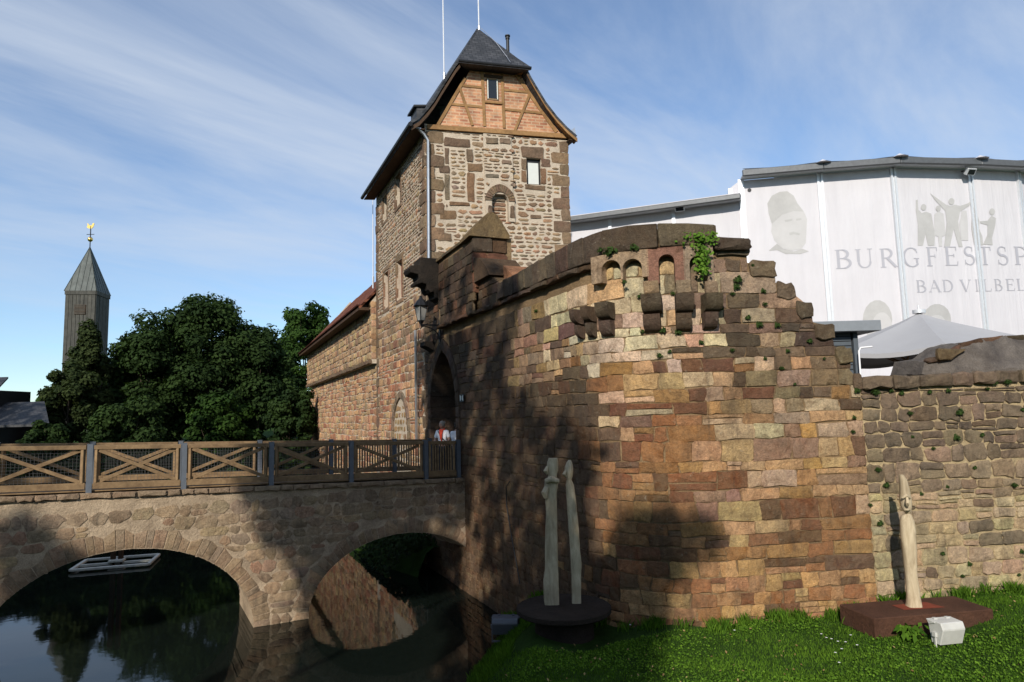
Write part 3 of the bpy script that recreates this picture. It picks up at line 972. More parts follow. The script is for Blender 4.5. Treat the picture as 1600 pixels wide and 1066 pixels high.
# ---------- arched frieze with corbels on the rounded corner
def px_q(u, v): return pk(u, v, .16)
def arch_block(u0, u1, v0, v1, arches, col, d=.20):
    """block between two pixel corners with round-headed niches cut in from below"""
    a, b = px_q(u0, v1), px_q(u1, v0)
    zlo, zhi = a[1], 8.47
    pts = [(a[0], zlo)]
    for (uc, wpx, vt) in arches:
        qc, zt = px_q(uc, vt)
        hw = abs(px_q(uc + wpx / 2, vt)[0] - qc)
        pts.append((qc - hw, zlo))
        pts.append((qc - hw, zt - hw))
        for k in range(1, 8):
            an = pi - pi * k / 8
            pts.append((qc + hw * cos(an), zt - hw + hw * sin(an)))
        pts.append((qc + hw, zt - hw))
        pts.append((qc + hw, zlo))
    pts.append((b[0], zlo)); pts.append((b[0], zhi))
    n = 8
    for k in range(1, n): pts.append((b[0] + (a[0] - b[0]) * k / n, zhi))
    pts.append((a[0], zhi))
    vs, fs = slab(CASTLE, pts, -.05, d)
    mas.add(vs, fs, col, rng, name='arch_block')
arch_block(926, 1012, 395, 445, [(955, 30, 407), (988, 30, 405)], s2l(190, 172, 140, .8))
arch_block(1014, 1068, 390, 445, [(1041, 25, 398)], s2l(158, 122, 104, .78))
arch_block(1069, 1112, 390, 445, [(1090, 27, 400)], s2l(184, 168, 140, .8))
def pier(u0, u1, v0, v1, col, d=.20, name='pier_stone'):
    a, b = px_q(u0, v1), px_q(u1, v0)
    vs, fs = stone_geo(CASTLE, [(a[0], a[1]), (b[0], a[1]), (b[0], b[1]), (a[0], b[1])], rng, .004, .02, .1, .02, .008, d)
    mas.add(vs, fs, col, rng, name=name)
def corbel(u0, u1, v0, v1, col, d0, d1):
    """quarter-round console: deep at the top, curling back to the wall below"""
    a, b = px_q(u0, v1), px_q(u1, v0)
    prof_ = [(d0 - .25, b[1]), (d1, b[1])]
    h = b[1] - a[1]
    for k in range(1, 7):
        an = k / 6 * pi / 2
        prof_.append((d0 + (d1 - d0) * cos(an) if k < 6 else d0, b[1] - h * .35 - h * .65 * sin(an)))
    prof_.append((d0 - .25, a[1]))
    n = len(prof_)
    vs = [CASTLE.p(a[0], z, d) for d, z in prof_] + [CASTLE.p(b[0], z, d) for d, z in prof_]
    fs = [tuple(range(n)), tuple(reversed(range(n, 2 * n)))] + [(i, n + i, n + (i + 1) % n, (i + 1) % n) for i in range(n)]
    mas.add(vs, fs, col, rng, name='corbel')
cg = s2l(96, 84, 74, .7)
for (u0, u1, vp, vm, vb) in ((1005, 1032, 437, 460, 519), (1056, 1080, 437, 460, 517), (1100, 1121, 440, 460, 514)):
    pier(u0 + 1, u1 - 1, vp, vm, pick(rng, [(1, greytan), (1, purple)]))
    vmid = (vm + vb) / 2
    corbel(u0, u1 + 1, vm, vmid + 1, cg, .10, .36)
    corbel(u0 + 1, u1 - 1, vmid + 1, vb, cg, .0, .24)
for (u0, u1, vp, vm, vmid, vb) in ((938, 954, 452, 472, 499, 526), (917, 925, 455, 479, 503, 528), (900.5, 905.5, 458, 484, 507, 530)):
    corbel(u0, u1 + .5, vm, vmid + 1, cg, .10, .34)
    corbel(u0 + .5, u1, vmid + 1, vb, cg, .0, .22)
# gatehouse capping: saddle stones along the parapet, high end stone
zb, za = 10.60, 11.12
q = -1.95
while q < .75:
    l = min(rng.uniform(.55, .9), .8 - q)
    mb = [(.22, zb), (.22, zb + .08), (-.42, za), (-1.05, zb + .08), (-1.05, zb)]
    j = rng.uniform(-.015, .015)
    vs = [CASTLE.p(q + .008, z + j, d) for d, z in mb] + [CASTLE.p(q + l - .008, z + j, d) for d, z in mb]
    fs = [(4, 3, 2, 1, 0), (5, 6, 7, 8, 9)] + [(i, (i + 1) % 5, 5 + (i + 1) % 5, 5 + i) for i in range(5)]
    mas.add(vs, fs, pick(rng, [(1, s2l(112, 100, 74, .75)), (1, s2l(96, 86, 68, .75))]), rng, name='saddle_stone')
    q += l
mb = [(.30, zb + .0), (.30, zb + .10), (.0, zb + .44), (-.30, zb + .74), (-.46, zb + .78), (-.62, zb + .70), (-1.0, zb + .12), (-1.0, zb)]
vs = [CASTLE.p(.72, z - .04, d * .96) for d, z in mb] + [CASTLE.p(1.62, z, d) for d, z in mb]
n = len(mb)
fs = [tuple(reversed(range(n))), tuple(range(n, 2 * n))] + [(i, (i + 1) % n, n + (i + 1) % n, n + i) for i in range(n)]
mas.add(vs, fs, s2l(146, 124, 88, .72), rng, name='saddle_stone')
# end face of the gatehouse parapet: dressed blocks looking at the viewer
class EndFace:
    flat = True
    def __init__(self, q, d0): self.q = q; self.d0 = d0
    def p(self, s, z, d=0.0): return CASTLE.p(self.q + d, z, self.d0 - s)
ef = EndFace(1.5, .17)
for (za_, zb_, cuts, col) in ((10.14, 10.6, (0, .64, 1.13), None), (9.55, 10.14, (0, .45, 1.13), None), (8.9, 9.55, (0, .6, 1.13), None)):
    for c0, c1 in zip(cuts[:-1], cuts[1:]):
        vs, fs = stone_geo(ef, [(c0, za_), (c1, za_), (c1, zb_), (c0, zb_)], rng, .008, .05, .1, .02, .01, .0)
        mas.add(vs, fs, pick(rng, [(2, redb), (2, dbrown), (2, dgrey), (1, s2l(140, 100, 80, .72))]), rng)
# weathered shoulder block below
mb = [(1.56, 9.2), (1.56, 9.95), (2.0, 9.85), (2.6, 9.42), (2.75, 9.2)]
vs = [CASTLE.p(q_, z, .16) for q_, z in mb] + [CASTLE.p(q_, z, -1.0) for q_, z in mb]
fs = [(0, 4, 3, 2, 1), (5, 6, 7, 8, 9)] + [(i, (i + 1) % 5, 5 + (i + 1) % 5, 5 + i) for i in range(5)]
mas.add(vs, fs, s2l(92, 70, 56, .72), rng, name='shoulder_stone')
mb = [(2.7, 8.9), (2.7, 9.5), (3.5, 8.98), (3.5, 8.9)]
vs = [CASTLE.p(q_, z, -.3) for q_, z in mb] + [CASTLE.p(q_, z, -1.5) for q_, z in mb]
fs = [(0, 3, 2, 1), (4, 5, 6, 7)] + [(i, (i + 1) % 4, 4 + (i + 1) % 4, 4 + i) for i in range(4)]
mas.add(vs, fs, s2l(176, 126, 92, .72), rng, name='shoulder_stone')
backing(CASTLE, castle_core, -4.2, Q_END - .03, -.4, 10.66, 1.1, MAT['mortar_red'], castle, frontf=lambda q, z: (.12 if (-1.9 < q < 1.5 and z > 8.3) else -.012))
mas.build(castle)
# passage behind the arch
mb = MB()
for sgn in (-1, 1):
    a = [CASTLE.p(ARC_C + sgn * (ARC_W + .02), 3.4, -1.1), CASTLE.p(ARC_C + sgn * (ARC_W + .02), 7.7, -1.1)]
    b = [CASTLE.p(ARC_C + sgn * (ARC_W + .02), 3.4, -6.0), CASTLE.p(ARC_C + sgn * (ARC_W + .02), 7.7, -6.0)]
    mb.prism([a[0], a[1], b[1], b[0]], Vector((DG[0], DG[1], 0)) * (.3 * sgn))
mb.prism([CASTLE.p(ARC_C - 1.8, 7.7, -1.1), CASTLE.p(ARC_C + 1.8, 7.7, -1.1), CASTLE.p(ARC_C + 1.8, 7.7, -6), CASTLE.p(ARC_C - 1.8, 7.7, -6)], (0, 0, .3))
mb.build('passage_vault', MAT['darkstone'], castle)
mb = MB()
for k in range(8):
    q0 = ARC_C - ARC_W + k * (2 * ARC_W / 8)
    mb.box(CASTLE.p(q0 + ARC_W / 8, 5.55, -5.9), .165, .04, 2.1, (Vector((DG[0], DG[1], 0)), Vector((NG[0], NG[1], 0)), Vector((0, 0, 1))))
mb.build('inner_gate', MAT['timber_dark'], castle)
mb = MB()
mb.prism([CASTLE.p(ARC_C - 1.8, 3.42, .3), CASTLE.p(ARC_C + 1.8, 3.42, .3), CASTLE.p(ARC_C + 1.8, 3.42, -6), CASTLE.p(ARC_C - 1.8, 3.42, -6)], (0, 0, -.3))
mb.build('threshold', MAT['cap'], castle)
# dark machicolation box with stepped corbels at the left end of the gatehouse top
mb = MB()
pr_ = [(0, 10.72), (.78, 10.72), (.78, 10.46), (1.10, 10.42), (1.16, 10.30), (1.10, 10.18), (.84, 10.12), (.80, 9.98), (.92, 9.88), (.88, 9.78), (.70, 9.84), (.56, 9.80), (.52, 9.62), (.40, 9.52), (.30, 9.56), (.22, 9.36), (.0, 9.26)]
mb.prism([CASTLE.p(-2.75, z, d) for d, z in pr_], CASTLE.p(-1.95, 0) - CASTLE.p(-2.75, 0))
mb.build('machicolation_box', MAT['darkstone'], castle, bevel=.015)
# little corbel under the lamp and iron hooks
mb = MB()
mb.prism([CASTLE.p(-3.5, z, d) for d, z in ((0, 7.95), (.35, 7.95), (.38, 7.8), (.2, 7.72), (0, 7.6))], CASTLE.p(-2.9, 0) - CASTLE.p(-3.5, 0))
mb.build('console', MAT['darkstone'], castle, bevel=.01)

# sign plate on the gate wall
sq, sz = pk(725, 622)
sg = empty('wall_sign', CASTLE.p(sq, sz, .06), 'tiny black and white sign plate on the gate wall right of the pointed arch', 'sign')
mb = MB(); ax3 = (Vector((DG[0], DG[1], 0)).normalized(), Vector((NG[0], NG[1], 0)).normalized(), Vector((0, 0, 1)))
mb.box(CASTLE.p(sq, sz, .07), .17, .012, .12, ax3); mb.build('plate', MAT['dark_metal'], sg)
mb = MB()
for s_ in (-1, 1):
    mb.prism([CASTLE.p(sq + s_ * .15, sz + .10, .083), CASTLE.p(sq + s_ * .04, sz + .05, .083), CASTLE.p(sq + s_ * .04, sz - .05, .083), CASTLE.p(sq + s_ * .15, sz - .10, .083)], ax3[1] * .004)
mb.build('mark', MAT['glass_white'], sg)

# =================================================================== RIGHT HAND CURTAIN WALL
rng = random.Random(23)
RW = CASTLE
rw = empty('curtain_wall', CASTLE.p(Q_END + 2, 1.2), 'lower rough stone curtain wall with dark grey top courses beside the stepped bastion', 'castle wall')
a = pk(1345, 588); b = pk(1600, 577); q_rend = Q_END + 9.0
rz = lambda q: a[1] + (b[1] - a[1]) * (q - a[0]) / (b[0] - a[0])
def rw_in(q, z):
    return (q > Q_END - .02) & (a[1] + (b[1] - a[1]) * (q - a[0]) / (b[0] - a[0]) > z)
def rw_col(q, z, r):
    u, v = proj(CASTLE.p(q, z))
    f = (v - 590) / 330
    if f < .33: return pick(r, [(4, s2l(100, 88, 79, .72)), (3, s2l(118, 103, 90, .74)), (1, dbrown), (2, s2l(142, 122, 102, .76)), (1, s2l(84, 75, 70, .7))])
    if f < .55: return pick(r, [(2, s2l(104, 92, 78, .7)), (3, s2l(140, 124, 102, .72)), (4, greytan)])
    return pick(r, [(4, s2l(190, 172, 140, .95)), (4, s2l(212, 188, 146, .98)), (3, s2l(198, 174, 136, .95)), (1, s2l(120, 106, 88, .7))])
mas = Masonry(MAT['curtainstone'])
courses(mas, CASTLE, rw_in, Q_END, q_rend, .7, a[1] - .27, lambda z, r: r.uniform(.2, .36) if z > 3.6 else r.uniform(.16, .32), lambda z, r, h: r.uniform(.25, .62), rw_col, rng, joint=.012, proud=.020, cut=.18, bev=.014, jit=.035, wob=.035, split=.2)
q = Q_END
while q < q_rend - .1:
    l = rng.uniform(.45, .8); l = min(l, q_rend - q)
    vs, fs = stone_geo(CASTLE, [(q, rz(q) - .28), (q + l, rz(q + l) - .28), (q + l, rz(q + l) + rng.uniform(-.02, .02)), (q, rz(q))], rng, .01, .08, .2, .035, .02, .03)
    mas.add(vs, fs, pick(rng, [(3, dgrey), (2, s2l(104, 92, 80, .7))]), rng, name='coping_stone')
    q += l
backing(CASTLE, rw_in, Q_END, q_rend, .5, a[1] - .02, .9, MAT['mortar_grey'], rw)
mas.build(rw)
# ruined wall stump with a sloping mortar cap standing behind the curtain wall
st = empty('ruined_wall', CASTLE.p(Q_END + 4, 5.5, -1.2), 'sloping mortar-capped wall stump rising above the curtain wall at the right edge', 'wall')
RB = Plane((CASTLE.p(Q_END, 0, -1.0).x, CASTLE.p(Q_END, 0, -1.0).y), DR, (DR[1], -DR[0]))
mb = MB()
pts = [(1440, 584), (1446, 563), (1475, 560), (1500, 541), (1535, 532), (1570, 528), (1600, 527), (1660, 527), (1720, 530)]
P = [RB.at(u, v) for u, v in pts]
top = [RB.p(s, z, 0) for s, z in P]
ridge = [RB.p(s + .1, z + .06, -1.1) for s, z in P]
base = [RB.p(s, 5.2, .02) for s, z in P]
v = []; f = []
low = []
for (s, z), i in zip(P, range(len(P))):
    zl = max(5.75 + .12 * min(i, 4) * .4, min(z, 6.0))
    low.append(RB.p(s + (.30, .34, .30, .22, .15, .1, .05, 0, 0)[i], zl, (.03, .10, .2, .35, .5, .55, .55, .55, .55)[i]))
n = len(P)
back = [RB.p(s, 5.0, -1.6) for s, z in P]
mb.add(low + top + ridge + back + [Vector((p.x, p.y, 5.0)) for p in low], [])
for i in range(n - 1):
    for r_ in range(3): mb.f.append((r_ * n + i, r_ * n + i + 1, (r_ + 1) * n + i + 1, (r_ + 1) * n + i))
    mb.f.append((4 * n + i, 4 * n + i + 1, i + 1, i))
mb.f.append((0, n, 2 * n, 3 * n, 4 * n)); mb.f.append((n - 1, 2 * n - 1, 3 * n - 1, 4 * n - 1, 5 * n - 1))
mc = mb.build('mortar_cap', MAT['cap'], st, weld=True)
bm = bmesh.new(); bm.from_mesh(mc.data)
bmesh.ops.subdivide_edges(bm, edges=bm.edges[:], cuts=5, use_grid_fill=True)
from mathutils import noise as mnoise
for v_ in bm.verts:
    d_n = mnoise.fractal(v_.co * 1.7, 1.0, 2.0, 5) * .07 + mnoise.noise(v_.co * 7) * .025
    v_.co += Vector((0, -.5, .8)) * d_n
bm.to_mesh(mc.data); bm.free()
mas = Masonry(MAT['sandstone'])
for i in range(1, n - 1):
    s0_, s1_ = P[i][0], P[i + 1][0]
    k = max(1, int((s1_ - s0_) / .3))
    for j in range(k):
        c0, c1 = s0_ + (s1_ - s0_) * j / k, s0_ + (s1_ - s0_) * (j + 1) / k
        y0 = P[i][1] + (P[i + 1][1] - P[i][1]) * j / k; y1 = P[i][1] + (P[i + 1][1] - P[i][1]) * (j + 1) / k
        vs, fs = stone_geo(RB, [(c0, y0 - .07), (c1, y1 - .07), (c1, y1 + .06), (c0, y0 + .06)], rng, .008, .05, .3, .02, .01, .0)
        mas.add(vs, fs, pick(rng, [(2, s2l(112, 84, 72, .7)), (2, dgrey), (1, dbrown)]), rng, name='edge_stone')
s_, z_ = RB.at(1459, 563)
s2_, z2_ = RB.at(1502, 546)
vs, fs = stone_geo(RB, [(s_, z_), (s_ + .35, z_), (s2_, z2_), (s_, z2_ + .02)], rng, .004, .05, .15, .03, .01, .12)
mas.add(vs, fs, s2l(120, 106, 78, .75), rng)
mas.build(st)

# =================================================================== GATE TOWER
rng = random.Random(5)
tower = empty('gate_tower', v3(T0), 'tall rubble stone gate tower with half-timbered brick gable and slate half-hipped roof', 'tower')
TW = TFRONT.at(893, 380)[0]                    # width of the front
TLEN = 8.45                                    # length of the left side
zs0, zs1 = TFRONT.at(678, 204)[1], TFRONT.at(884, 219)[1]
Z_SILL = (zs0 + zs1) / 2
def rect_px(surf, u0, v0, u1, v1):
    a, b = surf.at(u0, (v0 + v1) / 2), surf.at(u1, (v0 + v1) / 2)
    um = (u0 + u1) / 2
    return min(a[0], b[0]), max(a[0], b[0]), surf.at(um, v1)[1], surf.at(um, v0)[1]
dk = s2l(104, 86, 72, .75); dk2 = s2l(120, 100, 82, .75); br_ = s2l(136, 104, 76, .75); gy = s2l(128, 118, 104, .75)
tmas = Masonry(MAT['towerstone'])
special = []       # rectangles on the front that have their own stones
def tblock(surf, r, col, proud=.04, off=0.0, name='dressed_stone', j=.012):
    s0_, s1_, z0_, z1_ = r
    vs, fs = stone_geo(surf, [(s0_, z0_), (s1_, z0_), (s1_, z1_), (s0_, z1_)], rng, j, proud * .7, .10, .010, .028, off)
    tmas.add(vs, fs, col, rng, name=name)
fblocks = [((814, 230, 850, 248), dk2), ((814, 248, 823, 266), dk2), ((814, 266, 823, 285), br_), ((845, 249, 860, 262), dk), ((845, 263, 853, 288), br_), ((820, 289, 852, 297), dk2),
           ((694, 216, 735, 230), dk), ((695, 231, 702, 257), dk), ((686, 258, 703, 271), dk), ((694, 272, 703, 313), gy), ((729, 233, 739, 253), dk), ((730, 256, 754, 269), br_), ((730, 270, 742, 316), br_), ((702, 316, 734, 322), br_),
           ((686, 328, 713, 343), br_), ((828, 336, 846, 342), dk2), ((684, 364, 706, 377), dk2), ((762, 300 + 22, 769, 336), dk), ((796, 322, 804, 342), dk), ((758, 216, 778, 226), gy), ((780, 217, 797, 226), gy), ((783, 251, 799, 258), gy), ((758, 273, 779, 279), gy)]
fr_rects = []
for r, c in fblocks:
    R_ = rect_px(TFRONT, *r)
    fr_rects.append(R_)
win = rect_px(TFRONT, 823.5, 249, 845, 288.5)
niche_c, niche_top = TFRONT.at(781, 302)
niche_l = TFRONT.at(769, 330)[0]; niche_r = TFRONT.at(794, 330)[0]
niche_w = (niche_r - niche_l) / 2; niche_c = (niche_l + niche_r) / 2
niche_zs = niche_top - niche_w * 1.05; niche_bot = niche_zs - .75
pier_l, pier_r = TFRONT.at(757, 260)[0], TFRONT.at(800.5, 260)[0]
pier_z0 = niche_bot
def niche(s, z, g=0.0):
    hw = parch(z, niche_w + g, niche_w * 1.05 + g * 1.2, niche_zs)
    return (np.abs(s - niche_c) < hw) & (z > niche_bot)
QH = .47
def qlen(k, side): return (.72 if (k + side) % 2 else .38)
def front_core(s, z):
    m = (s > 0) & (s < TW)
    if win[2] < z < win[3]: m &= ~((s > win[0]) & (s < win[1]))
    m &= ~niche(s, z)
    return m
def front_stones(s, z):
    k = int((z - 3) // QH)
    m = (s > qlen(k, 0)) & (s < TW - qlen(k, 1))
    for r in fr_rects:
        if r[2] - .02 < z < r[3] + .02: m &= ~((s > r[0] - .02) & (s < r[1] + .02))
    if win[2] < z < win[3]: m &= ~((s > win[0]) & (s < win[1]))
    m &= ~niche(s, z, .34)
    return m
def toff(s, z): return .07 if (pier_l < s < pier_r and z > pier_z0) else 0.0
def tcol(s, z, r): return pick(r, [(5, s2l(148, 124, 98, .92)), (3, s2l(118, 98, 80, .88)), (4, s2l(176, 150, 116, .95)), (2, s2l(158, 122, 94, .92)), (2, s2l(146, 134, 116, .92)), (2, s2l(186, 144, 112, .92))])
courses(tmas, TFRONT, front_stones, 0, TW, 8.4, Z_SILL, lambda z, r: r.choice((r.uniform(.09, .14), r.uniform(.13, .2), r.uniform(.18, .26))), lambda z, r, h: r.uniform(.14, .34) + h * r.uniform(.2, .9), tcol, rng, joint=.034, proud=.02, cut=.40, bev=.016, jit=.04, wob=.03, split=.1, offf=toff, minlen=.12)
for (r, c), R_ in zip(fblocks, fr_rects): tblock(TFRONT, R_, c, off=toff((R_[0] + R_[1]) / 2, (R_[2] + R_[3]) / 2) * (1 if R_[1] < pier_r + .1 else 0))
# niche arch of radiating small stones and recessed fill
ins, outs = [], []
for k in range(17):
    an = pi - pi * k / 16
    ca, sa = cos(an), sin(an)
    zz_ = niche_zs + niche_w * 1.05 * sa
    hw = parch(zz_ - 1e-5, niche_w, niche_w * 1.05, niche_zs)
    ins.append((niche_c + (hw if ca >= 0 else -hw), zz_))
    ow = niche_w + .30
    zo = niche_zs + (niche_w * 1.05 + .36) * sa
    hw2 = parch(zo - 1e-5, ow, niche_w * 1.05 + .36, niche_zs)
    outs.append((niche_c + (hw2 if ca >= 0 else -hw2), zo))
voussoirs(tmas, TFRONT, ins, outs, -.1, .10, lambda a, b, r: pick(r, [(1, s2l(140, 116, 92, .75)), (1, dk2)]), rng, gap=.022, name='arch_stone')
courses(tmas, TFRONT, lambda s, z: niche(s, z, -.02), 0, TW, niche_bot, niche_top, lambda z, r: r.uniform(.12, .2), lambda z, r, h: r.uniform(.2, .5), lambda s, z, r: pick(r, [(2, s2l(160, 120, 96, .75)), (2, gy)]), rng, joint=.025, proud=.02, cut=.3, bev=.02, wob=.01, split=0, offf=lambda s, z: -.18)
# quoins on both front corners, returned on the left side
z = 3 + QH; k = 1
def zq(k): return 3 + QH * k
for k in range(1, 28):
    za, zb = zq(k), min(zq(k + 1), Z_SILL)
    if za > Z_SILL - .1: break
    c = pick(rng, [(2, dk), (3, s2l(128, 108, 88, .78)), (2, s2l(150, 128, 102, .78))])
    if za > 8: tblock(TFRONT, (-.02, qlen(k, 0), za, zb), c, .045, name='quoin')
    tblock(TLEFT, (-.02, qlen(k + 1, 0), za, zb), c, .045, name='quoin')
    if za > 8: tblock(TFRONT, (TW - qlen(k, 1), TW + .01, za, zb), pick(rng, [(2, dk2), (3, s2l(148, 124, 98, .78)), (1, s2l(164, 138, 106, .78))]), .03, name='quoin')
# left side: rubble above, coursed blocks below
lwins = [rect_px(TLEFT, 618, 274, 626, 322), rect_px(TLEFT, 598, 304, 604.5, 345), rect_px(TLEFT, 620, 406, 629, 468), rect_px(TLEFT, 600, 424, 607, 482)]
bd_l, bd_r = TLEFT.at(641, 660)[0], TLEFT.at(614, 660)[0]
bd_c, bd_w = (bd_l + bd_r) / 2, abs(bd_r - bd_l) / 2 - .22
bd_top = TLEFT.at(628, 612)[1] - .25
bd_zs = bd_top - bd_w * 1.15
def bdoor(s, z, g): return np.abs(s - bd_c) < parch(z, bd_w + g, bd_w * 1.15 + g * 1.2, bd_zs)
Z_ROOFL = TLEFT.at(590, 300)[1]
_DBo = (TFRONT.p(0, 0, .42).x, TFRONT.p(0, 0, .42).y)
_TB = Plane(_DBo, E1, (0.243, -0.970))
_L = [_TB.at(u, v) for u, v in ((643, 193), (655, 186), (668, 172), (680, 156))]
_sh = (v3(T0) - _TB.o).dot(E1.to_3d().normalized())
ZL_TOP = float(np.interp(_sh - .05, [a[0] for a in _L], [a[1] for a in _L])) - .20
def left_core(s, z):
    m = (s > 0) & (s < TLEN)
    for r in lwins:
        if r[2] < z < r[3]: m &= ~((s > r[0]) & (s < r[1]))
    return m
def left_stones(s, z):
    k = int((z - 3) // QH)
    m = (s > qlen(k + 1, 0)) & (s < TLEN - (.3 if k % 2 else .55))
    for r in lwins:
        if r[2] - .2 < z < r[3] + .25: m &= ~((s > r[0] - .16) & (s < r[1] + .16))
    if z > 3: m &= ~bdoor(s, z, .26)
    return m
def lcol(s, z, r):
    if z < 8.0: return pick(r, [(4, s2l(206, 160, 120, 1.05)), (3, s2l(176, 116, 86, 1.0)), (3, s2l(204, 164, 124, 1.05)), (2, s2l(150, 124, 98, .95)), (1, s2l(158, 96, 74, .95))])
    if z < 10.4: return pick(r, [(4, s2l(192, 158, 120, 1.0)), (2, s2l(132, 110, 90, .95)), (2, s2l(170, 138, 104, .75)), (1, s2l(140, 90, 70, .75))])
    return tcol(s, z, r)
courses(tmas, TLEFT, left_stones, 0, TLEN, -.2, 10.0, lambda z, r: r.uniform(.22, .36), lambda z, r, h: r.uniform(.26, .66), lcol, rng, joint=.016, proud=.022, cut=.18, bev=.016, jit=.03, wob=.03, split=.12)
courses(tmas, TLEFT, left_stones, 0, TLEN, 10.0, ZL_TOP, lambda z, r: r.choice((r.uniform(.1, .15), r.uniform(.14, .24))), lambda z, r, h: r.uniform(.16, .44), lcol, rng, joint=.028, proud=.02, cut=.4, bev=.016, jit=.03, wob=.03, split=.1)
for k in range(0, 27):
    za, zb = zq(k), min(zq(k + 1), ZL_TOP)
    if za < ZL_TOP - .1: tblock(TLEFT, (TLEN - (.3 if k % 2 else .55), TLEN + .02, za, zb), pick(rng, [(2, dk), (2, dk2)]), .04, name='quoin')
for i, r in enumerate(lwins):
    c = dk2 if i < 2 else s2l(150, 122, 96, .75)
    tblock(TLEFT, (r[0] - .16, r[1] + .16, r[3], r[3] + .24), c); tblock(TLEFT, (r[0] - .16, r[1] + .16, r[2] - .18, r[2]), c)
    nn = 3
    for j in range(nn):
        za, zb = r[2] + (r[3] - r[2]) * j / nn, r[2] + (r[3] - r[2]) * (j + 1) / nn
        tblock(TLEFT, (r[0] - .16, r[0], za, zb), c, j=.006); tblock(TLEFT, (r[1], r[1] + .16, za, zb), c, j=.006)
for sgn in (-1, 1):
    pi_, po_ = [], []
    for i in range(6):
        z = 3.3 + (bd_zs - 3.3) * i / 5
        pi_.append((bd_c + sgn * bd_w, z)); po_.append((bd_c + sgn * (bd_w + .24), z))
    for i in range(1, 6):
        f = sin(i / 5 * pi / 2)
        z, zo = bd_zs + bd_w * 1.15 * f, bd_zs + (bd_w * 1.15 + .29) * f
        pi_.append((bd_c + sgn * parch(z - 1e-6, bd_w, bd_w * 1.15, bd_zs), z)); po_.append((bd_c + sgn * parch(zo - 1e-6, bd_w + .24, bd_w * 1.15 + .29, bd_zs), zo))
    voussoirs(tmas, TLEFT, pi_, po_, -.1, .08, lambda a, b, r: pick(r, [(1, gy), (1, s2l(140, 126, 104, .75))]), rng, name='arch_stone')
courses(tmas, TLEFT, lambda s, z: bdoor(s, z, -.02), 0, TLEN, 3.3, bd_top, lambda z, r: r.uniform(.28, .38), lambda z, r, h: r.uniform(.35, .6), lambda s, z, r: pick(r, [(3, s2l(186, 150, 100, .75)), (1, s2l(170, 120, 90, .75))]), rng, joint=.02, proud=.03, cut=.25, bev=.03, wob=.01, split=0, offf=lambda s, z: -.03)
backing(TFRONT, front_core, 0, TW, 3.0, Z_SILL, .5, MAT['mortar_pale'], tower, dz=.12, frontf=lambda s, z: (.058 if (pier_l < s < pier_r and z > pier_z0) else -.004))
backing(TLEFT, left_core, 0.004, TLEN, .0, ZL_TOP, .5, MAT['mortar_pale'], tower, dz=.12, front=-.004)
tmas.build(tower)
# the rest of the body behind the two visible skins
mb = MB()
o = v3(T0)
e1, e2 = E1.to_3d().normalized(), E2.to_3d().normalized()
mb.prism([o + e1 * .45 + e2 * .45, o + e1 * (TW - .003) + e2 * .45, o + e1 * (TW - .003) + e2 * TLEN, o + e1 * .45 + e2 * TLEN], (0, 0, ZL_TOP))
mb.build('wall_body', MAT['mortar_pale'], tower)
# niche back
r_ = (niche_c - niche_w - .05, niche_c + niche_w + .05, niche_bot - .02, niche_top + .05)
mb = MB(); mb.prism([TFRONT.p(r_[0], r_[2], -.2), TFRONT.p(r_[1], r_[2], -.2), TFRONT.p(r_[1], r_[3], -.2), TFRONT.p(r_[0], r_[3], -.2)], TFRONT.n * -.1)
mb.build('niche_back', MAT['mortar_pale'], tower)
# front window
wn = MB(); wn.prism([TFRONT.p(win[0], win[2], -.12), TFRONT.p(win[1], win[2], -.12), TFRONT.p(win[1], win[3], -.12), TFRONT.p(win[0], win[3], -.12)], TFRONT.n * -.06)
wob_ = wn.build('window', MAT['dark_metal'], tower)
mb = MB(); mb.prism([TFRONT.p(win[0] + .07, win[2] + .05, -.115), TFRONT.p(win[1] - .07, win[2] + .05, -.115), TFRONT.p(win[1] - .07, win[3] - .12, -.115), TFRONT.p(win[0] + .07, win[3] - .12, -.115)], TFRONT.n * .02)
mb.build('pane', MAT['glass_white'], wob_)
for i, r in enumerate(lwins):
    mb = MB(); mb.prism([TLEFT.p(r[0], r[2], -.2), TLEFT.p(r[1], r[2], -.2), TLEFT.p(r[1], r[3], -.2), TLEFT.p(r[0], r[3], -.2)], TLEFT.n * -.1)
    mb.build('window_infill', MAT['glass_dark'] if i < 2 else MAT['rust'], tower)
    if i < 2:
        mb = MB(); mb.prism([TLEFT.p(r[0], r[2], -.19), TLEFT.p(r[0] + (r[1] - r[0]) * .45, r[2], -.19), TLEFT.p(r[0] + (r[1] - r[0]) * .45, r[3], -.19), TLEFT.p(r[0], r[3], -.19)], TLEFT.n * .05)
        mb.build('shutter', MAT['timber_gable'], tower)
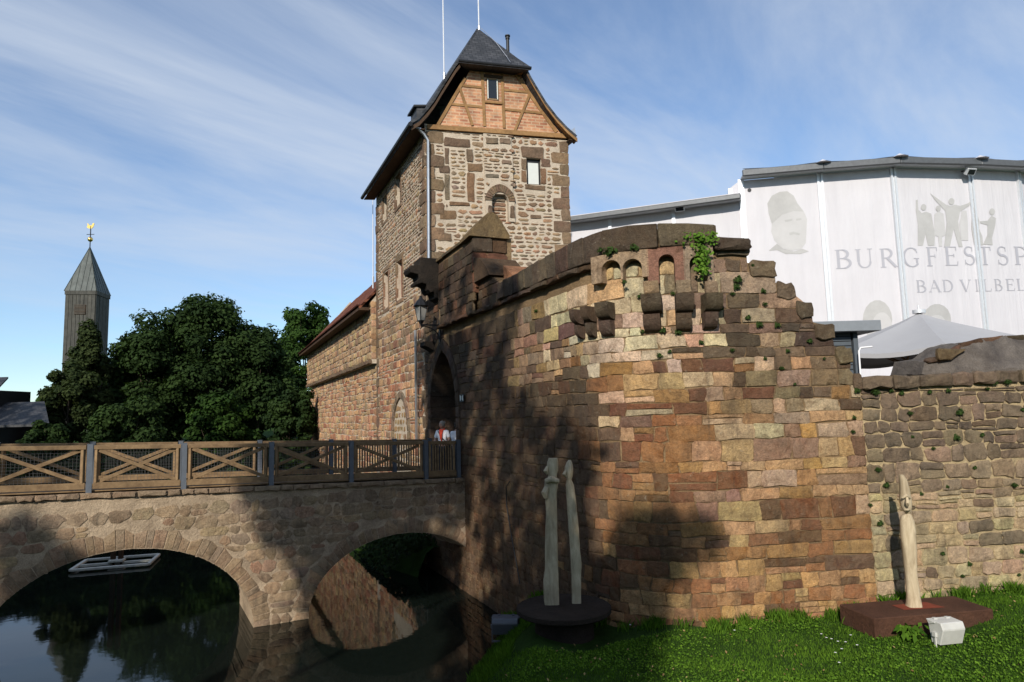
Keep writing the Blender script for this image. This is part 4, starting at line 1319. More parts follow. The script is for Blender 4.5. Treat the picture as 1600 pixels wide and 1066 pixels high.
# ---------- roof: bell-cast half-hip
DB = .42
TB = Plane((TFRONT.p(0, 0, DB).x, TFRONT.p(0, 0, DB).y), E1, (0.243, -0.970))
Lp = [TB.at(u, v) for u, v in ((643, 193), (655, 186), (668, 172), (680, 156), (690, 139), (702, 120), (712, 104), (720, 94))]
Rp = [TB.at(u, v) for u, v in ((902, 212), (887, 199), (871, 182), (854, 160), (840, 137), (830, 120), (823, 106))]
def RPt(s, z, d): return TB.p(s, z, 0) + e2 * d
zh = (Lp[-1][1] + Rp[-1][1]) / 2
sl, sr = Lp[-1][0], Rp[-1][0]
smid = (sl + sr) / 2
SET = 1.55
zr = 20.6
for _ in range(40):
    pj = proj(RPt(smid, zr, SET))
    zr += (pj[1] - 47) * .02
LB = TLEN + .55                    # roof length
up = e2
def roof_side(pts, name):
    rows = [(s, z) for s, z in pts] + [(smid, zr)]
    n = len(rows)
    vs, fs = [], []
    # front edge follows the barge, the last row starts at the ridge set back
    nseg = 6
    for i, (s, z) in enumerate(rows):
        start = SET if i == n - 1 else 0.0
        for j in range(nseg + 1):
            d = start + (LB - start) * j / nseg
            sag = 0
            vs.append(RPt(s, z, d))
    for i in range(n - 1):
        for j in range(nseg):
            a = i * (nseg + 1) + j
            fs.append((a, a + 1, a + nseg + 2, a + nseg + 1))
    me = mesh(name, vs, fs, None, None)
    bm = bmesh.new(); bm.from_mesh(me)
    bmesh.ops.solidify(bm, geom=bm.faces[:], thickness=.10)
    bmesh.ops.recalc_face_normals(bm, faces=bm.faces)
    bm.to_mesh(me); bm.free()
    def uv(co):
        r = (co - TB.o); return (r.dot(e2), co.z * 1.25 + .3 * r.dot(e1) * 0)
    set_uv(me, uv)
    return link(name, me, MAT['slate'], tower)
roof_side(Lp, 'roof_slope'); roof_side(Rp, 'roof_slope')
# hip
a_, b_ = TB.p(sl - .12, zh - .06, .16), TB.p(sr + .14, zh - .06, .16)
m1, m2 = RPt(sl + (smid - sl) * .2 - .05, zh + (zr - zh) * .2 + .02, SET * .2 - .04), RPt(sr + (smid - sr) * .2 + .05, zh + (zr - zh) * .2 + .02, SET * .2 - .04)
c_ = RPt(smid, zr + .03, SET - .02)
me = mesh('roof_hip', [a_, b_, m2, m1, c_, a_ - Vector((0, 0, .12)), b_ - Vector((0, 0, .12)), RPt(smid, zh - .1, SET)], [(0, 1, 2, 3), (3, 2, 4), (5, 6, 1, 0), (5, 0, 3, 4, 7), (6, 7, 4, 2, 1), (5, 7, 6)])
set_uv(me, lambda co: ((co - TB.o).dot(e1), co.z * 1.2))
link('roof_hip', me, MAT['slate'], tower)
mb = MB(); mb.tube([a_ + Vector((0, 0, -.04)), b_ + Vector((0, 0, -.04))], .06, 8); mb.build('hip_gutter', MAT['dark_metal'], tower, smooth=40)
# barge boards and soffits
for pts, nm in ((Lp, 'barge_board'), (Rp, 'barge_board')):
    mb = MB()
    for (s0_, z0_), (s1_, z1_) in zip(pts[:-1], pts[1:]):
        mb.prism([TB.p(s0_, z0_ - .10, .0), TB.p(s1_, z1_ - .10, .0), TB.p(s1_, z1_ - .26, .0), TB.p(s0_, z0_ - .26, .0)], TB.n * -.05)
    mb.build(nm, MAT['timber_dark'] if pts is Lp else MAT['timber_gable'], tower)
    mb = MB()
    for (s0_, z0_), (s1_, z1_) in zip(pts[:-1], pts[1:]):
        mb.prism([TB.p(s0_, z0_ - .15, -.05), TB.p(s1_, z1_ - .15, -.05), TB.p(s1_, z1_ - .15, -DB + .0), TB.p(s0_, z0_ - .15, -DB + .0)], (0, 0, -.04))
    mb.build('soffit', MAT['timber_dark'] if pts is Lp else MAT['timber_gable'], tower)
# gable wall (brick) and its oak frame
gp = [(678, 200), (706, 160), (728, 122), (734, 110), (818, 118), (836, 144), (856, 178), (880, 214)]
gs = [TFRONT.at(u, v) for u, v in gp]
vs, fs = slab(TFRONT, gs, -.25, .015)
me = mesh('gable_wall', vs, fs)
set_uv(me, lambda co: ((co - v3(T0)).dot(e1), co.z))
link('gable_wall', me, MAT['brick'], tower)
def tim(u0, v0, u1, v1, wpx, proud=.05, mat='timber_gable'):
    a, b = TFRONT.at(u0, v0), TFRONT.at(u1, v1)
    mb = MB()
    mb.bar(TFRONT.p(*a, proud / 2 + .0), TFRONT.p(*b, proud / 2 + .0), proud, wpx / 41.0, up=None if abs(u1 - u0) > abs(v1 - v0) else None)
    # keep the bar lying in the wall plane
    mb.v = []; mb.f = []; mb.c = []
    A, B = Vector((a[0], a[1])), Vector((b[0], b[1]))
    t = (B - A).normalized(); nrm = Vector((-t.y, t.x)) * (wpx / 98.0)
    q = [A + nrm, B + nrm, B - nrm, A - nrm]
    mb.prism([TFRONT.p(p.x, p.y, -.02) for p in q], TFRONT.n * (proud + .02 + rng.uniform(-.004, .004)))
    return mb.build('timber', MAT[mat], tower, bevel=.006)
tim(667, 199, 884, 214, 9, .09, 'timber_gable')
tim(806, 117, 869, 207, 7); tim(727, 122, 684, 196, 6)
tim(753, 112, 757, 198, 5.5, .055); tim(784, 116, 787.5, 201, 5.5, .055)
tim(719, 134, 753, 137.5, 5, .045); tim(787, 141, 823, 144.5, 5, .045); tim(701, 163, 755, 168, 5, .045); tim(788, 171.5, 846, 177.5, 5, .045)
tim(718, 138, 738, 197, 5, .06); tim(827, 149, 804, 205, 5, .06)
tim(756, 119, 785, 122, 6, .062, 'timber_dark'); tim(757, 160, 785, 162.5, 4.5, .075, 'timber_gable')
gw = rect_px(TFRONT, 760, 124, 778.5, 157)
mb = MB(); mb.prism([TFRONT.p(gw[0], gw[2], .01), TFRONT.p(gw[1], gw[2], .01), TFRONT.p(gw[1], gw[3], .01), TFRONT.p(gw[0], gw[3], .01)], TFRONT.n * .03)
wo = mb.build('window', MAT['timber_rail'], tower)
mb = MB(); mb.prism([TFRONT.p(gw[0] + .07, gw[2] + .06, .03), TFRONT.p(gw[1] - .07, gw[2] + .06, .03), TFRONT.p(gw[1] - .07, gw[3] - .06, .03), TFRONT.p(gw[0] + .07, gw[3] - .06, .03)], TFRONT.n * .014)
mb.build('pane', MAT['glass_dark'], wo)
mb = MB()
for s_ in (gw[0] + .05, gw[1] - .05): mb.bar(TFRONT.p(s_, gw[2] + .03, .05), TFRONT.p(s_, gw[3] - .03, .05), .03, .03)
mb.build('frame', MAT['glass_white'], wo)
mb = MB(); mb.box(TFRONT.p(TFRONT.at(811, 115)[0], TFRONT.at(811, 115)[1], .2), .09, .2, .09, (e1, TFRONT.n, Vector((0, 0, 1)))); mb.build('purlin_end', MAT['timber_gable'], tower)
# eave soffits on both long sides
mb = MB()
zso = Lp[0][1] - .13
mb.prism([RPt(Lp[0][0] + .03, zso, .12), RPt(_sh + .02, zso + .02, .12), RPt(_sh + .02, zso + .02, LB - .03), RPt(Lp[0][0] + .03, zso, LB - .03)], (0, 0, -.03))
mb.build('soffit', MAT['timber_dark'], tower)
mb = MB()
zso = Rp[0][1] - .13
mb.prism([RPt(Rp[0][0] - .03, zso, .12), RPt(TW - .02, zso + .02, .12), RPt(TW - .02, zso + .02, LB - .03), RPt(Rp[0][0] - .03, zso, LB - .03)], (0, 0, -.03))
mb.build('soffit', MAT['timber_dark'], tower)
# eave gutter, downpipe
ge0, ge1 = TB.p(Lp[0][0] - .05, Lp[0][1] - .06, .1), RPt(Lp[0][0] - .05, Lp[0][1] - .06, LB)
mb = MB(); mb.tube([ge0, ge1], .085, 8); mb.build('gutter', MAT['dark_metal'], tower, smooth=40)
mb = MB()
pp = [TFRONT.p(*TB.at(645, 197), DB)]
pipe = [TB.p(*TB.at(646, 196), -.1), TFRONT.p(*TFRONT.at(652, 205), .25), TFRONT.p(*TFRONT.at(662, 213), .17), TFRONT.p(*TFRONT.at(668, 222), .14), TFRONT.p(*TFRONT.at(668.5, 300), .14), TFRONT.p(*TFRONT.at(669, 420), .14)]
mb.tube(pipe, .055, 8); mb.build('downpipe', MAT['zinc'], tower, smooth=40)
# dormer on the left slope
DP = Plane(((o + e2 * 2.6).x, (o + e2 * 2.6).y), E1, (0.243, -0.970))
d0, d1 = DP.at(651, 182), DP.at(651, 167)
sx = d0[0]
mb = MB()
def bx3(s0_, s1_, z0_, z1_, l0, l1):
    return [DP.p(s0_, z0_, -l0), DP.p(s1_, z0_, -l0), DP.p(s1_, z1_, -l0), DP.p(s0_, z1_, -l0)], e2 * (l1 - l0)
mb.prism(*bx3(sx, sx + 1.0, d0[1] - .1, d1[1], 0, .9))
dm = mb.build('dormer', MAT['slate'], tower); set_uv(dm.data, lambda co: (co.x, co.z))
mb = MB(); mb.prism([DP.p(sx - .12, d1[1] - .03, .08), DP.p(sx + 1.2, d1[1] + .10, .08), DP.p(sx + 1.2, d1[1] + .17, .08), DP.p(sx - .12, d1[1] + .05, .08)], e2 * 1.05)
x_ = mb.build('dormer_roof', MAT['dark_metal'], tower)
mb = MB(); mb.prism([DP.p(sx - .015, d0[1] + .1, -.25), DP.p(sx - .015, d1[1] - .12, -.25), DP.p(sx - .015, d1[1] - .12, -.85), DP.p(sx - .015, d0[1] + .1, -.85)], e1 * .01)
mb.build('dormer_pane', MAT['glass_dark'], tower)
# flue, conductor, roof ladder hook
CP = Plane(((o + e2 * 2.4).x, (o + e2 * 2.4).y), E1, (0.243, -0.970))
c0, c1 = CP.at(794, 95), CP.at(791.5, 57)
mb = MB(); mb.tube([CP.p(*c0), CP.p(c0[0], c1[1])], .075, 10); mb.tube([CP.p(c0[0], c1[1]), CP.p(c0[0], c1[1] + .04)], .12, 10); mb.tube([CP.p(c0[0], c1[1] - .12), CP.p(c0[0], c1[1] - .06)], .10, 10)
mb.build('flue', MAT['dark_metal'], tower, smooth=40)
mb = MB(); mb.tube([c_ + Vector((.1, -.05, .0)), TB.p(smid + .25, zh + 1.25, -.60), TB.p(smid + .55, zh + .42, -.12), TB.p(smid + .62, zh + .05, .15)], .012, 5)
mb.build('lightning_conductor', MAT['zinc'], tower)
mb = MB(); mb.prism([TB.p(Rp[0][0] - .3, Rp[0][1] + .22, -.2), TB.p(Rp[0][0] + .05, Rp[0][1] - .02, -.2), TB.p(Rp[0][0] - .02, Rp[0][1] + .42, -.2)], e2 * .02)
mb.build('roof_flashing', MAT['zinc'], tower)

# flag poles / lightning rods (thin white masts)
def mast(u0, v0, u1, v1, plane_off, label, r=.03):
    PL = Plane(((o + e2 * plane_off).x, (o + e2 * plane_off).y), E1, (0.243, -0.970))
    a, b = PL.at(u0, v0), PL.at(u1, v1)
    t = empty('lightning_rod', PL.p(*a), label, 'lightning rod', 'thin white rods on the castle roofs')
    mb = MB(); mb.tube([PL.p(a[0], a[1] - .3), PL.p(a[0], (a[1] + b[1]) / 2), PL.p(a[0], b[1])], [r, r, r * .7], 6); mb.build('rod', MAT['mast'], t, smooth=60)
    mb = MB(); mb.tube([PL.p(a[0], a[1] - .35), PL.p(a[0], a[1] + .25)], r * 2, 8); mb.build('socket', MAT['zinc'], t, smooth=60)
mast(694, 122, 688, -60, 4.2, 'thin white rod rising from the left roof slope of the tower')
mast(748.5, 50, 745, -60, SET - DB, 'thin white rod standing on the ridge tip of the tower')
mast(583, 440, 579, 310, 9.2, 'short white rod left of the tower above the wing roof', .025)

# =================================================================== LEFT WING
rng = random.Random(8)
wing = empty('castle_wing', TLEFT.p(20, 0), 'long low stone wing with red tile roof and jettied upper wall left of the tower', 'castle wing')
s_a, s_b = TLEN + .01, TLEFT.at(485, 650)[0]
s_b2 = TLEFT.at(480, 580, .25)[0]
Z_LED = (TLEFT.at(587, 568)[1] + TLEFT.at(485, 606)[1]) / 2
ze0, ze1 = TLEFT.at(587, 463, .25)[1], TLEFT.at(482, 548, .25)[1]
Z_EV = (ze0 + ze1) / 2
wmas = Masonry(MAT['towerstone'])
def wcol(s, z, r):
    if z < Z_LED: return pick(r, [(4, s2l(206, 162, 120, 1.05)), (3, s2l(190, 136, 102, 1.0)), (4, s2l(210, 174, 132, 1.05)), (3, s2l(172, 144, 112, 1.0)), (2, s2l(166, 106, 80, .95))])
    return pick(r, [(4, s2l(180, 150, 114, 1.0)), (4, s2l(200, 168, 126, 1.0)), (2, s2l(150, 124, 98, .95)), (1, s2l(164, 124, 94, .95))])
courses(wmas, TLEFT, lambda s, z: (s > s_a) & (s < s_b), s_a, s_b, -.2, Z_LED - .02, lambda z, r: r.uniform(.22, .44), lambda z, r, h: r.uniform(.3, .85), wcol, rng, joint=.02, proud=.025, cut=.22, bev=.02, jit=.04, wob=.05, split=.2, step=.05)
courses(wmas, TLEFT, lambda s, z: (s > s_a) & (s < s_b2), s_a, s_b2, Z_LED + .2, Z_EV, lambda z, r: r.uniform(.26, .4), lambda z, r, h: r.uniform(.35, .75), wcol, rng, joint=.02, proud=.035, cut=.22, bev=.025, jit=.02, wob=.02, split=.08, step=.05, offf=lambda s, z: .25)
s = s_a
while s < s_b2 - .2:
    l = min(rng.uniform(.6, 1.1), s_b2 - s)
    vs, fs = stone_geo(TLEFT, [(s, Z_LED), (s + l, Z_LED), (s + l, Z_LED + .2), (s, Z_LED + .2)], rng, .006, .06, .1, .02, .01, .28)
    wmas.add(vs, fs, s2l(110, 92, 74, .75), rng, name='ledge_stone'); s += l
mb = MB()
mb.prism([TLEFT.p(s_a, -.3, -.01), TLEFT.p(s_b, -.3, -.01), TLEFT.p(s_b, -.3, -6), TLEFT.p(s_a, -.3, -6)], (0, 0, Z_LED + .3))
mb.prism([TLEFT.p(s_a, Z_LED, .24), TLEFT.p(s_b2, Z_LED, .24), TLEFT.p(s_b2, Z_LED, -6.2), TLEFT.p(s_a, Z_LED, -6.2)], (0, 0, Z_EV - Z_LED + .02))
mb.build('wall_core', MAT['mortar_pale'], wing)
for k in range(9):
    za = Z_LED + .2 + k * (Z_EV - Z_LED - .2) / 9; zb = za + (Z_EV - Z_LED - .2) / 9
    ef2 = EndFace(0, 0); ef2.p = lambda s, z, d=0.0: TLEFT.p(s_a - d, z, s)
    vs, fs = stone_geo(ef2, [(.0, za), (.26, za), (.26, zb), (.0, zb)], rng, .006, .03, .15, .015, .01, .0)
    wmas.add(vs, fs, wcol(s_a, za, rng), rng, name='quoin')
wmas.build(wing)
# the roof: rafters, eaves and tile courses
ov, pitch = .62, 1.06
ea = lambda s, d, dz=0: TLEFT.p(s, Z_EV + .05 + (.25 + ov - d) * pitch + dz - ov * pitch * .0 - .35, d)
vs, fs = [], []
ncol = 60
rows = [.25 + ov, .25, -1.0, -2.3, -3.2]
for s_i in range(ncol + 1):
    s = s_a - .0 + (s_b2 + .5 - s_a) * s_i / ncol
    for d in rows: vs.append(ea(s, d, .03 * sin(s * 1.9)))
nr = len(rows)
for i in range(ncol):
    for j in range(nr - 1): fs.append((i * nr + j, i * nr + j + 1, (i + 1) * nr + j + 1, (i + 1) * nr + j))
me = mesh('roof_slope', vs, fs)
bm = bmesh.new(); bm.from_mesh(me); bmesh.ops.solidify(bm, geom=bm.faces[:], thickness=.10); bmesh.ops.recalc_face_normals(bm, faces=bm.faces); bm.to_mesh(me); bm.free()
set_uv(me, lambda co: ((co - v3(T0)).dot(e2), co.z * 1.1))
link('roof_slope', me, MAT['tile'], wing)
mb = MB()
s = s_a
while s < s_b2 + .4:
    mb.box(ea(s + .11, .25 + ov - .02, .05), .10, .10, .035, (e2, TLEFT.n, Vector((0, 0, 1)))); s += .24
et = mb.build('eave_tiles', MAT['tile'], wing); et['kind'] = 'stuff'
mb = MB(); mb.bar(ea(s_a, .3 + ov * .5, -.36), ea(s_b2 + .3, .3 + ov * .5, -.36), .5, .14); mb.build('eave_board', MAT['timber_dark'], wing)
mb = MB(); mb.prism([TLEFT.p(s_b2, Z_EV, .24), TLEFT.p(s_b2, Z_EV + 4.2, -3.2), TLEFT.p(s_b2, Z_EV, -6.2)], e2 * -.2); mb.prism([TLEFT.p(s_a + .1, Z_EV, .24), TLEFT.p(s_a + .1, Z_EV + 4.0, -3.0), TLEFT.p(s_a + .1, Z_EV, -6.2)], e2 * .2)
mb.build('gable_end', MAT['mortar_pale'], wing)
vs = [ea(s_a, -3.2), ea(s_b2 + .5, -3.2), TLEFT.p(s_b2 + .5, Z_EV - .2, -6.8), TLEFT.p(s_a, Z_EV - .2, -6.8)]
mb = MB(); mb.prism(vs, (0, 0, -.1)); x_ = mb.build('rear_slope', MAT['tile'], wing); set_uv(x_.data, lambda co: ((co - v3(T0)).dot(e2), co.z))
mb = MB(); mb.box(TLEFT.p(s_a + .55, Z_EV - .25, .5), .12, .12, .14, (e2, TLEFT.n, Vector((0, 0, 1)))); mb.build('eave_lamp', MAT['dark_metal'], wing)
# lower pipe by the gate
mb = MB()
a_, b_ = CASTLE.at(654, 505), CASTLE.at(653, 685)
mb.tube([CASTLE.p(a_[0], 8.6, .12), CASTLE.p(a_[0], b_[1], .12), CASTLE.p(a_[0] - .15, b_[1] - .2, .15)], .055, 8)
mb.build('downpipe', MAT['zinc'], castle, smooth=40)

# =================================================================== STONE BRIDGE
rng = random.Random(31)
bridge = empty('stone_bridge', BRIDGE.p(5, 0), 'rubble stone footbridge with two round arches crossing the moat to the gate', 'bridge')
deck_z = lambda t: 3.42 + .030 * min(max(t, 0), 13)
BW = 2.7
T_END = 17.0
A1 = (9.02, 2.94, 2.22); A2 = (1.98, 2.70, 1.90)      # centre, half span, rise
_c = BRIDGE.at(215, 857); _d = BRIDGE.at(625, 834)
A1 = (9.02, 2.94, _c[1]); A2 = (1.98, 2.70, _d[1])
def arch_hw(A, z, g=0.0):
    zz_ = max(z, 0) / (A[2] + g)
    return (A[1] + g) * sqrt(max(0, 1 - zz_ * zz_)) if zz_ < 1 else 0
def br_in(t, z, g=0.0):
    m = (t > -.4) & (t < T_END)
    m &= (3.42 + .030 * np.clip(t, 0, 13) - .02) > z
    for A in (A1, A2): m &= ~(np.abs(t - A[0]) < arch_hw(A, z, g))
    return m
bmas = Masonry(MAT['bridgestone'])
def bcol(t, z, r):
    zz_ = z - deck_z(t)
    if zz_ > -.38: return pick(r, [(4, s2l(92, 80, 66, .7)), (2, s2l(70, 62, 54, .7)), (2, s2l(150, 130, 104, .75))])
    if z < .14: return s2l(70, 66, 48, .7)
    return pick(r, [(6, s2l(180, 160, 128, .8)), (4, s2l(168, 144, 112, .8)), (2, s2l(188, 142, 114, .88)), (3, s2l(166, 152, 132, .88)), (1, s2l(172, 112, 88, .85)), (2, s2l(202, 176, 132, .9)), (1, s2l(112, 98, 82, .75))])
courses(bmas, BRIDGE, lambda t, z: br_in(t, z, .44) & (t > .0), 0, 15.2, -.25, 3.27, lambda z, r: r.uniform(.17, .32), lambda z, r, h: r.uniform(.2, .55), bcol, rng, joint=.010, proud=.002, cut=.36, bev=.006, jit=.055, wob=.04, split=.1)
for A in (A1, A2):
    nv = 46
    pi_, po_ = [], []
    th = 0
    for i in range(nv + 1):
        an = pi - pi * i / nv + (rng.uniform(-.022, .022) if 0 < i < nv else 0)
        pi_.append((A[0] - A[1] * cos(an), A[2] * sin(an)))
        ex = .43 if i in (0, nv) else rng.uniform(.28, .52)
        ln = sqrt((cos(an) / A[1]) ** 2 + (sin(an) / A[2]) ** 2)
        po_.append((A[0] - A[1] * cos(an) - cos(an) / A[1] / ln * ex, A[2] * sin(an) + sin(an) / A[2] / ln * ex))
    sel = [i for i in range(nv + 1) if pi_[i][0] > -.05]
    voussoirs(bmas, BRIDGE, [pi_[i] for i in sel], [po_[i] for i in sel], -.06, .002, lambda a, b, r: pick(r, [(4, s2l(178, 152, 116, .75)), (2, s2l(164, 134, 102, .75)), (1, s2l(168, 126, 96, .75)), (2, s2l(156, 142, 122, .75))]), rng, gap=.014, name='arch_stone')
t = 0.0
while t < T_END - .3:
    l = rng.uniform(.3, .7)
    vs, fs = stone_geo(BRIDGE, [(t, deck_z(t) - .15), (t + l, deck_z(t + l) - .15), (t + l, deck_z(t + l) + rng.uniform(-.01, .01)), (t, deck_z(t))], rng, .008, .05, .15, .025, .015, .02)
    bmas.add(vs, fs, pick(rng, [(3, s2l(112, 98, 80, .7)), (2, s2l(84, 74, 62, .7)), (2, s2l(140, 122, 98, .75))]), rng, name='coping_stone')
    t += l
# solid body with the two vaults
mb = MB()
zs = list(np.concatenate([np.linspace(-.4, 2.5, 44), np.linspace(2.6, 3.3, 4)]))
backing(BRIDGE, lambda t, z: br_in(t, z) & (t > -.4), -.4, T_END, -.4, 3.80, BW, MAT['mortar_bridge'], bridge, dz=.045)
bmas.build(bridge)
mb = MB()
for k in range(8):
    for i in range(30):
        pass
mb.prism([BRIDGE.p(-.3, deck_z(0) + .02, -.1), BRIDGE.p(13, deck_z(13) + .02, -.1), BRIDGE.p(T_END, deck_z(13) + .02, -.1), BRIDGE.p(T_END, deck_z(13) + .02, -BW + .1), BRIDGE.p(13, deck_z(13) + .02, -BW + .1), BRIDGE.p(-.3, deck_z(0) + .02, -BW + .1)], (0, 0, .03))
mb.build('deck', MAT['timber_rail'], bridge)

# ---------- railings
def zd(t): return deck_z(t) + .055
def railing(dd, posts, label, pick_panels):
    """timber and steel railing at depth dd; posts = t positions"""
    root = empty('bridge_railing', BRIDGE.p((posts[0] + posts[-1]) / 2, deck_z(5), dd), label, 'railing', 'timber railings of the footbridge')
    bx = BRIDGE.d.to_3d() if hasattr(BRIDGE.d, 'to_3d') else BRIDGE.d
    bn = BRIDGE.n
    Z = Vector((0, 0, 1))
    H = 1.06
    for t in posts:
        mb = MB()
        zb, ztp = zd(t) - .16, zd(t) + H + .02
        for e in (-1, 1): mb.box(BRIDGE.p(t, (zb + ztp) / 2, dd + e * .055), .06, .008, (ztp - zb) / 2, (bx, bn, Z))
        mb.box(BRIDGE.p(t, (zb + ztp) / 2, dd), .007, .047, (ztp - zb) / 2, (bx, bn, Z))
        mb.box(BRIDGE.p(t, ztp + .006, dd), .066, .068, .006, (bx, bn, Z))
        mb.build('post', MAT['steel_grey'], root)
    for i, (ta, tb) in enumerate(zip(posts[:-1], posts[1:])):
        a, b = ta + .08, tb - .08
        P = lambda t, h, d=0.0: BRIDGE.p(t, zd(t) + h, dd + d)
        def beam(name, p, q, wd, ht, d=0.0):
            mb = MB(); mb.bar(p, q, wd, ht); return mb.build(name, MAT['timber_rail'], root, bevel=.006)
        beam('top_rail', P(a, H - .05), P(b, H - .05), .10, .10)
        beam('bottom_rail', P(a, .10), P(b, .10), .09, .15)
        beam('stile', P(a + .06, .17), P(a + .06, H - .10), .07, .10); beam('stile', P(b - .06, .17), P(b - .06, H - .10), .07, .10)
        if i not in pick_panels:
            beam('brace', P(a + .11, .19, .012), P(b - .11, H - .12, .012), .045, .085)
            beam('brace', P(a + .11, H - .12, -.034), P(b - .11, .19, -.034), .045, .085)
            mb = MB()
            k = a + .12
            while k < b - .1:
                mb.bar(P(k, .17, -.07), P(k, H - .1, -.07), .0045, .0045); k += .075
            h = .2
            while h < H - .1:
                mb.bar(P(a + .1, h, -.07), P(b - .1, h, -.07), .0045, .0045); h += .075
            o_ = mb.build('wire_mesh', MAT['wire'], root); o_['kind'] = 'stuff'
        else:
            n = max(4, int((b - a - .2) / .085))
            for k in range(n):
                t = a + .12 + (b - a - .24) * (k + .5) / n
                mb = MB(); mb.bar(P(t, .16, -.0), P(t, H - .1, -.0), .04, .05); mb.build('picket', MAT['timber_rail'], root)
    return root
pt = [BRIDGE.at(u, 720)[0] for u in (718, 667, 550, 425, 288, 140)]
pt += [pt[-1] + 2.15, pt[-1] + 4.3, pt[-1] + 6.4]
railing(.0 - .10, pt, 'near timber crossbrace railing with grey steel posts along the front edge of the stone bridge', (0,))
pf = [.10, 1.35, 3.45, 5.6, 7.75, 9.9, 12.0, 14.1, 16.2]
railing(-BW + .10, pf, 'far timber crossbrace railing seen through the near one across the bridge deck', (0, 1))

# ---------- lantern
rng = random.Random(77)
lq, lz = CASTLE.at(690, 508)
def out_at(u, q, z):
    best = min((abs(proj(CASTLE.p(q, z, d / 100))[0] - u), d / 100) for d in range(5, 200))
    return best[1]
lzc = CASTLE.at(690, 500)[1]
ld = out_at(658, lq, lz)
L = empty('wall_lantern', CASTLE.p(lq, lz, ld), 'black lantern with glass panes on a curved iron bracket beside the pointed gate arch', 'lantern')
lc = CASTLE.p(lq, 0, ld)
sc = 1.0
ztop_ = hit(658, 462, lc, (0, 1, 0)).z; zbot_ = hit(658, 503, lc, (0, 1, 0)).z
hh = ztop_ - zbot_
mb = MB()
for prof_ in ([(.02, 0), (.05, .03), (.11, .05), (.12, .08)],):
    mb.lathe((lc.x, lc.y, zbot_ - .10), [(.015, -.08), (.03, .0), (.10, .12), (.12, .15)], 4)
mb.build('base', MAT['dark_metal'], L)
mb = MB()
mb.lathe((lc.x, lc.y, zbot_), [(.115, .05), (.205, hh * .58)], 4); mb.build('glass', m_plain('frosted lantern glass', (0.35, 0.34, 0.31), 0.3, 0, 0.1), L)
mb = MB()
for k in range(4):
    an = pi / 2 * k
    mb.bar((lc.x + cos(an) * .118, lc.y + sin(an) * .118, zbot_ + .04), (lc.x + cos(an) * .212, lc.y + sin(an) * .212, zbot_ + hh * .59), .022, .022)
mb.lathe((lc.x, lc.y, zbot_), [(.22, hh * .57), (.25, hh * .60), (.25, hh * .62), (.13, hh * .82), (.07, hh * .88), (.05, hh * .93), (.06, hh * .95), (.02, hh * 1.0)], 8)
mb.build('cap', MAT['dark_metal'], L)
mb = MB()
mb.bar(CASTLE.p(lq, zbot_ - .10, ld), CASTLE.p(lq, zbot_ - .10, .06), .035, .05)
pts = [CASTLE.p(lq, zbot_ - .14 - .45 * (1 - cos(k / 8 * pi / 2)), ld * (1 - .0) * (1 - sin(k / 8 * pi / 2) * .88)) for k in range(9)]
mb.tube(pts, .02, 6)
mb.box(CASTLE.p(lq, zbot_ - .3, .07), .035, .02, .38, (Vector((DG[0], DG[1], 0)).normalized(), Vector((NG[0], NG[1], 0)).normalized(), Vector((0, 0, 1))))
mb.build('bracket', MAT['dark_metal'], L, smooth=40)

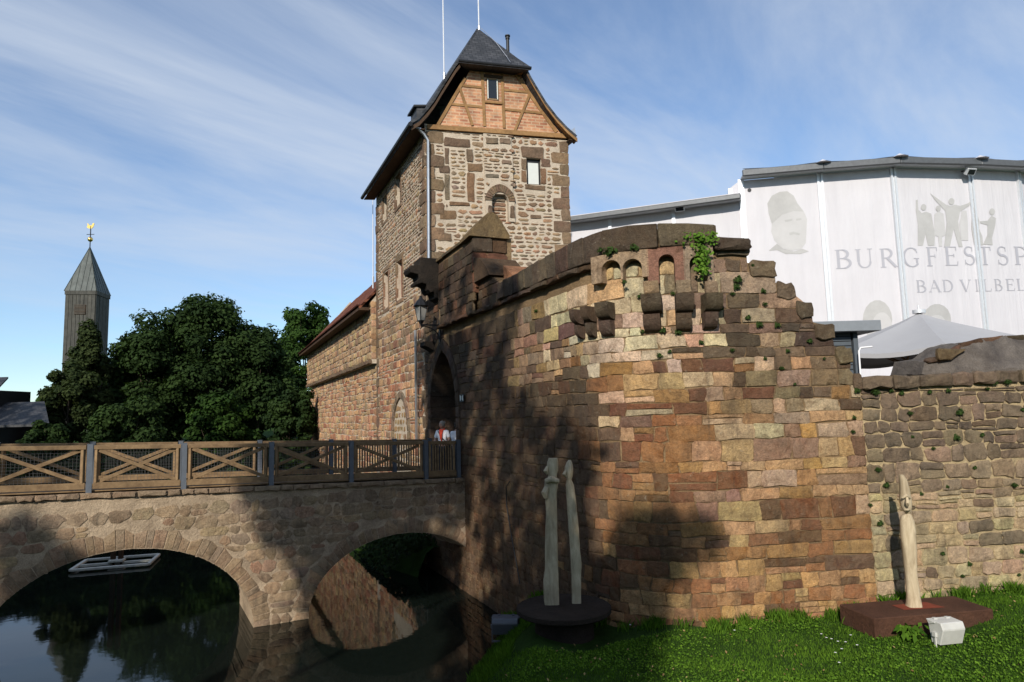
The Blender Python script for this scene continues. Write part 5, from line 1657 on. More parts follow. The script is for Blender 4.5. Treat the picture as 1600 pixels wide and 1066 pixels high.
# =================================================================== PEOPLE on the bridge by the gate
def skin_mesh(name, joints, bones, mat, parent, lev=2):
    me = bpy.data.meshes.new(name)
    keys = list(joints)
    me.from_pydata([joints[k][0] for k in keys], [(keys.index(a), keys.index(b)) for a, b in bones], [])
    o = link(name, me, mat, parent)
    o.modifiers.new('skin', 'SKIN').use_smooth_shade = True
    if not me.skin_vertices: me.skin_vertices.new()
    for i, k in enumerate(keys):
        r = joints[k][1]
        me.skin_vertices[0].data[i].radius = r if isinstance(r, tuple) else (r, r)
        me.skin_vertices[0].data[i].use_root = (i == 0)
    m = o.modifiers.new('sub', 'SUBSURF'); m.levels = lev; m.render_levels = lev
    return o
def person(base, rz, h, label, hairmat, scarf, lean=0.0, look=0.0):
    k = h / 1.70
    root = empty('person', base, label, 'person', None)
    R = Matrix.Rotation(rz, 3, 'Z')
    def W(x, y, z): return tuple(Vector(base) + R @ Vector((x * k, y * k - lean * max(0, z - .9) * k, z * k)))
    J = {'pelvis': (W(0, 0, .95), (.15 * k, .11 * k)), 'waist': (W(0, 0, 1.10), (.135 * k, .10 * k)), 'chest': (W(0, 0, 1.30), (.16 * k, .115 * k)), 'neckb': (W(0, .0, 1.43), (.07 * k, .07 * k)), 'neck': (W(0, -.01, 1.50), (.052 * k, .052 * k))}
    B = [('pelvis', 'waist'), ('waist', 'chest'), ('chest', 'neckb'), ('neckb', 'neck')]
    for s, n in ((-1, 'l'), (1, 'r')):
        J['sh' + n] = (W(s * .18, 0, 1.38), .062 * k); J['el' + n] = (W(s * .25, -.05, 1.10), .045 * k); J['wr' + n] = (W(s * .20, -.25, 1.0), .032 * k); J['ha' + n] = (W(s * .17, -.33, 1.0), .036 * k)
        J['hip' + n] = (W(s * .09, 0, .86), .095 * k); J['kn' + n] = (W(s * .10, -.02, .48), .065 * k); J['an' + n] = (W(s * .10, .02, .09), .042 * k); J['to' + n] = (W(s * .11, -.15, .04), .042 * k)
        B += [('chest', 'sh' + n), ('sh' + n, 'el' + n), ('el' + n, 'wr' + n), ('wr' + n, 'ha' + n), ('pelvis', 'hip' + n), ('hip' + n, 'kn' + n), ('kn' + n, 'an' + n), ('an' + n, 'to' + n)]
    skin_mesh('body', J, B, MAT['skin'], root)
    T = {n: (J[n][0], tuple(x * 1.12 for x in (J[n][1] if isinstance(J[n][1], tuple) else (J[n][1],) * 2))) for n in ('pelvis', 'waist', 'chest', 'neckb', 'shl', 'shr')}
    for s, n in ((-1, 'l'), (1, 'r')): T['el' + n] = (W(s * .235, -.035, 1.16), (.066 * k, .066 * k))
    skin_mesh('shirt', T, [('pelvis', 'waist'), ('waist', 'chest'), ('chest', 'neckb'), ('chest', 'shl'), ('chest', 'shr'), ('shl', 'ell'), ('shr', 'elr')], MAT['tee'], root)
    Tr = {'pelvis': (W(0, 0, .93), (.16 * k, .125 * k))}
    Bt = []
    for n in 'lr':
        Tr['hip' + n] = (J['hip' + n][0], .11 * k); Tr['kn' + n] = (J['kn' + n][0], .08 * k); Tr['an' + n] = (J['an' + n][0], .06 * k)
        Bt += [('pelvis', 'hip' + n), ('hip' + n, 'kn' + n), ('kn' + n, 'an' + n)]
    skin_mesh('trousers', Tr, Bt, MAT['dark_cloth'], root)
    # head with face
    hc = Vector(W(0, -.03, 1.605)); RH = Matrix.Rotation(rz + look, 3, 'Z')
    bm = bmesh.new()
    bmesh.ops.create_uvsphere(bm, u_segments=20, v_segments=14, radius=1)
    for v in bm.verts:
        c = v.co
        x, y, z = c.x * .078, c.y * .097, c.z * .115
        if z < 0: x *= 1 + z * 2.2; y = y * (1 + z * .6) - .012 * (-z / .1)
        if y < -.05 and abs(x) < .018 and -.035 < z < .015: y -= .022 * (1 - abs(x) / .018)     # nose
        if y < -.05 and .012 < abs(x) < .045 and .008 < z < .03: y += .010                        # eye sockets
        if y < -.05 and abs(x) < .03 and -.062 < z < -.045: y -= .006                             # lips
        v.co = hc + RH @ (Vector((x, y, z)) * k)
    for s in (-1, 1):
        g = bmesh.ops.create_uvsphere(bm, u_segments=8, v_segments=6, radius=.022 * k)
        for v in g['verts']: v.co = hc + RH @ (Vector((s * .078 * k + v.co.x * .35, v.co.y + .01 * k, v.co.z * 1.4)))
    me = bpy.data.meshes.new('head'); bm.to_mesh(me); bm.free()
    me.polygons.foreach_set('use_smooth', [True] * len(me.polygons))
    link('head', me, MAT['skin'], root)
    mb = MB()
    for s in (-1, 1): mb.lathe(hc + RH @ (Vector((s * .03, -.090, .015)) * k), [(.004 * k, -.008 * k), (.011 * k, 0), (.004 * k, .008 * k)], 6)
    mb.build('eyes', MAT['hair_dark'], root)
    bm = bmesh.new()
    bmesh.ops.create_uvsphere(bm, u_segments=18, v_segments=12, radius=1)
    for v in bm.verts:
        c = v.co
        x, y, z = c.x * .088, c.y * .105 + .012, c.z * .118 + .012
        if y < -.045 and z < .065: y = -.045
        if z < -.05: z = -.05
        j = 1 + .05 * sin(c.x * 17) * sin(c.z * 13 + c.y * 11)
        v.co = hc + RH @ (Vector((x * j, y, z * j)) * k)
    g = bmesh.ops.create_uvsphere(bm, u_segments=10, v_segments=8, radius=.05 * k)
    for v in g['verts']: v.co = v.co + hc + RH @ (Vector((0, .09, .07)) * k)
    me = bpy.data.meshes.new('hair'); bm.to_mesh(me); bm.free()
    me.polygons.foreach_set('use_smooth', [True] * len(me.polygons))
    link('hair', me, hairmat, root)
    if scarf:
        mb = MB()
        pts = [W(.075 * cos(a), -.005 + .075 * sin(a), 1.455 + .02 * sin(a)) for a in np.linspace(0, 2 * pi, 13)]
        mb.tube(pts, .028 * k, 8)
        mb.tube([W(.05, -.08, 1.44), W(.03, -.14, 1.36), W(.02, -.15, 1.20), W(.02, -.14, 1.08)], [.03 * k, .035 * k, .035 * k, .02 * k], 8)
        mb.tube([W(-.05, -.08, 1.44), W(-.01, -.14, 1.36), W(-.01, -.15, 1.24), W(-.01, -.14, 1.14)], [.03 * k, .035 * k, .03 * k, .02 * k], 8)
        mb.build('scarf', MAT['red_cloth'], root, smooth=60)
        mb = MB(); mb.tube([W(-.13, -.06, 1.42), W(-.02, -.155, 1.28), W(.13, -.13, 1.08), W(.18, -.02, .96)], .018 * k, 6); mb.build('bag_strap', MAT['dark_cloth'], root)
    return root
t1, t2 = BRIDGE.at(692, 700, -.75)[0], BRIDGE.at(712, 700, -.95)[0]
person(BRIDGE.p(t1, deck_z(0) + .05, -.75), radians(-18), 1.66, 'person in white t-shirt with red scarf and dark strap behind the picket railing', MAT['hair_grey'], True, .04, radians(-30))
person(BRIDGE.p(t2, deck_z(0) + .05, -.95), radians(150), 1.60, 'dark haired person in a plain white shirt turned away beside the gate jamb', MAT['hair_dark'], False, .10, 0)

# =================================================================== FLOATING FRAME in the moat
fz = .06
fc = atz(168, 885, fz)
fl = empty('floating_frame', fc, 'pale square timber float around a mooring pile on the water under the left arch', 'float')
ca = [atz(u, v, fz) for u, v in ((110, 893), (133, 879), (214, 869), (232, 883))]
fx = (ca[3] - ca[0]); L1 = 2.7
ux = fx.normalized(); uy = Vector((-ux.y, ux.x, 0))
c0_ = ca[0] + Vector((0, 0, 0))
cs_ = [c0_, c0_ + ux * fx.length, c0_ + ux * fx.length + uy * 1.9, c0_ + uy * 1.9]
for i in range(4):
    mb = MB(); p, q = cs_[i], cs_[(i + 1) % 4]
    mb.bar(p + Vector((0, 0, .03)), q + Vector((0, 0, .03)), .13, .10); mb.build('beam', MAT['float'], fl, bevel=.02)
pc = (cs_[0] + cs_[1] + cs_[2] + cs_[3]) / 4
mb = MB(); mb.box(pc + Vector((0, 0, .10)), .26, .22, .05, (ux, uy, Vector((0, 0, 1)))); mb.build('collar', MAT['float'], fl, bevel=.02)
mb = MB(); mb.bar(cs_[0] * .5 + cs_[3] * .5, cs_[1] * .5 + cs_[2] * .5, .12, .08); mb.build('cross_beam', MAT['float'], fl)
for s in (-1, 1):
    mb = MB(); mb.bar(pc + ux * (.13 * s) + Vector((0, 0, -.8)), pc + ux * (.13 * s) + Vector((0, 0, 3.0)), .15, .12); mb.build('pile', MAT['timber_dark'], fl)

# =================================================================== CARVED FIGURES, PLINTHS, FLOODLIGHTS
def loft(secs, n=12, seed=0, noise_=.006):
    """secs: (centre Vector, half width vector x, half depth vector y, squareness)"""
    r = random.Random(seed)
    vs, fs = [], []
    for (c, hx, hy, sq) in secs:
        for k in range(n):
            a = 2 * pi * k / n
            ca_, sa_ = cos(a), sin(a)
            e = 1.0 - .55 * sq
            x = math.copysign(abs(ca_) ** e, ca_); y = math.copysign(abs(sa_) ** e, sa_)
            vs.append(c + hx * (x + r.uniform(-1, 1) * noise_ * 6) + hy * (y + r.uniform(-1, 1) * noise_ * 6))
    m = len(secs)
    for i in range(m - 1):
        for k in range(n):
            fs.append((i * n + k, i * n + (k + 1) % n, (i + 1) * n + (k + 1) % n, (i + 1) * n + k))
    fs.append(tuple(reversed(range(n)))); fs.append(tuple(range((m - 1) * n, m * n)))
    return vs, fs
def statue(name, label, rows, ypl, group, seed, depth=.5, extras=()):
    """rows: (v, uleft, uright, squareness, depth factor) measured on the plane y = ypl"""
    secs = []
    rows2 = []
    for a, b in zip(rows[:-1], rows[1:]):
        n = max(1, int(abs(b[0] - a[0]) / 9))
        for i in range(n): rows2.append(tuple(x + (y - x) * i / n for x, y in zip(a, b)))
    rows2.append(rows[-1])
    for (v, ul, ur, sq, df) in rows2:
        a, b = aty(ul, v, ypl), aty(ur, v, ypl)
        c = (a + b) / 2
        hw = (b - a).length / 2
        c = Vector((c.x, ypl, c.z))
        secs.append((c, Vector((hw, 0, 0)), Vector((0, hw * df, 0)), sq))
    base = secs[-1][0]
    root = empty(name, base, label, 'sculpture', group)
    vs, fs = loft(secs, 14, seed)
    me = mesh('figure', vs, fs, None, 50)
    link('figure', me, MAT['carved'], root)
    for (nm, pts, rads) in extras:
        mb = MB(); mb.tube([aty(u, v, ypl - d) for u, v, d in pts], rads, 8); mb.build(nm, MAT['carved'], root, smooth=50)
    return root
Y1 = 13.35
GRP = 'carved wooden figures below the castle wall'
statue('carved_figure', 'broad carved wooden figure with hooded head and collar, left on the dark round plinth', [
    (716, 857, 871, .8, .9), (722, 855, 872, .6, .9), (735, 854, 872, .4, .9), (743, 857, 870, .3, .9), (748, 855, 871, .3, .9), (752, 851, 872, .4, .9), (762, 850, 872, .5, .8), (770, 853, 870, .6, .8), (780, 852, 870, .7, .8), (800, 853, 870.5, .8, .7), (840, 852, 871, .9, .65), (890, 851, 872, .9, .65), (908, 849, 873, .9, .65), (940, 850, 874, .9, .65), (944, 851, 874, .9, .65)],
    Y1, GRP, 3, extras=[('nose', [(855, 729, .06), (852.5, 736, .10), (855, 740, .06)], [.02, .045, .03]), ('collar', [(853, 752, .10), (862, 749, .16), (872, 752, .10)], [.05, .065, .05]), ('carved_hand', [(854, 762, .06), (851, 770, .12), (853, 778, .1)], [.05, .07, .04])])
statue('carved_figure', 'slender carved wooden figure with pointed hat and sharp profile, right on the round plinth', [
    (719, 888, 892, .2, 1), (723, 885, 894, .2, .9), (730, 882.5, 895.5, .2, .9), (737, 882, 896, .3, .9), (744, 883.5, 895, .3, .9), (749, 886, 893, .2, .9), (752, 885, 894, .3, .9), (758, 884, 897, .6, .8), (780, 885, 900, .8, .8), (820, 888, 904, .8, .75), (860, 891, 906.5, .8, .75), (882, 892, 909, .8, .7), (900, 893, 908, .8, .7), (942, 893.5, 908, .8, .7), (945, 894, 908, .8, .7)],
    Y1 + .05, GRP, 5, extras=[('nose', [(884, 734, .05), (881, 741, .09), (884, 745, .05)], [.015, .035, .02])])
Y3 = 12.45
statue('carved_figure', 'carved wooden figure with tilted elongated head standing alone on the square red brown plinth', [
    (742, 1405, 1411, .7, 1.2), (750, 1406, 1416, .7, 1.1), (765, 1407, 1420, .6, 1), (780, 1407, 1423, .5, 1), (792, 1409, 1423.5, .4, 1), (799, 1412, 1423, .3, 1), (802.5, 1415, 1422, .2, .9), (806, 1410, 1424, .5, .8), (815, 1407.5, 1427, .7, .75), (830, 1408, 1429, .8, .75), (860, 1411, 1431, .8, .7), (895, 1415, 1432, .8, .7), (930, 1418, 1436, .8, .8), (944, 1417.5, 1438.5, .8, .9), (948, 1417, 1438.5, .8, .9)],
    Y3, GRP, 9, extras=[('brow', [(1410, 778, .12), (1416, 774, .16), (1422, 778, .12)], [.02, .03, .02]), ('nose', [(1417, 776, .14), (1418, 786, .19), (1418, 790, .14)], [.02, .035, .025]), ('lips', [(1413, 796, .12), (1418, 797, .15), (1422, 796, .11)], [.012, .02, .012])])
# plinth of the pair: low round slab on a stub
pz = aty(880, 944, Y1).z
pb = empty('sculpture_plinth', (aty(880, 944, Y1).x, Y1, pz - .5), 'low dark round plinth carrying the pair of carved figures', 'plinth')
cxp = aty(868, 950, Y1)
mb = MB(); mb.lathe((cxp.x + .15, Y1 - .12, 0), [(.86, pz - .12), (.90, pz - .09), (.90, pz - .015), (.88, pz)], 28); dp = m_mortar('shade darkened concrete', s2l(58, 50, 44, .7), s2l(78, 66, 58, .7), 0.4); mb.build('slab', dp, pb, smooth=30)  # plinth tone darkened for the tree shade it stands in
mb = MB(); mb.lathe((cxp.x + .15, Y1 - .12, 0), [(.58, pz - .9), (.54, pz - .12)], 18); mb.build('stub', dp, pb, smooth=30)
# square plinth
pz3 = aty(1428, 948, Y3).z
corn = [atz(u, v, pz3) for u, v in ((1311, 944), (1366, 967), (1552, 952), (1490, 931))]
sq = empty('sculpture_plinth', (corn[0] + corn[2]) / 2 - Vector((0, 0, .25)), 'square red brown slab plinth on the lawn at the right', 'plinth')
mb = MB(); mb.prism([p for p in corn], (0, 0, -.34)); mb.build('slab', MAT['plinth'], sq, bevel=.015)
cc = [atz(u, v, pz3 + .004) for u, v in ((1394, 946), (1412, 953), (1476, 949), (1446, 941))]
mb = MB(); mb.prism([p for p in cc], (0, 0, .004)); mb.build('rust_stain', MAT['rust'], sq)
# floodlights
def floodlight(u0, v0, u1, v1, mat, label, rz, tilt, gap=.05):
    um = (u0 + u1) / 2
    # ground point under it
    y = 11.0
    for _ in range(30):
        p = aty(um, v1 + 3, y)
        y += (lawn_z(p.x, p.y) - p.z) * -1.2 if False else (p.z - lawn_z(p.x, p.y)) * 1.0
        y = min(max(y, 6), 16)
    p = aty(um, v1, y)
    wdt = (aty(u1, v0, y) - aty(u0, v0, y)).length
    ht = (aty(um, v0, y) - aty(um, v1, y)).length
    root = empty('floodlight', (p.x, p.y, p.z), label, 'floodlight', 'garden floodlights')
    R = Matrix.Translation(p) @ Matrix.Rotation(rz, 4, 'Z')
    def T(x, y_, z): return R @ Vector((x, y_, z))
    hw = wdt / 2
    prof_ = [(-.08, .02), (.10, .02), (.15, ht * .86), (.05, ht * .99), (-.13, ht * .97), (-.17, ht * .70)]
    mb = MB(); mb.prism([T(-hw, a, b) for a, b in prof_], T(2 * hw, 0, 0) - T(0, 0, 0)); mb.build('housing', mat, root, bevel=.012)
    mb = MB(); mb.prism([T(-hw - .02, .11, ht * .78), T(-hw - .02, .16, ht * .98), T(-hw - .02, -.02, ht * .94), T(-hw - .02, -.02, ht * .90)], T(2 * hw + .04, 0, 0) - T(0, 0, 0)); mb.build('visor', mat, root, bevel=.006)
    mb = MB(); mb.prism([T(-hw + .04, .113, .07), T(hw - .04, .113, .07), T(hw - .04, .150, ht * .74), T(-hw + .04, .150, ht * .74)], T(0, .01, 0) - T(0, 0, 0)); mb.build('glass', MAT['glass_dark'], root)
    for s in (-1, 1):
        mb = MB(); mb.bar(T(s * (hw + .015), 0, -.15), T(s * (hw + .015), .0, ht * .5), .02, .04); mb.box(T(s * (hw + .02), 0, ht * .45), .02, .035, .035, (R.to_3x3() @ Vector((1, 0, 0)), R.to_3x3() @ Vector((0, 1, 0)), Vector((0, 0, 1)))); mb.build('bracket', mat, root)
    for s in (-.55, .55):
        mb = MB(); mb.box(T(s * hw, .10, ht * .97), .03, .03, .02); mb.build('clip', mat, root)
    mb = MB(); mb.bar(T(-hw, 0, -.13), T(hw, 0, -.13), .05, .03); mb.build('foot', mat, root)
    return root
floodlight(1461, 968, 1501, 1007, MAT['white_lamp'], 'white floodlight box on the grass in front of the square plinth', radians(10), 0)
floodlight(770, 963, 811, 992, MAT['grey_lamp'], 'grey floodlight box in the shade on the grass bank near the moat', radians(-6), 0)

# =================================================================== FESTIVAL TENT behind the walls
rng = random.Random(41)
ez = 17.7
def eave_pt(u, v):
    # point of the eave ring at height ez seen at (u, v)
    return atz(u, v, ez)
er = [eave_pt(1157, 281), eave_pt(1280, 270.5), eave_pt(1394, 262), eave_pt(1514, 264.5), eave_pt(1590, 268)]
d_ = er[4] - er[3]
er.append(er[4] + d_ * 1.0 + Vector((.2, 1.2, 0))); er.append(er[5] + Vector((2.6, 2.6, 0)))
tent = empty('festival_tent', Vector((er[2].x, er[2].y, 3.4)), 'large white fabric arena tent printed with grey letters and faces behind the bastion', 'tent')
GZ = 3.4
class Seg:
    """flat fabric panel between two eave corners, s runs left to right"""
    flat = True
    def __init__(self, a, b):
        self.a = a; d = b - a; d.z = 0; self.Lg = d.length; self.d = d.normalized(); self.n = Vector((self.d.y, -self.d.x, 0))
        self.o = Vector((a.x, a.y, 0))
    def p(self, s, z, d=0.0):
        q = self.o + self.d * s + self.n * d
        return Vector((q.x, q.y, z))
    def at(self, u, v, d=0.0):
        h = hit(u, v, self.o + self.n * d, self.n)
        return (h - self.o).dot(self.d), h.z
segs = [Seg(a, b) for a, b in zip(er[:-1], er[1:])]
for i, sg_ in enumerate(segs):
    # slightly billowing cloth
    vs, fs = [], []
    nu, nv = 16, 30
    for j in range(nv + 1):
        for k in range(nu + 1):
            s = .05 + (sg_.Lg - .1) * k / nu; z = GZ + (ez - .05 - GZ) * j / nv
            bil = .05 * sin(pi * k / nu) * (.4 + .6 * sin(j * .35 + i)) + .025 * sin(k * 1.9 + j * .12 + i * 2) * (j / nv) + .012 * sin(k * 3.7 + i)
            vs.append(sg_.p(s, z, bil * .14 - .012))
    for j in range(nv):
        for k in range(nu):
            a = j * (nu + 1) + k
            fs.append((a, a + 1, a + nu + 2, a + nu + 1))
    link('fabric_panel', mesh('fabric_panel', vs, fs, None, 180), MAT['fabric'], tent)
for i, p in enumerate(er):
    mb = MB(); n_ = segs[min(i, len(segs) - 1)].n
    d__ = segs[min(i, len(segs) - 1)].d
    for k in (-1, 1): mb.box((p.x + d__.x * .10 * k, p.y + d__.y * .10 * k, (GZ + ez) / 2), .055, .07, (ez - GZ) / 2, (d__, n_, Vector((0, 0, 1))))
    mb.box((p.x - n_.x * .03, p.y - n_.y * .03, (GZ + ez) / 2), .06, .03, (ez - GZ) / 2 - .01, (d__, n_, Vector((0, 0, 1))))
    mb.build('mast_profile', MAT['alu'], tent)
ctr = Vector((er[2].x + 2.0, er[2].y + 13, ez + 3.2))
outr_ = []
for i, p in enumerate(er):
    n_ = (segs[max(0, i - 1)].n + segs[min(i, len(segs) - 1)].n).normalized()
    outr_.append(p + n_ * .75)
for i in range(len(er) - 1):
    mb = MB(); mb.bar(outr_[i] + Vector((0, 0, .10)), outr_[i + 1] + Vector((0, 0, .10)), .20, .34); mb.build('eave_gutter', MAT['gutter'], tent, bevel=.03)
    mb = MB(); mb.prism([er[i] - segs[i].n * .1, outr_[i], outr_[i + 1], er[i + 1] - segs[i].n * .1], (0, 0, .05)); mb.build('eave_soffit', MAT['alu'], tent)
vs = [p + Vector((0, 0, .30)) for p in outr_] + [ctr]
# ridged tent roof
vv, ff = [], []
for i in range(len(outr_)):
    vv.append(outr_[i] + Vector((0, 0, .36)))
for i in range(len(outr_) - 1): vv.append((outr_[i] + outr_[i + 1]) / 2 + Vector((0, 0, .26)))
vv.append(ctr)
n = len(outr_)
for i in range(n - 1): ff += [(i, n + i, len(vv) - 1), (n + i, i + 1, len(vv) - 1)]
link('roof_membrane', mesh('roof_membrane', vv, ff), MAT['fabric'], tent)
for i in range(1, n - 1):
    mb = MB(); mb.lathe((outr_[i].x, outr_[i].y, outr_[i].z + .26), [(.42, 0), (.16, .12), (.03, .2)], 8); mb.build('ridge_cap', MAT['fabric'], tent)
# left return of the tall tent: two stout posts and a grey strip
rp = er[0]
ret = Vector((-segs[0].n.x * .25 - segs[0].d.x * .55, -segs[0].n.y * .25 - segs[0].d.y * .55, 0))
mb = MB(); mb.prism([Vector((rp.x - segs[0].d.x * .12, rp.y - segs[0].d.y * .12, GZ)), Vector((rp.x + ret.x, rp.y + ret.y, GZ)), Vector((rp.x + ret.x, rp.y + ret.y, ez - .35)), Vector((rp.x - segs[0].d.x * .12, rp.y - segs[0].d.y * .12, ez - .1))], -segs[0].n * 1.5)
mb.build('corner_panel', MAT['fabric'], tent)
mb = MB(); mb.box((rp.x + ret.x, rp.y + ret.y, (GZ + ez - .4) / 2), .11, .14, (ez - .4 - GZ) / 2, (segs[0].d, segs[0].n, Vector((0, 0, 1)))); mb.build('corner_post', MAT['alu'], tent)
# low left part of the arena
zl = 16.4
lA, lB = atz(890, 350, zl), atz(1146, 316, zl)
lB = lB + (lB - lA).normalized() * .4
sL = Seg(lA - (lB - lA).normalized() * 1.2, lB)
for k in range(3):
    a_s, b_s = sL.Lg * k / 3, sL.Lg * (k + 1) / 3
    vs, fs = [], []
    for j in range(13):
        for m in range(9):
            vs.append(sL.p(a_s + .03 + (b_s - a_s - .06) * m / 8, GZ + (zl - GZ) * j / 12, -.04 + .02 * sin(m * 1.3 + j * .3)))
    for j in range(12):
        for m in range(8): fs.append((j * 9 + m, j * 9 + m + 1, (j + 1) * 9 + m + 1, (j + 1) * 9 + m))
    link('fabric_panel', mesh('fabric_panel', vs, fs, None, 180), MAT['fabric'], tent)
    mb = MB(); mb.box(sL.p(b_s, (GZ + zl) / 2, 0), .09, .05, (zl - GZ) / 2, (sL.d, sL.n, Vector((0, 0, 1)))); mb.build('mast_profile', MAT['alu'], tent)
mb = MB(); mb.bar(sL.p(-.5, zl + .06, .7), sL.p(sL.Lg, zl + .06, .7), .22, .26); mb.build('eave_gutter', MAT['gutter'], tent, bevel=.03)
mb = MB(); mb.prism([sL.p(-.5, zl, -.1), sL.p(-.5, zl, .7), sL.p(sL.Lg, zl, .7), sL.p(sL.Lg, zl, -.1)], (0, 0, .05)); mb.build('eave_soffit', MAT['alu'], tent)
mb = MB(); mb.prism([sL.p(-.5, zl + .2, .78), sL.p(sL.Lg, zl + .2, .78), sL.p(sL.Lg, zl + 1.2, -6), sL.p(-.5, zl + 1.2, -6)], (0, 0, .04)); mb.build('roof_membrane', MAT['fabric'], tent)
# spotlights under the eaves
def spot(seg, u, v, d, label):
    s, z = seg.at(u, v, d)
    root = empty('spotlight', seg.p(s, z, d), label, 'spotlight', 'floodlights under the tent eaves')
    mb = MB(); mb.box(seg.p(s, z, d), .26, .10, .18, (seg.d, (seg.n * .8 + Vector((0, 0, -.6))).normalized(), (seg.n * .6 + Vector((0, 0, .8))).normalized())); mb.build('housing', MAT['alu'], root, bevel=.015)
    nn = (seg.n * .8 + Vector((0, 0, -.6))).normalized()
    mb = MB(); mb.box(seg.p(s, z, d) + nn * .105, .20, .008, .13, (seg.d, nn, (seg.n * .6 + Vector((0, 0, .8))).normalized())); mb.build('glass', MAT['glass_dark'], root)
    mb = MB(); mb.bar(seg.p(s, z + .1, d), seg.p(s - .1, z + .15, .02), .05, .05); mb.build('arm', MAT['dark_metal'], root)
spot(segs[3], 1516, 268, .45, 'floodlight under the tall tent eave above the printed group')
spot(sL, 1062, 325, .45, 'small floodlight under the lower tent eave left of the tall tent')
mb = MB(); q_ = segs[0].at(1171, 297, .02); mb.tube([segs[0].p(*q_, -.02), segs[0].p(*q_, .03)], .10, 12); mb.build('vent_hole', MAT['dark_metal'], tent)

# ---------- lettering and pale prints on the fabric
def path_seg(u, v):
    for i, sg_ in enumerate(segs):
        s, z = sg_.at(u, v)
        if -.01 <= s <= sg_.Lg + .01: return sg_, s, z
    return segs[-1], *segs[-1].at(u, v)
def stroke(pts, w):
    """polyline with per-point widths -> closed outline (2D)"""
    Lf, Rt = [], []
    n = len(pts)
    for i in range(n):
        a, b = pts[max(0, i - 1)], pts[min(n - 1, i + 1)]
        dx, dy = b[0] - a[0], b[1] - a[1]
        l = sqrt(dx * dx + dy * dy) or 1
        h = (w[i] if isinstance(w, (list, tuple)) else w) / 2
        Lf.append((pts[i][0] - dy / l * h, pts[i][1] + dx / l * h)); Rt.append((pts[i][0] + dy / l * h, pts[i][1] - dx / l * h))
    return Lf, Rt
TH, TN, SE = .125, .045, .04
def arc(cx_, cy_, rx, ry, a0, a1, n=12): return [(cx_ + rx * cos(radians(a0 + (a1 - a0) * i / n)), cy_ + ry * sin(radians(a0 + (a1 - a0) * i / n))) for i in range(n + 1)]
def aw(pts, a0, a1, thick=TH, thin=TN):
    n = len(pts) - 1
    return [thin + (thick - thin) * abs(cos(radians(a0 + (a1 - a0) * i / n))) for i in range(n + 1)]
def serif(x, y, w=.26): return ([(x - w / 2, y), (x + w / 2, y)], SE)
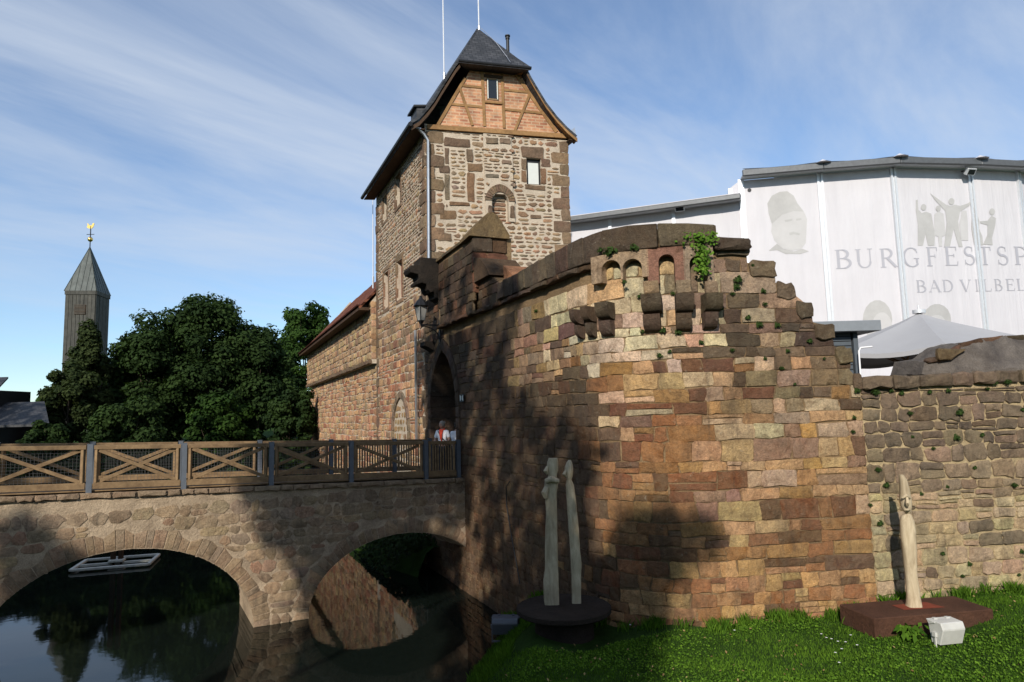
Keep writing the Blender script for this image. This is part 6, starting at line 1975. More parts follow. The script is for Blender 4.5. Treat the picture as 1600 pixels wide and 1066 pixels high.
def glyph(ch):
    S_ = []
    def A(p, w): S_.append((p, w))
    def bowl(x, y0, y1, r):
        p = arc(x, (y0 + y1) / 2, r, (y1 - y0) / 2 - .02, 90, -90); A(p, aw(p, 90, -90))
    if ch == 'B':
        A([(.14, 0), (.14, 1)], TH); A([(.02, .98), (.32, .98)], SE); A([(.02, .02), (.32, .02)], SE); A([(.14, .53), (.32, .53)], TN)
        p = arc(.30, .755, .24, .225, 90, -90); A(p, aw(p, 90, -90)); p = arc(.32, .275, .30, .255, 90, -90); A(p, aw(p, 90, -90)); return S_, .66
    if ch == 'U':
        A([(.14, 1), (.14, .34)], TH); p = arc(.41, .32, .27, .30, 180, 360); A(p, aw(p, 180, 360, .10)); A([(.68, .32), (.68, 1)], TN + .01); S_.append(serif(.14, .98)); S_.append(serif(.68, .98, .22)); return S_, .82
    if ch == 'R':
        A([(.14, 0), (.14, 1)], TH); S_.append(serif(.14, .02)); A([(.02, .98), (.32, .98)], SE); p = arc(.30, .74, .25, .24, 90, -90); A(p, aw(p, 90, -90)); A([(.14, .50), (.32, .50)], TN); A([(.34, .5), (.72, .0)], TH); A([(.62, .02), (.80, .02)], SE); return S_, .76
    if ch == 'G':
        p = arc(.46, .5, .40, .49, 50, 320, 22); A(p, aw(p, 50, 320)); A([(.72, .20), (.72, .44)], .10); A([(.56, .44), (.84, .44)], SE); A([(.70, .88), (.74, .74)], TN); return S_, .86
    if ch in 'FE':
        A([(.14, 0), (.14, 1)], TH); A([(.02, .98), (.58, .98)], SE); A([(.14, .53), (.46, .53)], SE); A([(.58, .99), (.58, .80)], SE); A([(.46, .62), (.46, .44)], SE)
        if ch == 'E': A([(.02, .02), (.60, .02)], SE); A([(.60, .01), (.63, .22)], SE)
        else: S_.append(serif(.14, .02, .30))
        return S_, .62
    if ch == 'S':
        p = arc(.30, .755, .22, .235, 40, 270, 14) + arc(.30, .27, .24, .26, 90, -150, 14)
        w = [TN + (TH - TN) * (sin(pi * i / (len(p) - 1)) ** 1.5) for i in range(len(p))]; A(p, w); A([(.47, .98), (.47, .74)], SE); A([(.07, .02), (.07, .28)], SE); return S_, .58
    if ch == 'T':
        A([(.36, 0), (.36, 1)], TH); A([(.02, .97), (.70, .97)], SE); A([(.02, .99), (.02, .78)], SE); A([(.70, .99), (.70, .78)], SE); S_.append(serif(.36, .02)); return S_, .72
    if ch == 'P':
        A([(.14, 0), (.14, 1)], TH); S_.append(serif(.14, .02)); A([(.02, .98), (.32, .98)], SE); p = arc(.30, .72, .26, .26, 90, -90); A(p, aw(p, 90, -90)); A([(.14, .46), (.32, .46)], TN); return S_, .60
    if ch == 'A':
        A([(.06, 0), (.37, 1)], TN); A([(.36, 1), (.68, 0)], TH); A([(.17, .34), (.56, .34)], SE); S_.append(serif(.06, .02, .2)); S_.append(serif(.68, .02)); return S_, .76
    if ch == 'D':
        A([(.14, 0), (.14, 1)], TH); A([(.02, .98), (.34, .98)], SE); A([(.02, .02), (.34, .02)], SE); p = arc(.32, .5, .42, .48, 90, -90, 16); A(p, aw(p, 90, -90)); return S_, .78
    if ch == 'V':
        A([(.08, 1), (.38, 0)], TH); A([(.37, 0), (.68, 1)], TN); S_.append(serif(.08, .98)); S_.append(serif(.68, .98, .2)); return S_, .76
    if ch == 'I':
        A([(.16, 0), (.16, 1)], TH); S_.append(serif(.16, .02)); S_.append(serif(.16, .98)); return S_, .32
    if ch == 'L':
        A([(.14, 0), (.14, 1)], TH); S_.append(serif(.14, .98)); A([(.02, .02), (.56, .02)], SE); A([(.56, .01), (.60, .24)], SE); return S_, .60
def letter(ch, u0, u1, vt, vb):
    st_, adv = glyph(ch)
    uc, vc = (u0 + u1) / 2, (vt + vb) / 2
    sg_, _, _ = path_seg(uc, vc)
    sa, sb = sg_.at(u0 + 1.5, vc)[0], sg_.at(u1 + 1.5, vc)[0]
    zb, zt = sg_.at(uc, vb)[1], sg_.at(uc, vt)[1]
    vs, fs = [], []
    for k, (pts, w) in enumerate(st_):
        Lf, Rt = stroke(pts, w)
        o = len(vs)
        for (x, y) in Lf + Rt: vs.append(sg_.p(sa + x / adv * (sb - sa), zb + y * (zt - zb), .008 + .0008 * k))
        n = len(Lf)
        for i in range(n - 1): fs.append((o + i, o + n + i, o + n + i + 1, o + i + 1))
    link('letter', mesh('letter', vs, fs), MAT['letter'], tent)
for i, (ch, u0, u1) in enumerate(zip('BURGFESTSP', (1303, 1335, 1373, 1409, 1446, 1474, 1504, 1527, 1556, 1583), (1328, 1363, 1399, 1435, 1464, 1494, 1521, 1547, 1573, 1603))):
    k = min(1, i / 5)
    letter(ch, u0, u1, 390 - 4.5 * k, 420 - 6 * min(1, i / 6))
for i, (ch, u0, u1) in enumerate(zip('BADVILBEL', (1430, 1450, 1471, 1499, 1522, 1534, 1552, 1570, 1587), (1445, 1468, 1487, 1516, 1527, 1547, 1564, 1583, 1600))):
    letter(ch, u0, u1, 438 - 2.2 * i / 8, 457 - 3 * i / 8)
def flat_print(pix, mat, d=.03, name='fabric_print'):
    d = .003 + (d - .03) * .9
    uc, vc = sum(p[0] for p in pix) / len(pix), sum(p[1] for p in pix) / len(pix)
    sg_, _, _ = path_seg(uc, vc)
    vs = [sg_.p(*sg_.at(u, v), d) for u, v in pix]
    link(name, mesh(name, vs, [tuple(range(len(vs)))]), MAT[mat], tent)
def ell(cu, cv, ru, rv, a0=0, a1=360, n=18): return [(cu + ru * cos(radians(a0 + (a1 - a0) * i / n)), cv - rv * sin(radians(a0 + (a1 - a0) * i / n))) for i in range(n if a1 - a0 == 360 else n + 1)]
# bearded head with a tall brimless hat (flat pale print)
flat_print([(1199, 318), (1206, 306), (1218, 300), (1230, 299), (1240, 306), (1246, 318), (1256, 331), (1240, 330), (1222, 336), (1206, 350), (1201, 334)], 'print', .036)
flat_print([(1206, 350), (1222, 336), (1240, 330), (1256, 331), (1261, 342), (1260, 362), (1259, 380), (1252, 389), (1238, 392), (1222, 388), (1210, 376), (1205, 362)], 'print2', .032)
flat_print([(1233, 364), (1240, 362), (1250, 365), (1249, 368), (1240, 366), (1234, 368)], 'print', .038)
flat_print([(1226, 344), (1238, 342), (1238, 345), (1227, 347)], 'print', .038); flat_print([(1244, 342), (1252, 341), (1252, 344), (1244, 345)], 'print', .038); flat_print([(1237, 346), (1243, 346), (1247, 356), (1236, 357)], 'print2', .04)
flat_print([(1201, 392), (1214, 381), (1224, 389), (1240, 393), (1254, 389), (1264, 393), (1250, 397), (1228, 397), (1214, 391)], 'print', .034)
# a row of pale figures
def pf_(u, v): return (u, v)
for k, pts in enumerate([
    [(1431, 313), (1434, 312), (1435, 328), (1440, 333), (1447, 331), (1455, 334), (1458, 350), (1461, 366), (1460, 384), (1450, 384), (1446, 366), (1442, 384), (1434, 384), (1434, 350), (1431, 330)],
    [(1460, 335), (1466, 330), (1474, 334), (1476, 352), (1477, 368), (1472, 370), (1472, 385), (1467, 385), (1466, 370), (1460, 368)],
    [(1453, 302), (1478, 320), (1486, 322), (1492, 320), (1500, 322), (1512, 318), (1521, 311), (1514, 322), (1500, 331), (1497, 346), (1500, 366), (1504, 386), (1498, 386), (1490, 358), (1484, 386), (1475, 386), (1479, 348), (1477, 330), (1462, 314)],
    ]):
    flat_print(pts, 'print' if k != 1 else 'print2', .033 + .001 * k)
for (cu, cv, r) in ((1443, 324, 4.3), (1466, 326, 4), (1486.5, 315, 4.6)): flat_print(ell(cu, cv, r, r * 1.15), 'print', .039)
for k, pts in enumerate([[(1503, 330), (1510, 329), (1512, 345), (1513, 376), (1502, 376), (1499, 350)]]): flat_print(pts, 'print2', .034)
for k, pts in enumerate([[(1518, 336), (1526, 334), (1530, 345), (1530, 358), (1535, 370), (1536, 383), (1522, 383), (1518, 358)], [(1531, 346), (1543, 345), (1549, 337), (1556, 341), (1555, 352), (1550, 372), (1551, 383), (1536, 382), (1543, 366), (1543, 352), (1532, 349)]]): flat_print(pts, 'print', .034 + .001 * k)
for (cu, cv, r) in ((1522, 329, 3.6), (1550, 331, 4.4)): flat_print(ell(cu, cv, r, r * 1.2), 'print', .039)
flat_print(ell(1371, 500, 23, 31), 'print', .034); flat_print(ell(1378, 512, 16, 24), 'print2', .037); flat_print(ell(1464, 500, 22, 25), 'print', .034); flat_print(ell(1464, 510, 15, 18), 'print2', .037)

# =================================================================== HUT AND PARASOL
YH = 17.6
hp = Plane((0, YH), (1, 0), (0, -1))
hx0, hx1 = hp.at(1290, 540)[0], hp.at(1338, 540)[0]
hzt = hp.at(1320, 520)[1]; hz1 = hp.at(1320, 504)[1]
hxr = hp.at(1366, 515)[0]
hut = empty('kiosk_hut', (hx1 - 1, YH + .8, 3.4), 'dark grey slatted kiosk hut with a flat grey roof edge behind the stepped wall', 'hut')
mb = MB(); mb.box(((hx1 - 2.2 + hx1) / 2, YH + 1.03, (3.4 + hzt) / 2), 1.1 - .0, 1.0, (hzt - 3.4) / 2); mb.build('wall', MAT['dark_metal'], hut)
k = 3.5; j = 0
while k < hzt - .05:
    mb = MB(); mb.box((hx1 - 1.15, YH + .015, k + .055), 1.02, .015, .05); mb.build('slat', MAT['grey_paint'], hut); k += .125
mb = MB(); mb.box((hx1 - .03, YH - .0, (3.4 + hzt) / 2), .06, .05, (hzt - 3.4) / 2); mb.build('corner_board', MAT['grey_paint'], hut)
mb = MB(); mb.box(((hx1 - 2.3 + hxr) / 2, YH + .9, (hzt + hz1) / 2), (hxr - hx1 + 2.3) / 2, 1.25, (hz1 - hzt) / 2); mb.build('roof_edge', m_plain('grey roof trim', (.20, .22, .24), .5, 0, .08), hut, bevel=.01)
mb = MB()
a_, b_ = hp.at(1335, 582), hp.at(1334, 545)
mb.tube([Vector((a_[0], YH - .25, 4.5)), Vector((b_[0], YH - .25, b_[1] - .08)), Vector((b_[0] + .05, YH - .25, b_[1])), Vector((b_[0] + .35, YH - .25, b_[1] + .02))], .022, 8)
pipe_ = empty('white_pipe', Vector((a_[0], YH - .25, 4.5)), 'thin white bent pipe standing beside the grey hut', 'pipe')
mb.build('pipe', MAT['mast'], pipe_, smooth=50)

YP = 22.5
ap = aty(1436, 489, YP)
par = empty('parasol', (ap.x, ap.y, 3.4), 'big pale grey market parasol with open ribs behind the right wall', 'parasol')
lf = aty(1344, 547, YP - .4)
RP = 3.75
zr0 = aty(1400, 543, YP - 2.5).z
NR = 8
ang0 = radians(112)
rim = [Vector((ap.x + RP * cos(ang0 + 2 * pi * k / NR), ap.y + RP * sin(ang0 + 2 * pi * k / NR), zr0)) for k in range(NR)]
vs, fs = [], []
ns, nq = 8, 6
for k in range(NR):
    a, b = rim[k], rim[(k + 1) % NR]
    o = len(vs)
    for i in range(nq + 1):
        f = i / nq
        for j in range(ns + 1):
            g = j / ns
            e = a.lerp(b, g)
            p = ap.lerp(e, f)
            p.z = ap.z + (e.z - ap.z) * (f ** .88) - .16 * sin(pi * g) * f
            vs.append(p)
    for i in range(nq):
        for j in range(ns): fs.append((o + i * (ns + 1) + j, o + i * (ns + 1) + j + 1, o + (i + 1) * (ns + 1) + j + 1, o + (i + 1) * (ns + 1) + j))
me = mesh('canopy', vs, fs)
bm = bmesh.new(); bm.from_mesh(me); bmesh.ops.remove_doubles(bm, verts=bm.verts, dist=1e-4); bm.to_mesh(me); bm.free()
me.polygons.foreach_set('use_smooth', [True] * len(me.polygons)); me.set_sharp_from_angle(angle=radians(9))
link('canopy', me, MAT['parasol'], par)
mb = MB()
for k in range(NR):
    a, b = rim[k], rim[(k + 1) % NR]
    pts_ = [a.lerp(b, g) - Vector((0, 0, .16 * sin(pi * g))) for g in np.linspace(0, 1, 9)]
    for p, q in zip(pts_[:-1], pts_[1:]): mb.prism([p, q, q - Vector((0, 0, .14)), p - Vector((0, 0, .14))], (q - p).cross(Vector((0, 0, 1))).normalized() * .012)
mb.build('valance', MAT['parasol'], par)
hub = Vector((ap.x, ap.y, ap.z - 2.0))
for k in range(NR):
    mb = MB(); mb.bar(ap - Vector((0, 0, .12)), rim[k] - Vector((0, 0, .07)), .05, .05); mb.build('rib', MAT['timber_gable'], par)
    mb = MB(); mb.bar(hub, ap.lerp(rim[k], .58) - Vector((0, 0, .16)), .045, .045); mb.build('strut', MAT['timber_gable'], par)
mb = MB(); mb.tube([(ap.x, ap.y, 3.4), (ap.x, ap.y, ap.z - .05)], .07, 10); mb.build('pole', MAT['timber_dark'], par, smooth=40)
mb = MB(); mb.tube([hub - Vector((0, 0, .12)), hub + Vector((0, 0, .12))], .16, 10); mb.build('hub', MAT['dark_metal'], par, smooth=40)
mb = MB(); mb.tube([ap - Vector((0, 0, .02)), ap + Vector((0, 0, .10))], [.20, .20], 10); mb.tube([ap + Vector((0, 0, .10)), ap + Vector((0, 0, .26))], .025, 6); mb.build('finial', MAT['alu'], par, smooth=40)
mb = MB(); mb.box(ap.lerp(rim[3], .3) - Vector((0, 0, 1.4)), .28, .14, .12); mb.build('heater', MAT['dark_metal'], par, bevel=.03)

# =================================================================== CHURCH TOWER far behind the trees
rng = random.Random(3)
YC = 95.0
cc_ = aty(150, 455, YC)
zE = cc_.z
th_ = radians(-7.2)
la, lb = 4.06, 4.06
cA = Vector((cc_.x, cc_.y, 0)); cL = cA + Vector((-cos(th_) * la, sin(th_) * la, 0)); cR = cA + Vector((sin(th_) * lb, cos(th_) * lb, 0)); cB = cL + (cR - cA)
cen = (cL + cR) / 2
church = empty('church_tower', (cen.x, cen.y, 3), 'slim weathered wood-clad church tower with pyramid copper spire and gilded weathercock', 'church tower')
cq = [cA, cR, cB, cL]
mb = MB(); mb.prism([Vector((p.x, p.y, 2)) for p in cq], (0, 0, zE - 2)); mb.build('shaft', m_wood('dark weathered cladding', s2l(84, 76, 68, .85), s2l(120, 108, 96, .85), (3, 3, .4)), church)
def cface(a, b, f0, f1, z0, z1, d=.06):
    n_ = Vector(((b - a).y, -(b - a).x, 0)).normalized()
    p, q = a.lerp(b, f0), a.lerp(b, f1)
    return [Vector((p.x, p.y, z0)), Vector((q.x, q.y, z0)), Vector((q.x, q.y, z1)), Vector((p.x, p.y, z1))], n_ * d
clad = m_wood('grey brown tower boards', s2l(70, 70, 66, .75), s2l(98, 96, 88, .75), (4, 4, .5))
for (a, b, nb) in ((cL, cA, 8), (cA, cR, 8)):
    for k in range(nb):
        mb = MB(); pts_, v_ = cface(a, b, (k + .06) / nb, (k + .94) / nb, 3, zE - .55, rng.uniform(.05, .11)); mb.prism(pts_, v_); mb.build('board', clad, church)
    mb = MB(); pts_, v_ = cface(a, b, -.01, 1.01, zE - .5, zE + .05, .16); mb.prism(pts_, v_); mb.build('cornice', clad, church)
zl0, zl1 = aty(127, 492, YC).z, aty(127, 477, YC).z
lo = MB(); pts_, v_ = cface(cL, cA, .33, .70, zl0, zl1, .16); lo.prism(pts_, v_); lv_ = lo.build('louvre', MAT['timber_dark'], church)
for k in range(7):
    z = zl0 + (zl1 - zl0) * (k + .3) / 7
    mb = MB(); pts_, v_ = cface(cL, cA, .34, .69, z, z + .09, .22); mb.prism(pts_, v_); mb.build('slat', clad, lv_)
tip = aty(141, 381, YC); tip = Vector((cen.x, cen.y, tip.z))
ovh = 1.07
eq = [cen + (p - cen) * ovh for p in cq]
cop = m_wood('patinated copper sheet', s2l(70, 78, 76, .75), s2l(98, 106, 102, .8), (2, 2, .5), rough=.5)
mb = MB()
mb.add([Vector((p.x, p.y, zE + .02)) for p in eq] + [tip], [(0, 1, 4), (1, 2, 4), (2, 3, 4), (3, 0, 4), (3, 2, 1, 0)])
mb.build('spire', cop, church)
for (a, b) in ((eq[3], eq[0]), (eq[0], eq[1])):
    for k in range(0, 7):
        f = k / 6
        p = a.lerp(b, f); p = Vector((p.x, p.y, zE + .03))
        g = 1 - abs(2 * f - 1) if k not in (0, 6) else 1
        top_ = tip if k in (0, 6) else p.lerp(tip, .0) + (tip - (a.lerp(b, .5) + Vector((0, 0, zE)))) * g * .97
        mb = MB(); mb.bar(p, top_, .07, .10); mb.build('seam', cop, church)
pt_ = Vector((cen.x, cen.y, 0))
zb_, zv_ = aty(141, 369, YC).z, aty(141, 350, YC).z
mb = MB(); mb.tube([tip - Vector((0, 0, .3)), Vector((cen.x, cen.y, zv_ + .2))], .07, 6); mb.tube([Vector((cen.x - .55, cen.y, zb_ + .75)), Vector((cen.x + .55, cen.y, zb_ + .75))], .05, 5); mb.build('finial_rod', MAT['dark_metal'], church)
bm = bmesh.new(); bmesh.ops.create_uvsphere(bm, u_segments=14, v_segments=10, radius=.36)
for v in bm.verts: v.co += Vector((cen.x, cen.y, zb_))
me = bpy.data.meshes.new('ball'); bm.to_mesh(me); bm.free(); me.polygons.foreach_set('use_smooth', [True] * len(me.polygons)); link('ball', me, MAT['gold'], church)
ck = [(-.55, -.05), (-.40, .15), (-.50, .45), (-.30, .35), (-.15, .12), (.12, .15), (.25, .42), (.40, .45), (.50, .30), (.42, .22), (.35, -.05), (.15, -.30), (-.15, -.30), (-.40, -.22)]
mb = MB(); mb.prism([Vector((cen.x + x * 1.1, cen.y - .04, zv_ + .15 + z * 1.1)) for x, z in ck], (0, .08, 0)); mb.build('weathercock', MAT['gold'], church)

# =================================================================== DARK BARN at the left edge
YB = 44
bp = Plane((0, YB), (1, 0), (0, -1))
barn = empty('barn', (bp.at(20, 690)[0], YB + 3, 3), 'dark roofed low barn with raised clerestory at the left edge behind the bridge', 'barn')
xl, xr = bp.at(-120, 665)[0], bp.at(82, 665)[0]
z0 = bp.at(40, 667)[1]; z1 = bp.at(40, 636)[1]
mb = MB(); mb.box(((xl + xr) / 2 - 3.5, YB + 4, (2.4 + z0) / 2), (xr - xl) / 2 - .5, 3.6, (z0 - 2.4) / 2); mb.build('wall', MAT['dark_metal'], barn)
mb = MB(); mb.prism([Vector((xl, YB - .3, z0)), Vector((xr, YB - .3, z0)), Vector(((xr - .6) * (YB + 3) / YB, YB + 3.0, z1 + .3)), Vector((xl - 4, YB + 3.0, z1 + .3))], (0, 0, .14)); x_ = mb.build('roof_slope', MAT['slate'], barn); set_uv(x_.data, lambda co: (co.x, co.y * 1.3))
xu = bp.at(16, 620)[0] - 2.4; zu0, zu1 = bp.at(10, 637)[1], bp.at(10, 607)[1]
mb = MB(); mb.box(((xl + xu) / 2, YB + 3.6, (z0 + zu1) / 2), (xu - xl) / 2, 1.6, (zu1 - z0) / 2); mb.build('clerestory', MAT['dark_metal'], barn)
mb = MB(); mb.prism([Vector((xl, YB + 1.6, zu1)), Vector((xu + .3, YB + 1.6, zu1 - .02)), Vector((xu - .5, YB + 3.6, zu1 + .9)), Vector((xl, YB + 3.6, zu1 + .9))], (0, 0, .12)); x_ = mb.build('upper_roof', MAT['slate'], barn); set_uv(x_.data, lambda co: (co.x, co.y * 1.3))

# =================================================================== VEGETATION
def leaf_mesh(name, P, Nrm, size, val, rs, mat, parent=None, aspect=.62):
    """one rhombic leaf per row of P, tilted about its normal; val = 0..1 shade of green"""
    n = len(P)
    r1 = rs.normal(size=(n, 3)); r1 /= np.linalg.norm(r1, axis=1)[:, None]
    nn = Nrm + .75 * r1; nn /= np.linalg.norm(nn, axis=1)[:, None]
    t = np.cross(nn, rs.normal(size=(n, 3))); t /= np.linalg.norm(t, axis=1)[:, None]
    b = np.cross(nn, t)
    sz = (size * rs.uniform(.65, 1.35, n))[:, None]
    V = np.empty((n, 4, 3))
    V[:, 0] = P - t * sz; V[:, 1] = P + b * sz * aspect + nn * sz * .18; V[:, 2] = P + t * sz; V[:, 3] = P - b * sz * aspect + nn * sz * .18
    me = bpy.data.meshes.new(name)
    me.vertices.add(4 * n); me.loops.add(4 * n); me.polygons.add(n)
    me.vertices.foreach_set('co', V.astype(np.float32).ravel())
    me.loops.foreach_set('vertex_index', np.arange(4 * n, dtype=np.int32))
    me.polygons.foreach_set('loop_start', np.arange(0, 4 * n, 4, dtype=np.int32))
    me.polygons.foreach_set('loop_total', np.full(n, 4, dtype=np.int32))
    me.update(calc_edges=True)
    a = me.attributes.new('Col', 'FLOAT', 'POINT')
    a.data.foreach_set('value', np.repeat(val, 4).astype(np.float32))
    return link(name, me, mat, parent)
def limb_mesh(root, base, clumps, th, rng, h0):
    """trunk and limbs that reach towards the clumps"""
    mb = MB()
    top = np.mean([c for c, r in clumps], axis=0)
    fork = Vector((base[0] * .85 + top[0] * .15, base[1] * .85 + top[1] * .15, h0))
    mb.tube([Vector(base) - Vector((0, 0, .4)), Vector(base).lerp(fork, .5) + Vector((rng.uniform(-.1, .1), rng.uniform(-.1, .1), 0)), fork, Vector(top) * .7 + fork * .3, Vector(top) + Vector((0, 0, 1))], [th * 1.35, th, th * .85, th * .5, th * .12], 9)
    for c, r in rng.sample(clumps, min(16, len(clumps))):
        c = Vector(c)
        s = fork.lerp(Vector(top), rng.uniform(0, .7))
        mid = s.lerp(c, .5) + Vector((0, 0, -.08 * (c - s).length))
        mb.tube([s, mid, c], [th * .36, th * .22, th * .06], 6, cap=False)
    return mb.build('trunk', MAT['bark'], root, smooth=60)
def tree(label, u, vtop, y, rpx, seed, mat='leaf_dark', nleaf=9000, lsize=.2, group=None, zbase=None, shape=(1.0, 1.0), low=.12, ncl=44, name='tree', cat='tree'):
    rng = random.Random(seed); rs = np.random.default_rng(seed)
    p = aty(u, vtop, y)
    R = rpx * y / F_PX
    gz = land_z(p.x, y) if zbase is None else zbase
    H = p.z - gz
    root = empty(name, (p.x, y, gz), label, cat, group)
    cz0 = gz + H * low
    rz = (p.z - cz0) / 2; cz = (p.z + cz0) / 2
    clumps = []
    while len(clumps) < ncl:
        d = Vector((rng.gauss(0, 1), rng.gauss(0, 1), rng.gauss(0, 1))).normalized()
        f = rng.uniform(.35, 1.0) ** .5
        taper = 1 - shape[1] * .0
        zz_ = d.z * f
        wd = R * (1.0 if shape[0] == 1 else max(.18, (1 - zz_) / 2 * shape[0] + .25))
        rc = R * rng.uniform(.18, .38)
        c = (p.x + d.x * f * (wd - rc * .55), y + d.y * f * (wd - rc * .55), cz + zz_ * (rz - rc * .55))
        clumps.append((c, rc))
    w_ = np.array([r * r for c, r in clumps]); w_ = w_ / w_.sum()
    idx = rs.choice(len(clumps), nleaf, p=w_)
    C = np.array([c for c, r in clumps])[idx]; Rr = np.array([r for c, r in clumps])[idx]
    D = rs.normal(size=(nleaf, 3)); D /= np.linalg.norm(D, axis=1)[:, None]
    rad = rs.uniform(.35, 1.08, nleaf) ** .6
    ripple = 1 + .22 * np.sin(D[:, 0] * 5 + idx) * np.sin(D[:, 2] * 6 + idx * 2)
    P = C + D * (Rr * rad * ripple)[:, None] * np.array([1, 1, .82])
    cv = rs.uniform(.1, .75, len(clumps))[idx]
    val = np.clip(cv + rs.normal(0, .16, nleaf), 0, 1)
    leaf_mesh('crown', P, D + np.array([0, 0, .5]), lsize, val, rs, MAT[mat], root)
    limb_mesh(root, (p.x, y, gz), clumps, max(.12, R * .06), rng, gz + H * max(.14, low * .9))
    return root
GT = 'trees beyond the moat'
tree('big dense dark green tree rising highest left of the castle wing', 322, 452, 58, 84, 101, 'leaf_dark', 35700, 0.168, GT, low=.05, ncl=96)
tree('broad dark tree between the church tower and the highest tree', 236, 486, 55, 66, 102, 'leaf_dark', 27300, 0.161, GT, low=.04, ncl=80)
tree('rounded dark tree at the right shoulder of the tree group', 405, 506, 60, 58, 103, 'leaf_dark', 23100, 0.168, GT, low=.04, ncl=70)
tree('lighter green feathery tree behind the end of the castle wing', 478, 458, 78, 52, 104, 'leaf_mid', 23100, 0.189, GT, low=.10, ncl=73)
tree('olive green loose tree in front of the church tower', 140, 494, 52, 42, 105, 'leaf_olive', 18900, 0.140, GT, low=.02, ncl=67, shape=(1.35, 1))
tree('lower olive tree left of the church tower foot', 112, 560, 49, 42, 106, 'leaf_olive', 14700, 0.133, GT, low=.02, ncl=54)
tree('dark bushy tree beside the castle wing corner above the railing', 452, 580, 50, 48, 107, 'leaf_dark', 18900, 0.147, GT, low=.02, ncl=57)
tree('small dark tree low between the big trees above the railing', 345, 600, 47, 55, 108, 'leaf_mid', 16800, 0.140, GT, low=.02, ncl=54)
tree('low dark tree above the second railing panel', 195, 610, 46, 58, 109, 'leaf_dark', 16800, 0.140, GT, low=.02, ncl=54)
tree('wide dark tree filling the gap behind the two biggest trees', 285, 505, 72, 95, 111, 'leaf_dark', 26000, .21, GT, low=.02, ncl=90)
tree('wide dark tree behind the gap right of the highest tree', 385, 540, 74, 90, 112, 'leaf_dark', 24000, .21, GT, low=.02, ncl=90)
tree('dark tree behind the foot of the church tower', 190, 545, 68, 70, 113, 'leaf_dark', 18000, .2, GT, low=.02, ncl=70)
tree('small rounded dark tree right beside the barn', 70, 655, 42.5, 34, 110, 'leaf_dark', 10500, 0.112, GT, low=.02, ncl=41)
for i, (u, v, y, r) in enumerate(((52, 622, 120, 24), (82, 606, 135, 26), (20, 628, 140, 26), (-30, 615, 130, 40), (430, 610, 110, 60), (540, 640, 120, 60), (300, 630, 105, 70))):
    tree(('distant small tree right of the barn roof', 'second distant tree right of the barn roof', 'distant tree right above the barn roof', 'distant tree behind the barn at the left edge', 'distant tree behind the right shoulder of the tree group', 'distant tree hidden behind the castle wing', 'distant tree behind the highest tree')[i], u, v, y, r, 130 + i, 'leaf_mid', 2600, .45, 'distant trees on the horizon', low=.03, ncl=22)
# shrubs on the far bank seen under and through the railing
GB = 'shrubs on the far bank'
for i, (u, v, y, r) in enumerate(((30, 690, 36, 70), (150, 692, 37, 64), (255, 690, 38, 62), (355, 688, 40, 60), (440, 684, 44, 46), (-60, 680, 36, 60))):
    tree('%s dark shrub from the left on the far moat bank seen through the bridge railing' % ('second', 'third', 'fourth', 'fifth', 'sixth', 'first')[i], u, v, y, r, 150 + i, 'leaf_dark', 5200, .15, GB, zbase=.2, low=.0, ncl=26, name='shrub', cat='shrub')

# ---- tall trees on the near bank, behind the viewer: their crowns throw the dappled shade
def shade_pts():
    rs = random.Random(900)
    out_ = []
    def poly_in(p, poly):
        c = False; n = len(poly)
        for i in range(n):
            (x1, y1), (x2, y2) = poly[i], poly[(i + 1) % n]
            if (y1 > p[1]) != (y2 > p[1]) and p[0] < (x2 - x1) * (p[1] - y1) / (y2 - y1) + x1: c = not c
        return c
    def sample(poly, surf, step, keep=1.0):
        us = [p[0] for p in poly]; vs = [p[1] for p in poly]
        u = min(us)
        while u < max(us):
            v = min(vs)
            while v < max(vs):
                q = (u + rs.uniform(-.5, .5) * step, v + rs.uniform(-.5, .5) * step)
                if poly_in(q, poly) and rs.random() < keep:
                    if surf == 'bridge': s, z = BRIDGE.at(*q); out_.append(BRIDGE.p(s, z))
                    elif surf == 'bridge2': s, z = BRIDGE.at(q[0], q[1], -2.5); out_.append(BRIDGE.p(s, z, -2.5))
                    elif surf == 'gate':
                        h = hit(q[0], q[1], v3(G0), v3(NG)); out_.append(h)
                    elif surf == 'right':
                        h = hit(q[0], q[1], v3(B0), Vector((.1375, -.9905, 0))); out_.append(h)
                    elif surf == 'low': out_.append(atz(q[0], q[1], .35))
                    elif surf == 'plinth': out_.append(atz(q[0], q[1], 1.45))
                    elif surf == 'fig': out_.append(aty(q[0], q[1], Y1))
                    elif surf == 'lawn':
                        h = atz(q[0], q[1], .9); out_.append(h)
                v += step
            u += step
    sample([(405, 690), (560, 678), (725, 676), (725, 765), (405, 775)], 'bridge', 13, 1.0)
    sample([(430, 690), (725, 680), (725, 740), (430, 745)], 'bridge2', 14, 1.0)
    sample([(655, 530), (722, 520), (726, 700), (655, 700)], 'gate', 14, 1.0)
    sample(SH_GATE, 'gate', 22, .95)
    sample(SH_GATE2, 'gate', 24, .55)
    sample(SH_RIGHT, 'right', 26, .9)
    sample([(800, 915), (960, 915), (975, 985), (800, 985)], 'plinth', 13, 1.0)
    sample([(690, 930), (840, 930), (840, 1066), (690, 1066)], 'low', 14, .95)
    sample([(845, 830), (915, 820), (915, 950), (845, 950)], 'fig', 22, .6)
    for P_ in SH_BRIDGE: sample(P_, 'bridge', 24, .92)
    sample(SH_LAWN, 'lawn', 13, .95)
    return out_
SH_GATE = [(672, 560), (700, 520), (740, 515), (775, 520), (798, 600), (832, 655), (905, 668), (922, 730), (925, 960), (780, 960), (700, 760), (676, 745)]
SH_GATE2 = [(690, 430), (720, 400), (745, 380), (800, 400), (850, 400), (830, 470), (800, 520), (690, 540)]
